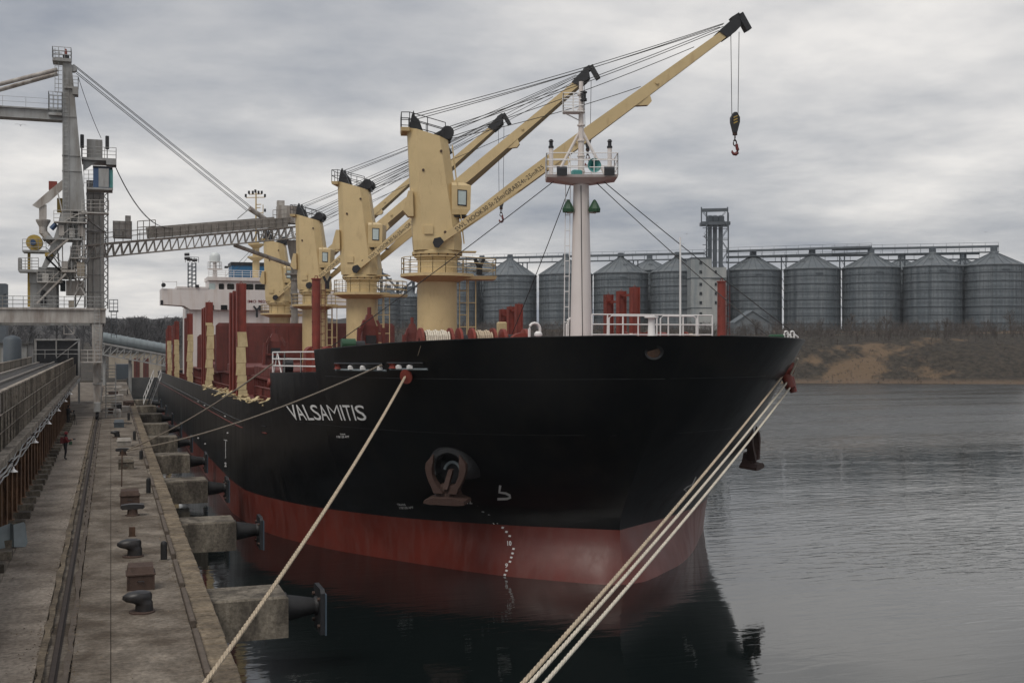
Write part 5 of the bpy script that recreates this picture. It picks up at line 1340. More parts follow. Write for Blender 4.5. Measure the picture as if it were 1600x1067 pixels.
# --- superstructure
def house():
    Yf = 176.0; t_ = tz(Yf)
    def pt(px, py, Y=Yf): return P(px, py, Y=Y)
    zz_ = lambda py: pt(330, py).z
    X0, X1 = CX - 10.2, CX + 10.2
    mb = MB(); mb.box(X0, X1, Yf + 0.6, Yf + 14, 4, zz_(479)); hs = mb.build('superstructure', 'white', ship); hs['label'] = 'white bridge house at the stern'
    xl = pt(252, 460).x; xr = 2 * CX - xl
    # bridge deck with wings, soffit curving up to the wing ends
    wg = MB(); za, zb, zt = zz_(476), zz_(484), zz_(452)
    wg.prism([(xl, za), (xl + 3.2, zz_(478)), (X0 + 0.3, zb), (X1 - 0.3, zb), (xr - 3.2, zz_(478)), (xr, za), (xr, zt), (xl, zt)], 'y', Yf, Yf + 6); wg.build('bridge_wing', 'white', hs)
    MB().box(pt(276, 450).x, pt(325.5, 450).x, Yf - 0.04, Yf + 5.6, zz_(452), zz_(448.5)).build('wing_coaming', 'white', hs)
    wx0, wx1 = pt(326, 440).x, 2 * CX - pt(326, 440).x
    MB().box(wx0, wx1, Yf + 0.25, Yf + 6, zz_(452), zz_(438)).build('wheelhouse', 'white', hs)
    MB().box(wx0 - 0.15, wx1 + 0.15, Yf - 0.1, Yf + 6.2, zz_(438), zz_(432.5)).build('monkey_island', 'white', hs)
    for a, b_ in ((327, 336.5), (342, 350), (355, 366), (380, 396), (398.5, 417), (421, 438), (442, 458)):
        x0, x1 = pt(a, 447).x, pt(b_, 447).x
        mb = MB(); mb.prism([(x0 + 0.12, zz_(452.3)), (x1 - 0.12, zz_(452.3)), (x1, zz_(451)), (x1, zz_(444)), (x1 - 0.12, zz_(442.8)), (x0 + 0.12, zz_(442.8)), (x0, zz_(444)), (x0, zz_(451))], 'y', Yf + 0.12, Yf + 0.3); mb.build('window', 'glasslight' if a == 327 else 'glass', hs)
    for a, b_ in ((328, 334), (345, 355), (376, 381), (404, 408)):
        x0, x1 = pt(a, 480).x, pt(b_, 480).x; MB().prism([(x0, zz_(484)), (x1, zz_(484)), (x1, zz_(476.5)), (x0, zz_(476.5))], 'y', Yf - 0.08, Yf + 0.05).build('window', 'glass', hs)
    # painted number on the bridge front
    uv, fs, w_, h_ = text_mesh('IMO 98298', 1, 0.02); mb = MB(); x0, x1 = pt(387, 470).x, pt(421.5, 470).x
    for u, v in uv: mb.v.append(Vector((x0 + (x1 - x0) * u, Yf - 0.03, zz_(472.6) + (zz_(468) - zz_(472.6)) * v)))
    mb.f = list(fs); mb.build('lettering', 'textred', hs)
    MB().box(xl - 0.1, xl + 0.25, Yf - 0.05, Yf + 0.4, zz_(477), zz_(470)).build('side_light', 'black', hs)
    # searchlight frame on the wing
    fr = MB(); a, b_ = pt(254, 452), pt(276, 452); fr.cyl(a, pt(254, 439), 0.05, n=5); fr.cyl(b_, pt(276, 439.5), 0.05, n=5); fr.cyl(pt(254, 440), pt(277, 440), 0.05, n=5); fr.build('awning_frame', 'whiterail', hs)
    s = pt(255.5, 445.5); MB().cyl(s + Vector((0, -0.3, 0)), s + Vector((0, 0.2, 0)), 0.32, n=12).build('searchlight', 'black', hs)
    # lattice lamp tower
    lt = MB(); a, b_ = pt(294, 449), pt(306, 449); 
    for p in (a, pt(300, 449), b_): lt.cyl(p, Vector((p.x, p.y, zz_(411))), 0.10, n=5)
    for k in range(6): lt.cyl((a.x, a.y, zz_(449 - k * 6.3)), (b_.x, b_.y, zz_(449 - k * 6.3)), 0.06, n=4); lt.cyl((a.x, a.y, zz_(449 - k * 6.3)), (b_.x, b_.y, zz_(449 - (k + 1) * 6.3)), 0.05, n=4)
    lt.rail([(a.x - 0.4, a.y, zz_(411)), (b_.x + 0.4, b_.y, zz_(411))], 0.8, 0.04, 2, 0.6)
    lt.build('lamp_tower', 'elevator', hs)
    for px, y_ in ((292, 398), (292, 404), (296, 406), (304, 407)):
        p = pt(px, y_); MB().cyl(p + Vector((-0.35, -0.1, 0)), p + Vector((0.35, -0.2, 0.05)), 0.22, n=8).build('flood_lamp', 'black', hs)
    MB().cyl(pt(308, 449), pt(308, 445), 0.3, n=10).build('flood_lamp', 'black', hs)
    # satellite dome
    p = pt(337.5, 432); cx, cy = p.x, p.y + 2
    MB().cyl((cx, cy, zz_(433)), (cx, cy, zz_(407)), 0.35, 0.28, 10).build('dome_post', 'white', hs)
    MB().lathe((cx, cy, zz_(409)), [(0.4, 0), (0.78, 0.15), (0.8, 0.9), (0.72, 1.25), (0.45, 1.5), (0.02, 1.62)], 18).build('radome', mat('radome_white', (0.62, 0.66, 0.66), 0.4, var=0.05), hs, smooth=True)
    MB().cyl((cx, cy, zz_(419.5)), (cx, cy, zz_(418.5)), 1.1, n=14).build('dome_platform', 'white', hs)
    rl = MB(); rl.rail([(cx + 1.0 * math.cos(a2), cy + 1.0 * math.sin(a2), zz_(418.5)) for a2 in [math.pi * i / 4 for i in range(8)]], 1.0, 0.035, 2, 1, True); rl.rail([(wx0, Yf, zz_(432.5)), (wx1, Yf, zz_(432.5))], 1.0, 0.04, 3, 1.2); rl.build('railing', 'whiterail', hs)
    MB().bevbox(pt(352, 416).x, pt(357.5, 416).x, Yf + 1, Yf + 1.5, zz_(418), zz_(414.5), 0.05).build('flood_lamp', 'black', hs)
    # funnel and radar mast
    fx0, fx1 = pt(362, 425, Yf + 9).x, pt(424, 425, Yf + 9).x
    fz_ = lambda py: pt(390, py, Yf + 9).z; MB().box(fx0, fx1, Yf + 9, Yf + 14, fz_(445), fz_(415.5)).build('funnel', 'blue', hs); MB().box(fx0 - 0.1, fx1 + 0.1, Yf + 8.9, Yf + 14.1, fz_(415.5), fz_(410)).build('funnel_cap', 'black', hs)
    mz = lambda py: pt(399, py, Yf + 4).z; mp = pt(400, 425, Yf + 4)
    mm = MB(); mm.cyl((mp.x, mp.y, mz(434)), (mp.x, mp.y, mz(378)), 0.55, 0.5, 14); mm.lathe((mp.x, mp.y, mz(403)), [(0.5, -0.5), (1.3, 0), (1.3, 0.2), (0.5, 0.22)], 14); mm.lathe((mp.x, mp.y, mz(383)), [(0.5, -0.5), (1.2, 0), (1.2, 0.2), (0.5, 0.22)], 14); mm.cyl((mp.x, mp.y, mz(379)), (mp.x, mp.y, mz(298)), 0.16, 0.1, 8)
    mm.build('radar_mast', 'cream', hs, smooth=True)
    ya = MB()
    for py, hw in ((309, 15), (304, 10), (320, 9), (325, 8), (333, 12)): ya.cyl(pt(399 - (hw if py < 315 else 0), py, Yf + 4), pt(399 + hw, py - 0.5, Yf + 4), 0.07, n=5)
    ya.cyl(pt(411, 320, Yf + 4), pt(411, 335, Yf + 4), 0.06, n=5); ya.build('yard', 'cream', hs)
    for px, py in ((384, 306), (389, 301), (395, 301), (399, 299), (404, 301), (409, 301), (414, 306), (414, 329)):
        p = pt(px, py, Yf + 4); MB().cyl(p - Vector((0, 0, 0.22)), p + Vector((0, 0, 0.25)), 0.16, n=8).build('signal_lamp', 'black', hs)
    for a, b_ in ((pt(398, 385, Yf + 4), pt(352, 432)), (pt(402, 385, Yf + 4), pt(368, 425))): MB().cyl(a, b_, 0.035, n=4).build('stay_wire', 'wire', hs)
    # crutch on the house front
    cr_ = MB(); p = pt(401, 496); cr_.beam(p + Vector((0, -0.3, 0)), p + Vector((0, -0.3, 1.2)), 0.3, 0.3); cr_.beam(p + Vector((0, -0.3, 1.1)), p + Vector((-0.5, -0.3, 1.7)), 0.25, 0.25); cr_.beam(p + Vector((0, -0.3, 1.1)), p + Vector((0.5, -0.3, 1.7)), 0.25, 0.25); cr_.build('crane_crutch', 'black', hs)
house()
# jib crutches on crane landings
for px, py, Y in ((749, 425, 75.8), (511, 448, 100.8)):
    p = P(px, py, Y=Y); cr_ = MB(); cr_.beam(p - Vector((0, 0, 0.2)), p + Vector((0, 0, 0.35)), 0.35, 0.3); cr_.beam(p + Vector((0, 0, 0.25)), p + Vector((-0.32, 0, 0.9)), 0.2, 0.2); cr_.beam(p + Vector((0, 0, 0.25)), p + Vector((0.32, 0, 0.9)), 0.2, 0.2); cr_.build('jib_crutch', 'black', ship)

# ------------------------------------------------------------ fender blocks on the quay face
FB = None
names = ['nearest fender block, pale top crossed by the thick mooring rope', 'second fender block from the camera, brownish top', 'third fender block from the camera along the quay',
         'fourth fender block from the camera along the quay', 'fifth fender block from the camera along the quay', 'sixth fender block from the camera along the quay', 'seventh fender block from the camera along the quay', 'eighth fender block, near the gangway foot', 'farthest fender block, by the basin end']
for k, txt in enumerate(names):
    y = 36.0 + 15.7 * k
    t = thing('fender_block', txt, 'fender', (EDGE, y, 1.3), 'concrete fender blocks along the quay')
    mb = MB(); x1 = 5.2
    mb.loft([[(EDGE, y, 1.3), (x1, y, 1.3), (x1, y + 2, 1.3), (EDGE, y + 2, 1.3)], [(EDGE, y, 2.52), (x1, y, 2.52), (x1, y + 2, 2.52), (EDGE, y + 2, 2.52)], [(EDGE, y + 0.05, 2.58), (x1 - 0.06, y + 0.05, 2.58), (x1 - 0.06, y + 1.95, 2.58), (EDGE, y + 1.95, 2.58)]])
    mb.build('block', 'block', t)
    MB().lathe((x1, y + 1.0, 2.0), [(0.5, 0), (0.5, 0.06), (0.42, 0.1), (0.30, 0.75), (0.26, 0.95), (0.3, 1.0), (0.3, 1.06)], 16, 'x').build('rubber_cone', 'rubber', t, smooth=True)
    pn = MB(); pn.loft([[(x1 + 1.06, a, b_) for a, b_ in ((y + .35, 1.2), (y + 1.65, 1.2), (y + 1.65, 2.5), (y + 1.55, 2.62), (y + .45, 2.62), (y + .35, 2.5))], [(x1 + 1.2, a, b_) for a, b_ in ((y + .35, 1.2), (y + 1.65, 1.2), (y + 1.65, 2.5), (y + 1.55, 2.62), (y + .45, 2.62), (y + .35, 2.5))]]); pn.build('fender_panel', 'black', t)
    MB().box(x1 + 1.2, x1 + 1.25, y + 0.32, y + 1.68, 1.18, 2.48).build('facing_pad', mat('pad_blue', (0.05, 0.075, 0.10), 0.5), t)
    for a, b_ in ((0.5, 1.45), (1.5, 1.45), (0.5, 2.3), (1.5, 2.3)): MB().cyl((x1 + 0.98, y + a, b_), (x1 + 1.06, y + a, b_), 0.06, n=8).build('bolt', 'rustbox', t)

# ------------------------------------------------------------ bollards, pits and posts on the quay
def hook_bollard(px, py, s, label):
    p = P(px, py, Z=QZ); t = thing('bollard', label, 'bollard', p, 'black bollards along the quay')
    MB().lathe(p, [(0.38 * s, 0), (0.38 * s, 0.035), (0.25 * s, 0.05)], 18).build('base', 'rustbox', t)
    mb = MB(); rings = []
    for h, dx, rx, ry in ((0.02, 0.06, .27, .25), (0.24, 0.06, .25, .24), (0.30, 0.02, .29, .25), (0.35, -0.10, .38, .26), (0.42, -0.14, .43, .28), (0.52, -0.13, .42, .28), (0.60, -0.09, .34, .24), (0.64, -0.07, .2, .14), (0.65, -0.06, .08, .06)):
        rings.append([p + Vector((dx + rx * math.cos(2 * math.pi * i / 18), ry * math.sin(2 * math.pi * i / 18), h)) * 1.0 - Vector((0, 0, 0)) for i in range(18)])
    rings = [[p + (q_ - p) * s for q_ in r] for r in rings]
    mb.loft(rings); mb.build('head', mat('bollard_black', (0.018, 0.018, 0.02), 0.42, var=0.3, scale=5, dirt=(0.05, 0.04, 0.034), damt=0.5, dscale=4), t, smooth=True)
    return p
def tee_bollard(px, py, s, label):
    p = P(px, py, Z=QZ); t = thing('bollard', label, 'bollard', p, 'black bollards along the quay')
    MB().lathe(p, [(0.30 * s, 0), (0.30 * s, 0.04), (0.22 * s, 0.06), (0.2 * s, 0.3)], 14).build('base', 'rustbox', t)
    mb = MB(); mb.loft([[p + Vector((u * s, -o * s, v * s)) for u, v in ((-0.5, 0.36), (-0.42, 0.28), (0.42, 0.28), (0.5, 0.36), (0.46, 0.46), (0.15, 0.5), (-0.15, 0.5), (-0.46, 0.46))] for o in (-0.2, 0.2)]); mb.build('head', MATS['bollard_black'], t)
    return p
hook_bollard(222, 956, 0.92, 'nearest black hooked bollard in front of the rusty pit box')
hook_bollard(208, 869, 0.95, 'black hooked bollard between the rusty box and the short rusty stub')
tee_bollard(207, 805, 1.0, 'black wide-headed bollard in front of the second rusty box')
BB = tee_bollard(192, 711, 0.95, 'black bollard with the two thin mooring lines made fast to it')
hook_bollard(182, 683, 0.8, 'small black bollard beside the grey-brown box')
hook_bollard(186, 640, 1.0, 'farther black bollard before the loader leg')
hook_bollard(196, 616, 1.1, 'farthest black bollard beside the loader leg')
NEARB = hook_bollard(300, 1117, 0.8, 'bollard at the bottom edge taking the thick bow rope')
zc_ = 1.8 * SN + 13.3 * CS; hook_bollard(800 + FPX * (1.8 * CS - 13.3 * SN) / zc_, 532 + FPX * (CAM_Z - QZ) / zc_, 0.8, 'bollard where the three port bow ropes are made fast, below the lower edge')
def pit_box(px, py, w_, h_, label, m='rustbox', broken=False):
    p = P(px, py, Z=QZ); t = thing('pit_box', label, 'box', p, 'service boxes along the quay')
    x0, x1, y0, y1 = p.x - w_ / 2, p.x + w_ / 2, p.y, p.y + w_ * 0.9
    MB().bevbox(x0, x1, y0, y1, QZ, QZ + h_ * 0.62, 0.02).build('body', m, t)
    MB().bevbox(x0 - 0.04, x1 + 0.04, y0 - 0.04, y1 + 0.04, QZ + h_ * 0.62, QZ + h_ * 0.70, 0.02).build('rim', m, t)
    ld = MB(); ld.loft([[(x0, y0, QZ + h_ * 0.70), (x1, y0, QZ + h_ * 0.70), (x1, y1, QZ + h_ * 0.70), (x0, y1, QZ + h_ * 0.70)], [(x0 + 0.03, y0 + 0.1, QZ + h_ * 0.95), (x1 - 0.03, y0 + 0.1, QZ + h_ * 0.95), (x1 - 0.03, y1, QZ + h_), (x0 + 0.03, y1, QZ + h_)]]); ld.build('lid', m, t)
    hd = MB(); hd.tube([(p.x - 0.09, y0 - 0.005, QZ + h_ * 0.35), (p.x - 0.08, y0 - 0.05, QZ + h_ * 0.38), (p.x + 0.08, y0 - 0.05, QZ + h_ * 0.38), (p.x + 0.09, y0 - 0.005, QZ + h_ * 0.35)], 0.014, 6); hd.build('handle', 'black', t)
    for xx in (x0 + 0.015, x1 - 0.015): MB().box(xx - 0.025, xx + 0.025, y0 - 0.025, y0 + 0.02, QZ, QZ + h_ * 0.62).build('corner_strap', m, t)
pit_box(220, 922, 0.78, 0.72, 'nearest rusty steel service box with lid and handle')
pit_box(203, 790, 0.82, 0.70, 'second rusty service box, behind the wide-headed bollard')
pit_box(197, 733, 0.85, 0.62, 'whitened concrete-splashed service box beyond the crossing ropes', 'block')
pit_box(194, 697, 0.95, 0.55, 'low grey-brown service box next to a thin post', 'dusty')
pit_box(186, 668, 0.8, 0.65, 'grey service box with a hose beside it', 'container')
pit_box(183, 652, 0.7, 0.8, 'pale service box behind the grey one', 'loaderlight')
pit_box(203, 634, 0.9, 0.6, 'far rusty service box near the quay edge')
pit_box(184, 612, 1.1, 0.8, 'farthest service box by the loader leg', 'dusty')
def upright(px, py, h_, label, r=0.11):
    p = P(px, py, Z=QZ); t = thing('edge_post', label, 'post', p, 'black rubber posts at the quay edge')
    MB().lathe(p, [(r, 0), (r, h_ * 0.8), (r * 0.95, h_ * 0.9), (r * 0.7, h_ * 0.97), (0.02, h_)], 14).build('post', 'rubber', t, smooth=True)
    MB().lathe(p, [(r * 1.5, 0), (r * 1.5, 0.02), (r, 0.03)], 14).build('foot', 'block', t)
upright(256, 875, 0.66, 'nearest black post at the quay edge, by the timber kerb')
upright(232, 771, 0.78, 'black edge post across from the second rusty box')
upright(220.5, 718, 0.6, 'black edge post under the two thin mooring lines')
upright(210, 688, 0.72, 'black edge post beyond the crossing ropes')
upright(201, 657, 0.75, 'far black edge post')
p = P(206.5, 838, Z=QZ); MB().bevbox(p.x - 0.12, p.x + 0.12, p.y, p.y + 0.14, QZ, QZ + 0.34, 0.01)
st = thing('steel_stub', 'short square rusty stub between two bollards', 'post', p)
MB().bevbox(p.x - 0.115, p.x + 0.115, p.y, p.y + 0.12, QZ, QZ + 0.36, 0.01).build('plate', 'rust', st); MB().box(p.x - 0.14, p.x + 0.14, p.y - 0.02, p.y + 0.15, QZ, QZ + 0.025).build('base_plate', 'rust', st)
p = P(190, 760, Z=QZ); tp = thing('leaning_pole', 'thin rusty pole standing beside the splashed service box', 'pole', p)
MB().cyl(p, p + Vector((0.03, 0.1, 1.9)), 0.03, n=8).build('pole', 'rust', tp); MB().beam(p + Vector((0, 0, 0.95)), p + Vector((0.3, 0, 0.97)), 0.04, 0.04).build('arm', 'rust', tp)
hs = MB(); a = P(178, 662, Z=QZ + 0.05); hs.tube([a + Vector((0.25 * i, 0.6 * math.sin(i * 0.9), 0.04 + 0.12 * (1 if i == 2 else 0))) for i in range(7)], 0.06, 6)
tag(hs.build('hose', 'black'), 'black hose lying beside the grey service box', 'hose')
# far clutter on the quay past the loader
rr = random.Random(9)
jobs = (('rolled tarpaulin', 'dusty'), ('rusty steel crate', 'rustbox'), ('pale wooden box', 'paleyellow'), ('grey drum-shaped fender', 'rubber'), ('pale steel case', 'loaderlight'))
spots = [(0.2, 124, 'crate', 'rusty crate by the loader stair foot', 'rustbox', .9), (1.5, 128, 'crate', 'pale crate near the quay edge past the loader leg', 'loaderlight', .8), (0.6, 134, 'crate', 'grey crate heap piece farther along the quay', 'dusty', 1.1), (1.7, 141, 'crate', 'small rusty crate at the far quay edge', 'rustbox', .7),
         (-0.2, 146, 'crate', 'wide grey crate far along the quay', 'dusty', 1.3), (1.0, 153, 'crate', 'pale far crate below the gallery', 'loaderlight', 1.0), (0.3, 160, 'crate', 'dark rusty crate far down the quay', 'rustbox', 1.2), (1.6, 168, 'crate', 'far grey crate before the blue container', 'dusty', 1.0)]
for x, y, nm, lb, m, s in spots:
    t = thing(nm, lb, 'crate', (x, y, QZ), 'crates scattered on the far quay')
    MB().bevbox(x - s / 2, x + s / 2, y, y + s, QZ, QZ + s * 0.7, 0.03).build('body', m, t)
    for k in range(3): MB().box(x - s / 2 - 0.02, x + s / 2 + 0.02, y - 0.03, y, QZ + s * 0.7 * (0.1 + 0.36 * k), QZ + s * 0.7 * (0.2 + 0.36 * k)).build('batten', m, t)

# loose grit and crumbs of concrete, thickest along the rail slot and the kerb
rr = random.Random(21); gr = MB()
for k in range(2600):
    y = 22 + 60 * rr.random() ** 1.8; z = rr.random()
    x = rr.gauss(-1.6, 0.12) if z < 0.3 else rr.gauss(-0.86, 0.08) if z < 0.55 else rr.gauss(1.9, 0.08) if z < 0.75 else rr.uniform(-3.2, 1.95)
    s_ = rr.uniform(0.008, 0.028); c = Vector((x, y, QZ)); a = rr.uniform(0, 3)
    gr.add([c + Vector((math.cos(a + i * 2.1) * s_ * 1.3, math.sin(a + i * 2.1) * s_, -0.004)) for i in range(3)] + [c + Vector((0, 0, s_ * 0.9))], [(0, 1, 3), (1, 2, 3), (2, 0, 3)])
structure(gr.build('grit', 'stone', quay), 'stuff')

# ------------------------------------------------------------ mooring lines
def mooring(name, label, a, b_, sag, r, m, n=28):
    pts = [a.lerp(b_, i / n) - Vector((0, 0, sag * 4 * (i / n) * (1 - i / n))) for i in range(n + 1)]
    # three twisted strands
    mb = MB(); L_ = (b_ - a).length; N_ = int(L_ / 0.09); d = (b_ - a).normalized(); x = d.cross(Vector((0, 0, 1))).normalized(); y = x.cross(d)
    N_ = min(N_, 640)
    for s in range(3):
        q_ = []
        for i in range(N_ + 1):
            u = i / N_; p = a.lerp(b_, u) - Vector((0, 0, sag * 4 * u * (1 - u))); an_ = 2 * math.pi * (u * L_ / 0.55 + s / 3)
            q_.append(p + (x * math.cos(an_) + y * math.sin(an_)) * r * 0.52)
        mb.tube(q_, r * 0.55, 5)
    return tag(mb.build(name, m, origin=b_, smooth=True), label, 'rope')
ye = NEARB + Vector((0, 0, 0.3))
mooring('mooring_rope', 'thick tan rope from the red disc on the bow to the bottom of the quay', DISC, ye, 0.35, 0.058, 'rope')
lp = MB(); lp.tube([NEARB + Vector((0.3 * math.cos(a), 0.3 * math.sin(a), 0.32 + 0.03 * math.sin(3 * a))) for a in [2 * math.pi * i / 16 for i in range(17)]], 0.05, 6)
tag(lp.build('rope_loop', 'rope'), 'rope eye laid round the bollard at the bottom edge', 'rope')
Y, Z, _ = hull_hit(600, 570); a1 = hull_pt(Y, Z, -1, 0.08)
mooring('mooring_rope', 'long thin rope from the bow chock slot to the quay bollard', a1, BB + Vector((0.25, 0, 0.3)), 0.5, 0.048, 'rope3')
a2 = hull_pt(60.8, 9.3, -1, -0.1)
mooring('mooring_rope', 'thin rope from the forecastle break to the same quay bollard', a2, BB + Vector((0.3, 0.1, 0.33)), 0.35, 0.048, 'rope3')
for (px, py, yy), e, m, lb, rr_ in (((1222, 588, 45.6), (1.80, 13.50), 'rope', 'left rope of the three running from the port bow to the lower edge', 0.07), ((1229, 598, 45.6), (1.80, 13.40), 'rope2', 'middle rope of the three from the port bow, whitest', 0.066), ((1234, 606, 45.5), (1.80, 13.00), 'rope2', 'right rope of the three from the port bow, hanging lowest', 0.066)):
    mooring('mooring_rope', lb, P(px, py, Y=yy), Vector((e[0], e[1], QZ + 0.35)), 0.25, rr_ * 0.66, m)
for p0, p1 in ((P(1224, 576, Y=45.5), P(1237, 556, Y=45)), (P(1236, 585, Y=45.5), P(1247, 560, Y=45))):
    MB().cyl(p0, p1, 0.05, n=6).build('chock_rope', 'rope2', hull)
th = MB(); a = hull_hit(659, 541); p0 = hull_pt(a[0], a[1], -1, 0.05); p1 = DISC + Vector((0.1, 0.1, 0.3)); th.tube([p0, p0.lerp(p1, 0.5) + Vector((0.12, 0, -0.1)), p1], 0.014, 4); th.build('lanyard', 'rope', hull)

# ------------------------------------------------------------ raised conveyor gallery on rusty columns
gal = thing('conveyor_gallery', 'raised concrete conveyor gallery on rusty columns along the left of the quay', 'gallery', (-6, 70, QZ))
G0, G1 = 8.0, 146.0
MB().box(-8.9, -3.62, G0, G1, 6.02, 6.34).build('floor', 'gallery', gal)
MB().box(-3.62, -3.50, G0, G1, 6.08, 6.37).build('floor_edge', 'gallery', gal)
def wallrun(x0, x1, z0, z1, step, name, m):
    base = MB().bevbox(x0, x1, G0 + 0.01, G0 + step - 0.01, z0, z1, 0.03).build(name, m, gal); k = 1
    while G0 + step * (k + 1) <= G1: copy_at(base, (random.uniform(-0.006, 0.006), step * k, random.uniform(-0.012, 0.012)), gal); k += 1
wallrun(-4.34, -4.2, 6.34, 8.35, 3.0, 'wall_panel', 'gallery')
wallrun(-8.9, -8.72, 6.34, 8.5, 3.0, 'wall_panel', 'gallery')
wallrun(-3.99, -3.93, 6.34, 7.52, 3.0, 'parapet_panel', 'gallery')
MB().box(-4.38, -4.16, G0, G1, 8.36, 8.44).build('coping', 'gallery', gal)
MB().box(-8.94, -8.68, G0, G1, 8.51, 8.6).build('coping', 'gallery', gal)
rb0 = MB().box(-4.2, -4.13, G0 + 1.0, G0 + 1.08, 6.34, 8.34).build('wall_rib', 'gallery', gal)
for k in range(1, 92): copy_at(rb0, (0, 1.5 * k, 0), gal)
# belt trough
bt = MB(); bt.box(-7.9, -5.0, G0, G1, 7.75, 7.85); bt.build('belt', 'belt', gal)
tr = MB(); tr.box(-5.0, -4.75, G0, G1, 7.2, 8.05); tr.box(-8.1, -7.9, G0, G1, 7.2, 8.0); tr.build('belt_frame', 'dusty', gal)
MB().cyl((-6.3, G0, 7.98), (-6.3, G1, 7.98), 0.07, n=6).build('pipe', 'dusty', gal)
# outer walkway rail
rl = MB(); rl.rail([(-3.90, G0 + i * 1.5, 6.34) for i in range(92)], 1.36, 0.022, 2, 0.5); structure(rl.build('walkway_railing', 'gallery', gal), 'stuff')
del gal['label']; gal['label'] = 'raised concrete conveyor gallery on rusty columns along the left of the quay'
cb = MB()
for k, (dx, dz) in enumerate(((0.0, 0.0), (0.07, 0.06), (-0.05, 0.1), (0.1, -0.05))):
    cb.tube([(-3.46 + dx + 0.03 * math.sin(i * 1.7 + k), G0 + i * 1.2, 5.98 + dz + 0.05 * math.sin(i * 2.3 + k * 2)) for i in range(115)], 0.03, 5)
cb.build('cable_bundle', 'loader', gal)
col0 = MB().add([], [])
def hcol(x, y):
    mb = MB(); mb.box(x - 0.22, x + 0.22, y - 0.015, y + 0.015, QZ + 0.3, 6.02); mb.box(x - 0.235, x - 0.20, y - 0.16, y + 0.16, QZ + 0.3, 6.02); mb.box(x + 0.20, x + 0.235, y - 0.16, y + 0.16, QZ + 0.3, 6.02)
    mb.box(x - 0.3, x + 0.3, y - 0.22, y + 0.22, QZ + 0.28, QZ + 0.31)
    return mb
c0 = hcol(-3.97, 12.0).build('column', 'column', gal); f0 = MB().bevbox(-4.6, -3.24, 11.72, 12.28, QZ, QZ + 0.28, 0.02).build('footing', 'block', gal)
for k in range(1, 46): copy_at(c0, (0, 2.4 * k, 0), gal); copy_at(f0, (random.uniform(-0.03, 0.03), 2.4 * k, 0), gal)
c1 = hcol(-8.5, 12.0).build('column', 'column', gal)
for k in range(1, 46): copy_at(c1, (0, 2.4 * k, 0), gal)
# rusty cladding sheets between the columns, well behind them
s0 = MB().box(-4.62, -4.58, 12.2, 14.2, QZ + 0.35, 6.0).build('back_sheet', 'column', gal)
for k in range(1, 46): copy_at(s0, (random.uniform(-0.05, 0.05), 2.4 * k, 0), gal)
# rivet plates on the column faces
lamp = MB(); lamp.lathe((-3.3, 45, 5.78), [(0.02, 0.2), (0.03, 0.12), (0.05, 0.09), (0.15, 0.01), (0.155, 0.0), (0.12, 0.01), (0.02, 0.07)], 16)
l0 = lamp.build('lamp_shade', 'whiterail', gal); a0 = MB().tube([(-3.3, 45, 5.97), (-3.3, 45, 6.12), (-3.5, 45, 6.16)], 0.02, 5).build('lamp_arm', 'black', gal)
for k in range(1, 6): copy_at(l0, (0, 12.6 * k, 0), gal); copy_at(a0, (0, 12.6 * k, 0), gal)
# crumpled sheet metal by the columns
sm = MB(); p = P(20, 856, Z=QZ); sm.loft([[p + Vector((x, 0.25 * math.sin(x * 4) + 0.1 * z, z)) for x, z in ((-0.6, 0.0), (-0.55, 0.75))], [p + Vector((x, y, z)) for x, y, z in ((-0.1, 0.12, 0.02), (-0.1, 0.2, 0.88))], [p + Vector((x, y, z)) for x, y, z in ((0.05, -0.1, 0.05), (0.02, 0.0, 0.85))], [p + Vector((x, y, z)) for x, y, z in ((0.42, 0.1, 0.0), (0.36, 0.18, 0.9))], [p + Vector((x, y, z)) for x, y, z in ((0.48, 0.28, 0.12), (0.40, 0.3, 0.8))]], closed=False)
o = tag(sm.build('bent_sheet', 'tarp'), 'bent grey metal sheet leaning by the rusty columns', 'sheet')
sol = o.modifiers.new('thickness', 'SOLIDIFY'); sol.thickness = 0.012

# ------------------------------------------------------------ ship loader on its portal
ld_ = thing('ship_loader', 'grey travelling ship loader with tall mast and boom over the ship', 'ship loader', (-4, 124, QZ))
LY = 117.0
def A(px, py, Y=119.0): return P(px, py, Y=Y)
def zat(py, Y=119.0): return P(100, py, Y=Y).z
def bxp(name, m, px0, px1, py0, py1, Y, dep, par=ld_, bev=0.0):
    a, b_ = A(px0, py1, Y), A(px1, py0, Y); z0, z1 = zat(py1, Y), zat(py0, Y)
    mb = MB()
    if bev: mb.bevbox(a.x, b_.x, Y, Y + dep, z0, z1, bev)
    else: mb.box(a.x, b_.x, Y, Y + dep, z0, z1)
    return mb.build(name, m, par)
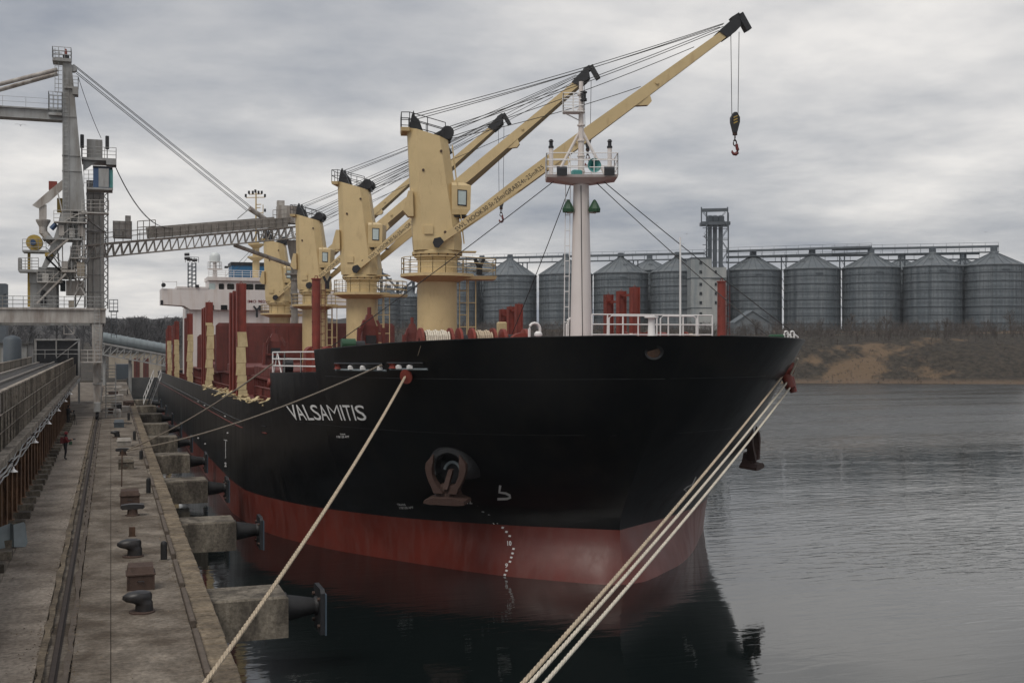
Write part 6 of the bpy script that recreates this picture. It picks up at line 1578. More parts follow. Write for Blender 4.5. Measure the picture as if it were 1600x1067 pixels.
# portal beams and legs
bxp('portal_beam', 'loaderlight', -60, 165, 484, 504.5, LY, 1.3)
bxp('beam_lip', 'loaderlight', -60, 166, 481, 484, LY - 0.15, 1.6)
MB().box(-14, -0.55, 131, 132.3, 12.1, 13.4).build('portal_beam', 'loader', ld_)
for x in (-1.9, -12.5): MB().box(x, x + 1.3, LY + 1.3, 131, 12.0, 13.3).build('portal_beam', 'loader', ld_)
for x, y, m in ((-1.24, 117.6, 'loaderlight'), (-1.24, 131.4, 'loader'), (-12.2, 117.6, 'loader'), (-12.2, 131.4, 'loader')):
    mb = MB(); mb.loft([[(x - 0.30, y - 0.35, 4.6), (x + 0.30, y - 0.35, 4.6), (x + 0.30, y + 0.35, 4.6), (x - 0.30, y + 0.35, 4.6)], [(x - 0.48, y - 0.5, 12.1), (x + 0.48, y - 0.5, 12.1), (x + 0.48, y + 0.5, 12.1), (x - 0.48, y + 0.5, 12.1)]]); lg = mb.build('leg', m, ld_)
    MB().box(x - 0.42, x + 0.42, y - 0.45, y + 0.45, 6.3, 6.42).build('leg_flange', 'loader', lg)
    MB().box(x - 0.3, x + 0.3, y - 1.6, y + 1.6, 3.75, 4.6).build('bogie', 'loader', lg)
    for yy in (-1.1, 1.1): MB().cyl((x - 0.13, y + yy, 3.36), (x + 0.13, y + yy, 3.36), 0.36, n=16).build('wheel', 'black', lg)
    lc = MB()
    for k in range(7): z = 4.9 + k * 1.0; s = 1 if k % 2 else -1; lc.beam((x - 0.28 * s, y - 0.46, z), (x + 0.28 * s, y - 0.48, z + 1.0), 0.05, 0.04)
    lc.build('lacing', 'loader', lg)
MB().ladder((-1.24, LY - 0.25, 8.5), (-1.24, LY - 0.25, 13.6), 0.5, 0.03, 0.33).build('ladder', 'loader', ld_)
pl = MB(); pl.box(-2.7, -0.75, LY - 0.9, LY, 8.4, 8.5); pl.rail([(-2.7, LY - 0.1, 8.5), (-2.7, LY - 0.85, 8.5), (-0.8, LY - 0.85, 8.5)], 1.1, 0.03, 3, 0.6); pl.build('landing', 'loaderlight', ld_)
stt = MB(); stt.ladder((0.0, 118.5, 3.0), (0.0, 118.5, 8.4), 0.9, 0.05, 0.3); stt.build('stair', 'loader', ld_)
rl = MB(); rl.rail([(-14, LY - 0.1, 13.55), (-0.6, LY - 0.1, 13.55)], 1.1, 0.03, 3, 0.9); rl.build('railing', 'loader', ld_)
# lattice gate hanging under the beam
gt = MB(); a, b_ = A(100, 505, LY + 0.4), A(115.5, 505, LY + 0.4); z0, z1 = zat(522, LY), zat(505, LY)
for p, q_ in (((a.x, z0), (b_.x, z0)), ((a.x, z0), (a.x, z1)), ((b_.x, z0), (b_.x, z1)), ((a.x, z1), (b_.x, z0))): gt.beam((p[0], LY + 0.4, p[1]), (q_[0], LY + 0.4, q_[1]), 0.07, 0.07)
gt.build('hanging_frame', 'loaderlight', ld_)
# rear pylon with joints
bxp('pylon', 'pylon', 135, 162, 280, 482, 122, 1.8)
for py in (300, 331, 360, 395, 428, 455): bxp('pylon_flange', 'loader', 134.3, 162.7, py, py + 1.2, 121.93, 1.94)
lt = MB(); a, b_ = A(162, 480, 122.5), A(168.5, 480, 122.5)
lt.cyl((a.x, 122.5, zat(482, 122.5)), (a.x, 122.5, zat(292, 122.5)), 0.06, n=5); lt.cyl((b_.x, 122.5, zat(482, 122.5)), (b_.x, 122.5, zat(292, 122.5)), 0.07, n=5)
for k in range(16):
    z0, z1 = zat(480 - k * 11.7, 122.5), zat(480 - (k + 1) * 11.7, 122.5); lt.cyl((a.x, 122.5, z0), (b_.x, 122.5, (z0 + z1) / 2), 0.045, n=4); lt.cyl((b_.x, 122.5, (z0 + z1) / 2), (a.x, 122.5, z1), 0.045, n=4)
lt.build('lattice_mast', 'loader', ld_)
# main mast, tapering
def taper(name, m, pts_lo, pts_hi, py_lo, py_hi, Y, dlo, dhi):
    a0, a1 = A(pts_lo[0], py_lo, Y).x, A(pts_lo[1], py_lo, Y).x; b0, b1 = A(pts_hi[0], py_hi, Y).x, A(pts_hi[1], py_hi, Y).x; z0, z1 = zat(py_lo, Y), zat(py_hi, Y)
    mb = MB(); mb.loft([[(a0, Y, z0), (a1, Y, z0), (a1, Y + dlo, z0), (a0, Y + dlo, z0)], [(b0, Y, z1), (b1, Y, z1), (b1, Y + dhi, z1), (b0, Y + dhi, z1)]]); return mb.build(name, m, ld_)
mastm = taper('mast', 'loader', (97.5, 131), (97.5, 111.5), 298, 97, 119, 2.0, 1.0)
for py, x1 in ((181, 119.5), (242, 125.8), (266, 127.5)): bxp('mast_flange', 'loader', 96.8, x1, py, py + 1.3, 118.93, 2.1)
taper('mast_base', 'loader', (97.5, 133), (97.5, 131), 330, 298, 119, 2.0, 2.0)
MB().ladder(A(103, 330, 118.9), A(103, 110, 118.9), 0.45, 0.028, 0.45).build('ladder', 'loader', ld_)
# mast head: platform, railing, beacon
hp = MB(); z = zat(97); a, b_ = A(82, 97), A(111, 97); hp.box(a.x, b_.x, 118.7, 120.6, z, z + 0.3); hp.rail([(a.x, 118.75, z + 0.3), (b_.x, 118.75, z + 0.3), (b_.x, 120.5, z + 0.3), (a.x, 120.5, z + 0.3)], 1.05, 0.028, 3, 0.6, True); hp.build('head_platform', 'loader', ld_)
bxp('beacon', 'black', 98, 108, 86, 97, 119.3, 0.6); p = A(102.7, 81, 119.6); MB().lathe(p, [(0.14, -0.5), (0.14, 0), (0.1, 0.2), (0.02, 0.28)], 10).build('beacon_lamp', 'redbright', ld_)
sh1 = A(115, 108, 119.5); MB().cyl(sh1 + Vector((0, -0.4, 0)), sh1 + Vector((0, 0.4, 0)), 0.32, n=14).build('head_sheave', 'loader', ld_)
sb = MB(); a, b_ = A(111, 135), A(122, 135); z = zat(135); sb.box(a.x - 0.6, b_.x, 118.8, 120.2, z - 0.2, z); sb.box(b_.x - 0.5, b_.x, 118.8, 120.2, z - 0.75, z - 0.2); sb.rail([(a.x, 118.85, z), (b_.x, 118.85, z), (b_.x, 120.1, z)], 1.0, 0.025, 3, 0.5); sb.build('side_platform', 'loader', ld_)
cg = MB(); a, b_ = A(76, 178), A(97, 178); z = zat(178); cg.box(a.x, b_.x, 118.6, 120.4, z - 0.25, z); cg.rail([(a.x, 118.65, z), (b_.x, 118.65, z), (b_.x, 120.35, z), (a.x, 120.35, z)], 2.0, 0.025, 5, 0.4, True); a2, b2 = A(86, 145), A(97, 145)
for k in range(10): zz_ = z + 2 + k * 0.42; cg.cyl((a2.x, 118.9, zz_), (b2.x, 118.9, zz_), 0.025, n=4)
for xx in (a2.x, (a2.x + b2.x) / 2): cg.cyl((xx, 118.9, z + 2), (xx, 118.9, z + 6.2), 0.025, n=4)
cg.build('ladder_cage', 'loader', ld_)
# counter boom and its ties, running off to the left
cbm = MB(); z = zat(180); cbm.box(-45, A(97, 180).x, 119.2, 120.4, z - 0.42, z + 0.42); cbm.box(-45, A(97, 180).x, 119.0, 120.6, z + 0.42, z + 0.55); cbm.box(-45, A(97, 180).x, 119.0, 120.6, z - 0.5, z - 0.42); cbm.build('counter_boom', 'loader', ld_)
rl = MB(); rl.rail([(-30, 119.1, z + 0.55), (A(76, 170).x, 119.1, z + 0.55)], 0.95, 0.016, 2, 2.1); rl.build('boom_railing', 'loader', ld_)
for dy, s_, e_ in ((0, (90, 109), (-30, 139.5)), (0.6, (90, 115.5), (-30, 149))): MB().cyl(A(*s_, 119.4 + dy), A(-250, e_[1] + (e_[1] - s_[1]) * 220 / 120.0, 119.4 + dy), 0.20, n=10).build('tie_tube', 'loaderlight', ld_)
# machinery house, lamps, cab
bxp('machinery_house', 'loader', 135.5, 160, 215.5, 244, 120.5, 2.4); bxp('house_platform', 'loader', 127, 182, 244, 248, 119.6, 3.6)
bxp('platform_bracket', 'loader', 166, 182, 248, 254, 119.6, 2.0)
rl = MB(); z = zat(244, 119.6); a, b_ = A(127, 244, 119.6), A(181.5, 244, 119.6); rl.rail([(a.x, 119.65, z), (b_.x, 119.65, z), (b_.x, 123, z)], 1.05, 0.028, 3, 1.0); rl.build('house_railing', 'loader', ld_)
for px in (128.2, 167.5): bxp('floodlight', 'black', px - 3, px + 3, 208.5, 229, 119.8, 0.5, bev=0.06); bxp('lamp_stalk', 'loader', px - 0.8, px + 0.8, 229, 244, 120.0, 0.15)
bxp('cab', 'cabblue', 145.5, 171, 258.5, 291, 118.2, 2.4, bev=0.12); bxp('cab_panel', 'loader', 154, 170, 260.5, 290, 118.14, 0.1)
bxp('cab_window', 'teal', 170.2, 176.5, 262, 290.5, 118.3, 2.2); bxp('cab_roof', 'black', 145, 176, 256.8, 259, 118.1, 2.6); bxp('cab_floor', 'loader', 136, 176, 291, 294, 118.1, 2.6)
a, b_ = A(132, 290, 119), A(146, 265, 119); rl = MB(); rl.rail([A(131, 292, 118.6), A(146, 292, 118.6)], 1.6, 0.028, 4, 0.5); rl.build('cab_walkway_rail', 'loader', ld_)
bk = MB(); bk.loft([[A(129, 246, 120 + o), A(155, 250, 120 + o), A(130, 268, 120 + o)] for o in (0, 0.3)]); bk.build('bracket', 'loader', ld_)
# slewing body below the mast: splayed legs and panels
bl = MB()
for o in (0, 1.6): bl.loft([[A(97, 330, 119 + o + e), A(115, 330, 119 + o + e), A(104, 376, 119 + o + e), A(72, 420, 119 + o + e), A(64, 420, 119 + o + e), A(84, 372, 119 + o + e)] for e in (0, 0.3)])
bl.build('splayed_leg', 'loader', ld_)
taper('front_post', 'loader', (105, 121), (123, 132), 418, 330, 119.0, 1.8, 1.8)
bxp('slew_house', 'loader', 98, 133.5, 329, 373, 120.7, 1.2); bxp('slew_flange', 'loader', 97, 134, 343, 345, 120.6, 1.4); bxp('slew_flange', 'loader', 97, 134, 327, 329.5, 118.9, 3.2)
for k in range(3): bxp('rib', 'loader', 104 + k * 9, 105 + k * 9, 331, 372, 120.58, 0.12)
bxp('machine_floor', 'loader', 66, 128, 372, 374.5, 118.4, 3.2); rl = MB(); rl.rail([A(105, 374, 118.5), A(124, 374, 118.5)], 1.9, 0.03, 4, 0.5); rl.build('cage', 'loader', ld_)
bxp('upper_body', 'loader', 60, 118, 418, 434, 119.6, 3.4); bxp('body', 'loader', 47, 88, 442, 482, 119.6, 3.0); bxp('body_top', 'loader', 46, 92, 424, 443, 119.4, 3.4)
a, b_ = A(63, 475, 119.55), A(72.5, 475, 119.55); op = [(a.x, zat(476, 119.55)), (b_.x, zat(476, 119.55)), (b_.x, zat(460, 119.55)), ((a.x + b_.x) / 2 + 0.15, zat(454, 119.55)), ((a.x + b_.x) / 2 - 0.15, zat(454, 119.55)), (a.x, zat(460, 119.55))]
MB().prism(op, 'y', 119.5, 119.62).build('doorway_shade', 'black', ld_)  # black plate on the solid body stands in for shade inside the opening
bxp('electric_cabinet', 'loaderlight', 103, 131, 438, 461, 119.4, 1.6, bev=0.04); bxp('electric_cabinet', 'cream_wall', 107, 116, 469, 480, 119.0, 1.0, bev=0.04)
bxp('blue_tank', 'container', 94, 102, 438, 455, 120.5, 0.9)
# stairs and handrails
for (x0, y0, x1, y1) in ((58, 474, 103, 428), (95, 424, 72, 402), (75, 400, 107, 374), (72, 402, 95, 424)):
    s_ = MB(); s_.beam(A(x0, y0, 118.3), A(x1, y1, 118.3), 0.8, 0.16); s_.beam(A(x0, y0 - 15, 118.0), A(x1, y1 - 15, 118.0), 0.05, 0.06); s_.build('stair_flight', 'loaderlight', ld_)
bxp('stair_landing', 'loaderlight', 93, 118, 421.5, 425, 118.0, 1.1)
bxp('brace', 'loader', 88, 92, 425, 482, 121, 0.4)
for x0, y0, x1, y1 in ((131, 338, 163, 362), (126, 356, 155, 362), (128, 420, 139, 402), (88, 372, 97, 330), (84, 430, 47, 470)): MB().beam(A(x0, y0, 119.2), A(x1, y1, 121.5), 0.18, 0.18).build('brace', 'loader', ld_)
mm = MB()
for k in range(3):
    z0, z1 = zat(480 - k * 30, 123), zat(450 - k * 30, 123); xa, xb = A(118, 480, 123).x, A(133, 480, 123).x
    mm.beam((xa, 123, z0), (xb, 123, z1), 0.1, 0.1); mm.beam((xa, 123, z0), (xa, 123, z1), 0.14, 0.14); mm.beam((xb, 123, z0), (xb, 123, z1), 0.14, 0.14); mm.beam((xa, 123, z1), (xb, 123, z1), 0.1, 0.1)
mm.build('lattice_tower', 'loader', ld_)
# pipework, decks and small plant packed round the slewing body
rr = random.Random(17)
for k in range(9):
    x0 = rr.uniform(88, 134); y0 = rr.uniform(330, 400); y1 = y0 + rr.uniform(25, 70)
    MB().tube([A(x0, y0, 118.7), A(x0, (y0 + y1) / 2, 118.7), A(x0 + rr.uniform(-6, 6), y1, 118.8)], rr.uniform(0.04, 0.09), 6).build('conduit', 'loaderlight' if k % 2 else 'loader', ld_)
for px0, px1, py in ((84, 136, 346), (110, 136, 402), (58, 96, 440), (116, 136, 432), (128, 170, 330)):
    bxp('service_deck', 'pylon', px0, px1, py, py + 1.8, 118.3, 1.4); rl = MB(); rl.rail([A(px0, py, 118.35), A(px1, py, 118.35)], 1.05, 0.028, 3, 0.7); rl.build('deck_rail', 'pylon', ld_)
for x0, y0, x1, y1 in ((84, 402, 110, 440), (110, 402, 92, 440), (116, 404, 134, 432), (134, 404, 116, 432), (116, 432, 134, 462), (134, 432, 116, 462), (90, 300, 97, 330), (100, 346, 131, 330)):
    MB().beam(A(x0, y0, 118.9), A(x1, y1, 118.9), 0.12, 0.12).build('lattice_bar', 'pylon', ld_)
for px0, px1, py0, py1, m in ((92, 100, 352, 368, 'loaderlight'), (108, 117, 356, 371, 'pylon'), (122, 130, 352, 369, 'loaderlight'), (66, 76, 428, 441, 'pylon'), (96, 106, 408, 420, 'loaderlight'), (120, 132, 409, 431, 'cream_wall'), (70, 82, 396, 401, 'yellow')):
    bxp('switch_box', m, px0, px1, py0, py1, 118.6, 0.7, bev=0.04)
for x0, y0 in ((138, 290), (146, 292), (157, 295)):
    MB().cyl(A(x0, y0 + 188, 121.9), A(x0, y0, 121.9), 0.05, n=6).build('conduit', 'loader', ld_)

# dust ducts and drum on the left
dc = MB()
dc.loft([[A(x, y, 119.6 + o) for x, y in ((97.5, 281), (97.5, 297), (77, 316), (60, 326), (50, 321), (73, 301))] for o in (0, 1.4)]); dc.build('chute', 'loaderlight', ld_)
dc = MB(); dc.loft([[A(x, y, 119.7 + o) for x, y in ((61, 320), (73, 320), (73, 345), (61, 345))] for o in (0, 1.0)]); dc.build('duct', 'loaderlight', ld_)
dc = MB(); c = A(67.5, 346, 120.2); dc.lathe(c, [(0.68, 0.15), (0.66, 0), (0.38, -0.55), (0.38, -1.2)], 14); dc.build('hopper', 'loaderlight', ld_)
dc = MB(); dc.tube([A(67, 362, 120.2), A(72, 368, 120.2), A(78, 376, 120.2), A(84, 381, 120.2)], 0.38, 10); dc.build('elbow', 'loaderlight', ld_)
c = A(76, 372, 119.5); MB().cyl(c, c + Vector((0, 0.8, 0)), 0.28, n=12).build('fan', 'loader', ld_)
bxp('red_box', 'redbright', 76, 89, 284, 297, 120.3, 0.8); bxp('yellow_panel', 'yellow', 89, 97.4, 310, 332, 120.5, 0.5); MB().cyl(A(88, 350, 119.8), A(80, 358, 119.8), 0.25, n=10).build('blue_motor', 'cabblue', ld_)
c = A(53.5, 379, 119.6); MB().cyl(c, c + Vector((0, 1.0, 0)), 0.75, n=24).build('drum', 'yellow', ld_); MB().cyl(c + Vector((-0.1, -0.4, -0.02)), c + Vector((-0.1, 0, -0.02)), 0.28, n=10).build('drum_motor', 'cabblue', ld_)
bxp('drum_platform', 'loader', 35, 78, 392, 395, 118.8, 2.4); rl = MB(); rl.rail([A(35, 392, 118.9), A(72, 392, 118.9)], 1.1, 0.028, 3, 0.7); rl.build('platform_rail', 'loader', ld_)
bxp('side_gallery', 'loader', 29, 60, 422, 426, 118.4, 2.2); rl = MB(); rl.rail([A(29, 422, 118.5), A(60, 422, 118.5)], 1.15, 0.03, 4, 0.6); rl.build('gallery_rail', 'loader', ld_); bxp('gallery_panel', 'loader', 28, 33, 405, 424, 118.5, 1.2)
bxp('rusty_pipe', 'yellow', 43, 47.5, 396, 480, 120.2, 0.25)
# ladder cage right of the beam
lc = MB(); c = A(177, 470, 119); lc.rail([A(171, 486, 118.4), A(184, 486, 118.4), A(184, 486, 119.6), A(171, 486, 119.6)], 1.1, 0.03, 3, 0.35, True); lc.beam(A(170, 486.5, 119), A(185, 486.5, 119), 1.2, 0.12); lc.ladder(A(178, 528, 118.8), A(178, 487, 118.8), 0.5, 0.03, 0.3); lc.ladder(A(178, 528, 119.3), A(178, 487, 119.3), 0.5, 0.03, 0.6); lc.build('ladder_cage', 'elevator', ld_)
# boom truss out over the ship
B0 = Vector((A(131, 404, 122).x, 122, zat(404, 122))); B1 = P(463, 372, Y=134)
tr = MB(); tr.truss(B0, B1, 1.25, 1.5, 28, 0.085); tr.build('boom_truss', 'dusty', ld_)
bd = (B1 - B0).normalized(); bu = Vector((0, 0, 1))
def BP(px, dz=0.0, side=0.0):
    u = (px - 131) / (463.0 - 131); return B0.lerp(B1, u) + Vector((0, 0, 1.3 + dz)) + Vector((-bd.y, bd.x, 0)) * side
dkk = MB(); dkk.beam(BP(131, 0.05), BP(463, 0.05), 1.7, 0.12); dkk.build('boom_deck', 'dusty', ld_)
cv = MB()
for k in range(8):
    x0 = 223 + k * 24.5; cvp = MB(); a, b_ = BP(x0 + 0.2, 0.75), BP(x0 + 24.3, 0.75); cvp.beam(a, b_, 1.3, 1.15); cvp.build('belt_cover', 'dusty', ld_)
rl = MB(); rl.rail([BP(131 + i * 12, 0.12, -0.85) for i in range(28)], 1.0, 0.026, 2, 1.2); rl.build('boom_railing', 'dusty', ld_); rl = MB(); rl.rail([BP(131 + i * 12, 0.12, 0.85) for i in range(28)], 1.0, 0.026, 2, 1.2); rl.build('boom_railing', 'dusty', ld_)
b2 = MB(); a = BP(185, 1.0); b2.box(a.x - 0.95, a.x + 0.85, a.y - 0.7, a.y + 0.7, a.z - 0.6, a.z + 1.1); b2.box(a.x + 0.2, a.x + 0.75, a.y - 0.4, a.y + 0.4, a.z + 1.1, a.z + 1.7); b2.build('drive_house', 'loaderlight', ld_)
mg = MB()
for k in range(4):
    a = BP(185, 1.0); mg.beam((a.x - 0.97 + k * 0.6, a.y - 0.72, a.z - 0.6), (a.x - 0.97 + k * 0.6, a.y - 0.72, a.z + 1.1), 0.05, 0.05)
for k in range(3): a = BP(185, 1.0); mg.beam((a.x - 0.97, a.y - 0.72, a.z - 0.4 + k * 0.6), (a.x + 0.87, a.y - 0.72, a.z - 0.4 + k * 0.6), 0.05, 0.05)
mg.build('guard_grid', 'loader', ld_)
rl = MB(); rl.rail([BP(200, 0.1, -0.8), BP(226, 0.1, -0.8)], 1.9, 0.045, 3, 0.8); rl.build('guard_rail', 'dusty', ld_); rl = MB(); rl.rail([BP(414, 1.0, -0.8), BP(440, 1.0, -0.8)], 1.1, 0.035, 2, 0.5); rl.build('guard_rail', 'dusty', ld_)
hb_ = MB(); a = BP(452, 0.9); hb_.box(a.x - 1.5, a.x + 0.9, a.y - 0.8, a.y + 0.8, a.z - 0.5, a.z + 1.5); hb_.box(a.x - 1.5, a.x - 0.7, a.y - 0.4, a.y + 0.4, a.z + 1.5, a.z + 2.1); hb_.build('head_house', 'loaderlight', ld_)
a = BP(428, 0.4); MB().beam(BP(419, 0.5), BP(441, 0.5), 1.5, 1.3).build('head_box', 'dusty', ld_)
# discharge spout with struts
sp = MB(); c = P(458, 376, Y=134); sp.cyl(c, c - Vector((-0.1, 0, 2.2)), 0.75, 0.42, 12); sp.cyl(c - Vector((-0.1, 0, 2.2)), Vector((c.x + 0.2, c.y, 8.2)), 0.36, 0.4, 12); sp.build('spout', 'dusty', ld_)
for k in range(4): z = c.z - 3 - k * 1.6; MB().lathe((c.x + 0.15, c.y, z), [(0.38, 0), (0.5, 0.02), (0.5, 0.18), (0.38, 0.2)], 12).build('spout_ring', 'dusty', ld_)
a = P(455, 427, Y=134); rl = MB(); rl.box(a.x - 0.6, a.x + 1.1, a.y - 0.7, a.y + 0.7, a.z - 0.2, a.z); rl.rail([(a.x - 0.6, a.y - 0.65, a.z), (a.x + 1.0, a.y - 0.65, a.z)], 1.1, 0.035, 2, 0.5); rl.build('spout_platform', 'dusty', ld_)
MB().cyl(P(366, 383, Y=131), P(456, 415, Y=134), 0.22, n=10).build('lower_strut', 'loaderlight', ld_); MB().cyl(P(390, 326, Y=131.5), P(424, 349, Y=133), 0.3, 0.26, 10).build('upper_strut', 'loaderlight', ld_); MB().cyl(P(389, 327, Y=131.5), P(371, 342, Y=131), 0.05, n=5).build('strut_tie', 'loader', ld_)
# boom ropes
for (x0, y0, x1, y1) in ((115, 101, 392, 323), (116, 104, 391, 325), (119, 112, 387, 328), (119, 115, 386, 330)): MB().cyl(A(x0, y0, 119.6), P(x1, y1, Y=131.5), 0.034, n=5).build('boom_rope', 'wire', ld_)
def sagline(a, b_, sag, r=0.028): MB().tube([a.lerp(b_, i / 14) - Vector((0, 0, sag * 4 * (i / 14) * (1 - i / 14))) for i in range(15)], r, 5).build('power_cable', 'wire', ld_)
sagline(A(177, 254, 119.8), BP(268, 1.35), 2.4); sagline(A(178, 255, 120.0), BP(276, 1.35), 2.6); sagline(A(122, 120, 119.5), A(158, 216, 120.5), 0.3)

# ------------------------------------------------------------ buildings and plant beyond the quay end
def building(name, label, x0, x1, y0, y1, h_, m, doors=(), windows=(), z0=QZ, roof='darkwall'):
    t = thing(name, label, 'building', ((x0 + x1) / 2, y0, z0))
    MB().box(x0, x1, y0, y1, z0 - 0.2, z0 + h_).build('wall', m, t)
    MB().box(x0 - 0.25, x1 + 0.25, y0 - 0.25, y1 + 0.25, z0 + h_, z0 + h_ + 0.25).build('roof', roof, t)
    for x, w_, hh in doors: d_ = MB().box(x, x + w_, y0 - 0.06, y0, z0, z0 + hh).build('door', 'doorred', t); MB().box(x + w_ / 2 - 0.04, x + w_ / 2 + 0.04, y0 - 0.09, y0 - 0.06, z0 + 0.1, z0 + hh - 0.1).build('door_stile', 'black', d_)
    for x, w_, zb, hh in windows: w2 = MB().box(x, x + w_, y0 - 0.05, y0, z0 + zb, z0 + zb + hh).build('window', 'glass', t); MB().box(x + w_ / 2 - 0.04, x + w_ / 2 + 0.04, y0 - 0.08, y0 - 0.05, z0 + zb, z0 + zb + hh).build('mullion', 'loaderlight', w2)
    return t
xa, xb = P(170, 570, Y=246).x, P(252, 570, Y=246).x
building('quay_shed', 'cream plastered shed with two dark red doors at the quay end', xa, xb, 246, 256, 5.0, 'cream_wall', doors=((P(209, 570, Y=246).x, 1.15, 3.9), (P(223.5, 570, Y=246).x, 1.1, 3.9)))
ct = thing('container', 'blue-grey shipping container standing before the cream shed', 'container', (P(193, 590, Y=236).x, 236, QZ))
xa, xb = P(180, 590, Y=236).x, P(206.5, 590, Y=236).x; MB().box(xa, xb, 236, 240, QZ, QZ + 2.9).build('body', 'container', ct)
k = xa + 0.1
while k < xb - 0.1: MB().box(k, k + 0.12, 235.94, 236, QZ + 0.12, QZ + 2.75).build('corrugation', 'container', ct); k += 0.33
bw_ = thing('basin_wall', 'dark concrete wall closing the basin end', 'wall', (12, 226, 0)); MB().box(EDGE, 40, 225.4, 226.6, -2, 3.6).build('wall', 'darkwall', bw_)
for k in range(9): MB().box(EDGE + 0.3 + k * 4.1, EDGE + 0.7 + k * 4.1, 225.2, 225.4, -1, 3.4).build('buttress', 'darkwall', bw_)
# inclined enclosed gallery
ig = thing('inclined_conveyor', 'pale tubular conveyor on a lattice bridge behind the loader', 'conveyor', P(165, 545, Y=205))
a, b_ = P(150, 525, Y=205), P(275, 548, Y=205); tb = MB(); tb.cyl(a, b_, 0.85, n=16); tb.build('tube_cover', 'tarp', ig)
r0 = None
for k in range(12): c = a.lerp(b_, (k + 0.5) / 12); d = (b_ - a).normalized() * 0.08; MB().cyl(c - d, c + d, 0.92, n=16).build('cover_band', 'tarp', ig)
dn = Vector((0, 0, -2.9)); tr = MB(); tr.truss(a + dn, b_ + dn, 1.7, 2.2, 12, 0.10); tr.beam(a + Vector((0, 0, -1.0)), b_ + Vector((0, 0, -1.0)), 2.4, 0.25); tr.beam(a + dn, b_ + dn, 2.4, 0.2); tr.build('lattice_bridge', 'loader', ig)
for u in (0.1, 0.42, 0.9): c = a.lerp(b_, u) + dn; MB().beam(Vector((c.x, c.y, QZ if c.x < 3 else 0)), c, 0.5, 0.5).build('support', 'loader', ig)
gw = thing('gangway', 'steep gangway with pale handrails from the quay up to the ship side', 'gangway', (4, 150, QZ))
a, b_ = P(230, 632, Y=143), P(246, 590, Y=143); 
gm = MB(); gm.beam(a, b_, 0.7, 0.12); gm.build('tread_deck', 'black', gw)
for s in (-0.42, 0.42):
    rl = MB(); o = Vector((s, 0, 0)); rl.cyl(a + o + Vector((0, 0, 0.1)), b_ + o + Vector((0, 0, 0.1)), 0.06, n=5); rl.cyl(a + o + Vector((0, 0, 0.9)), b_ + o + Vector((0, 0, 0.9)), 0.05, n=5)
    for k in range(6): p = (a + o).lerp(b_ + o, k / 5); rl.cyl(p, p + Vector((0, 0, 0.9)), 0.035, n=4)
    rl.build('handrail', 'whiterail', gw)
building('warehouse', 'long dark warehouse seen under the loader portal', -52, -13, 165, 185, 6.2, 'darkwall', windows=tuple((-50 + k * 4.2, 1.6, 2.6, 1.6) for k in range(8)))
building('warehouse', 'grey block with blue-grey tank beside it behind the gallery', -12.5, -9.5, 150, 162, 7.0, 'loader', doors=((-11.8, 1.4, 2.4),))
tk = thing('tank', 'dark blue upright tank behind the gallery wall', 'tank', (-10.2, 140, QZ)); MB().lathe((-10.4, 140, QZ), [(0.95, 0), (0.95, 7.6), (0.7, 7.9), (0.1, 8.1)], 18).build('shell', 'container', tk, smooth=True); MB().lathe((-10.4, 140, QZ + 4.8), [(0.96, 0), (1.03, 0.03), (1.03, 0.2), (0.96, 0.23)], 18).build('band', 'loaderlight', tk)
ds = thing('distant_tower', 'dark square plant tower at the far left edge above the beam', 'tower', P(4, 480, Y=300)); a, b_ = P(-10, 480, Y=300), P(9.5, 480, Y=300); z1 = P(4, 443, Y=300).z
MB().box(a.x, b_.x, 300, 306, 3, z1).build('shaft', 'elevator', ds); MB().box(b_.x - 0.6, b_.x + 0.4, 299.5, 301, z1 - 2.5, z1 - 0.2).build('cabin', 'elevator', ds)
# dark doorway under the gallery by the loader, and hut
hut = thing('transfer_hut', 'dark transfer hut on legs at the end of the conveyor gallery', 'hut', (-6, 146.5, QZ))
MB().box(-8.6, -3.5, 146.6, 152, 6.0, 10.6).build('cabin', 'black', hut)
for x in (-8.5, -3.7): MB().box(x, x + 0.25, 146.4, 146.6, QZ, 10.7).build('post', 'loader', hut)
fr = MB(); fr.beam((-8.4, 146.4, 10.6), (-3.6, 146.4, 10.6), 0.2, 0.2); fr.beam((-6.1, 146.4, 8.6), (-6.1, 146.4, 10.6), 0.15, 0.15); fr.beam((-6.1, 146.4, 8.4), (-3.7, 146.4, 10.4), 0.1, 0.1); fr.rail([(-8.6, 146.2, 8.4), (-3.5, 146.2, 8.4)], 1.0, 0.035, 2, 1.2); fr.build('frame', 'loader', hut)

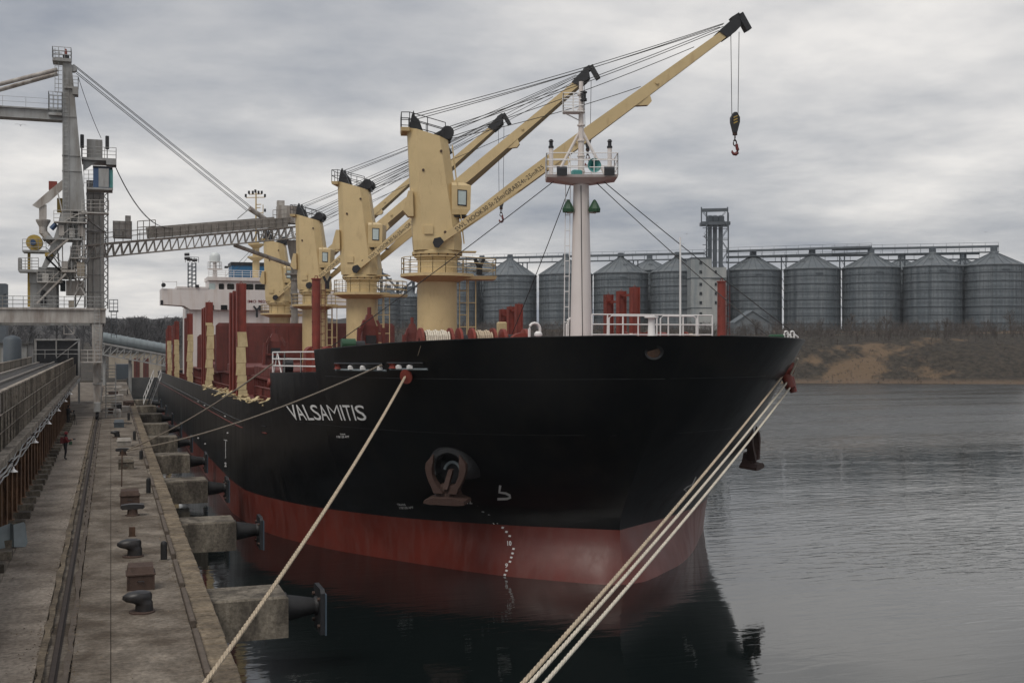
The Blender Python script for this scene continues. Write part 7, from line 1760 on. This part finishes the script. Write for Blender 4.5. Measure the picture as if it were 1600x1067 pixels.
# ------------------------------------------------------------ people
def person(px, py, jm, face, label, pack=False, tripod=False):
    p = P(px, py, Z=QZ); t = thing('person', label, 'person', p, 'people on the quay walkway')
    fx = Vector((math.cos(face), math.sin(face), 0)); sx = Vector((fx.y, -fx.x, 0))
    def w(f, s, z): return p + fx * f + sx * s + Vector((0, 0, z))
    def skin(name, pts, edges, rad, m, par):
        me = bpy.data.meshes.new(name); me.from_pydata([tuple(q_ - p) for q_ in pts], edges, [])
        o = bpy.data.objects.new(name, me); COL.objects.link(o); o.parent = par
        md = o.modifiers.new('skin', 'SKIN'); md.use_smooth_shade = True
        for i, r in enumerate(rad): me.skin_vertices[0].data[i].radius = (r, r)
        me.skin_vertices[0].data[0].use_root = True
        sb = o.modifiers.new('sub', 'SUBSURF'); sb.levels = sb.render_levels = 1
        me.materials.append(m if not isinstance(m, str) else M[m]); ORG[o.name] = p
        return o
    pts = [w(0, 0, 0.95), w(0.02, 0, 1.15), w(0.03, 0, 1.40), w(0.05, 0, 1.50), w(0.06, 0, 1.58), w(0.07, 0, 1.70),
           w(0, -0.10, 0.88), w(0.05, -0.12, 0.50), w(-0.01, -0.12, 0.09), w(0.14, -0.13, 0.04),
           w(0, 0.10, 0.88), w(0.01, 0.12, 0.50), w(-0.07, 0.13, 0.09), w(0.08, 0.14, 0.04),
           w(0.02, -0.19, 1.40), w(0.04, -0.26, 1.13), w(0.26, -0.17, 1.20), w(0.36, -0.12, 1.24),
           w(0.02, 0.19, 1.40), w(0.04, 0.26, 1.13), w(0.26, 0.17, 1.20), w(0.36, 0.10, 1.24)]
    ed = [(0, 1), (1, 2), (2, 3), (3, 4), (4, 5), (0, 6), (6, 7), (7, 8), (8, 9), (0, 10), (10, 11), (11, 12), (12, 13), (2, 14), (14, 15), (15, 16), (16, 17), (2, 18), (18, 19), (19, 20), (20, 21)]
    rad = [.15, .15, .15, .065, .09, .085, .095, .065, .045, .04, .095, .065, .045, .04, .075, .055, .045, .035, .075, .055, .045, .035]
    body = skin('body', pts, ed, rad, 'darkcloth', t)
    jp = [pts[i] for i in (0, 1, 2, 14, 15, 16, 18, 19, 20)]
    jk = skin('jacket', jp, [(0, 1), (1, 2), (2, 3), (3, 4), (4, 5), (2, 6), (6, 7), (7, 8)], [.17, .185, .175, .095, .075, .06, .095, .075, .06], jm, t)
    MB().lathe(w(0.08, 0, 1.62), [(0.03, -0.10), (0.075, -0.06), (0.09, 0.0), (0.085, 0.06), (0.05, 0.10)], 12).build('face', 'skin', t, smooth=True)
    MB().lathe(w(0.05, 0, 1.63), [(0.104, -0.03), (0.112, 0.03), (0.10, 0.09), (0.06, 0.13), (0.01, 0.14)], 12).build('hat', jm, t, smooth=True)
    for s in (-0.11, 0.10):
        h = MB(); c = w(0.38, s, 1.25); h.lathe(c, [(0.01, -0.05), (0.035, -0.03), (0.04, 0.02), (0.01, 0.05)], 8)
        for k in range(4): h.cyl(c + fx * 0.02 + Vector((0, 0, 0.03 - k * 0.02)), c + fx * 0.07 - sx * s * 0.4 + Vector((0, 0, 0.03 - k * 0.02)), 0.009, 0.007, 5)
        h.cyl(c, c + fx * 0.04 + Vector((0, 0, 0.06)), 0.01, 0.008, 5)
        h.build('hand', 'skin', t)
    cam_ = MB(); c = w(0.45, 0, 1.27); cam_.box(c.x - 0.06, c.x + 0.06, c.y - 0.05, c.y + 0.05, c.z - 0.045, c.z + 0.045); cam_.cyl(c, c + fx * 0.16, 0.04, n=10)
    tag(cam_.build('camera_body', 'black'), 'black camera held by the ' + ('person in the red jacket' if pack else 'dark-clad person at the tripod'), 'camera')
    if pack:
        b2 = MB(); c = w(-0.22, 0, 1.24); b2.bevbox(c.x - 0.08, c.x + 0.10, c.y - 0.13, c.y + 0.13, c.z - 0.2, c.z + 0.2, 0.05); tag(b2.build('backpack', mat('pack_red', (0.10, 0.015, 0.018), 0.8)), 'dark red backpack worn by the person in the red jacket', 'backpack')
        b3 = MB(); c = w(0.3, 0.05, 1.05); b3.bevbox(c.x - 0.1, c.x + 0.1, c.y - 0.06, c.y + 0.06, c.z - 0.12, c.z + 0.1, 0.03); tag(b3.build('hip_bag', 'green'), 'small green bag hanging before the red jacket', 'bag')
    if tripod:
        tr = thing('tripod', 'camera tripod standing before the dark-clad person', 'tripod', w(0.55, 0, 0)); 
        for k in range(3): a = 2 * math.pi * k / 3 + 0.4; MB().cyl(w(0.5, 0, 1.2), w(0.5 + 0.36 * math.cos(a), 0.36 * math.sin(a), 0), 0.02, n=6).build('leg', 'black', tr)
        MB().cyl(w(0.5, 0, 1.12), w(0.5, 0, 1.26), 0.04, n=8).build('head', 'black', tr)
person(102, 718, 'jacket', R(15), 'person in a dark red jacket and hat walking with a camera on the quay', pack=True)
person(106.5, 664, 'darkcloth', R(-20), 'person in dark clothes beside a tripod near the gallery columns', tripod=True)

# ------------------------------------------------------------ gulls
for px, py, d, s, lb in ((32, 196, 120, 1.0, 'gull gliding left of the loader mast under its counter boom'), (1325, 366, 300, 1.2, 'gull flying left of the elevator tower, upper one', ), (981, 304, 220, 0.9, 'small gull right of the white foremast'), (1026, 349, 240, 0.9, 'small gull midway between foremast and jackstaff'), (1540, 363, 330, 1.1, 'gull above the rightmost silo'), (1067, 382, 260, 0.8, 'gull just right of the jackstaff tip')):
    c = P(px if px != 1325 else 1073, py, d=d); mb = MB(); s *= 0.55
    mb.lathe(c, [(0.01, -0.22 * s * 2), (0.07 * s, -0.1 * s), (0.09 * s, 0.05), (0.05 * s, 0.2 * s), (0.01, 0.3 * s)], 8, 'y')
    for sg in (-1, 1): mb.loft([[c + Vector((sg * x * s, y * s, z * s)) for y in (-0.1 + x * 0.05, 0.12 - x * 0.06)] + [c + Vector((sg * x * s, 0.0, z * s + 0.015))] for x, z in ((0.05, 0.03), (0.4, 0.22), (0.8, 0.16), (1.05, 0.05))])
    tag(mb.build('gull', mat('gull_grey', (0.16, 0.15, 0.15), 0.8)), lb, 'bird', 'gulls over the harbour')

# ------------------------------------------------------------ harbour air
hz = MB().box(-420, 760, -60, 1300, -5, 62)
ho = structure(hz.build('haze', 'white', origin=(0, 0, -5)), 'stuff')
hm = bpy.data.materials.new('harbour_haze'); hm.use_nodes = True
hn = hm.node_tree; hn.nodes.clear()
ov = hn.nodes.new('ShaderNodeOutputMaterial'); pv = hn.nodes.new('ShaderNodeVolumePrincipled')
pv.inputs['Color'].default_value = (0.86, 0.90, 0.96, 1); pv.inputs['Density'].default_value = 0.00013; pv.inputs['Anisotropy'].default_value = 0.2
hn.links.new(pv.outputs[0], ov.inputs['Volume'])
ho.data.materials.clear(); ho.data.materials.append(hm)
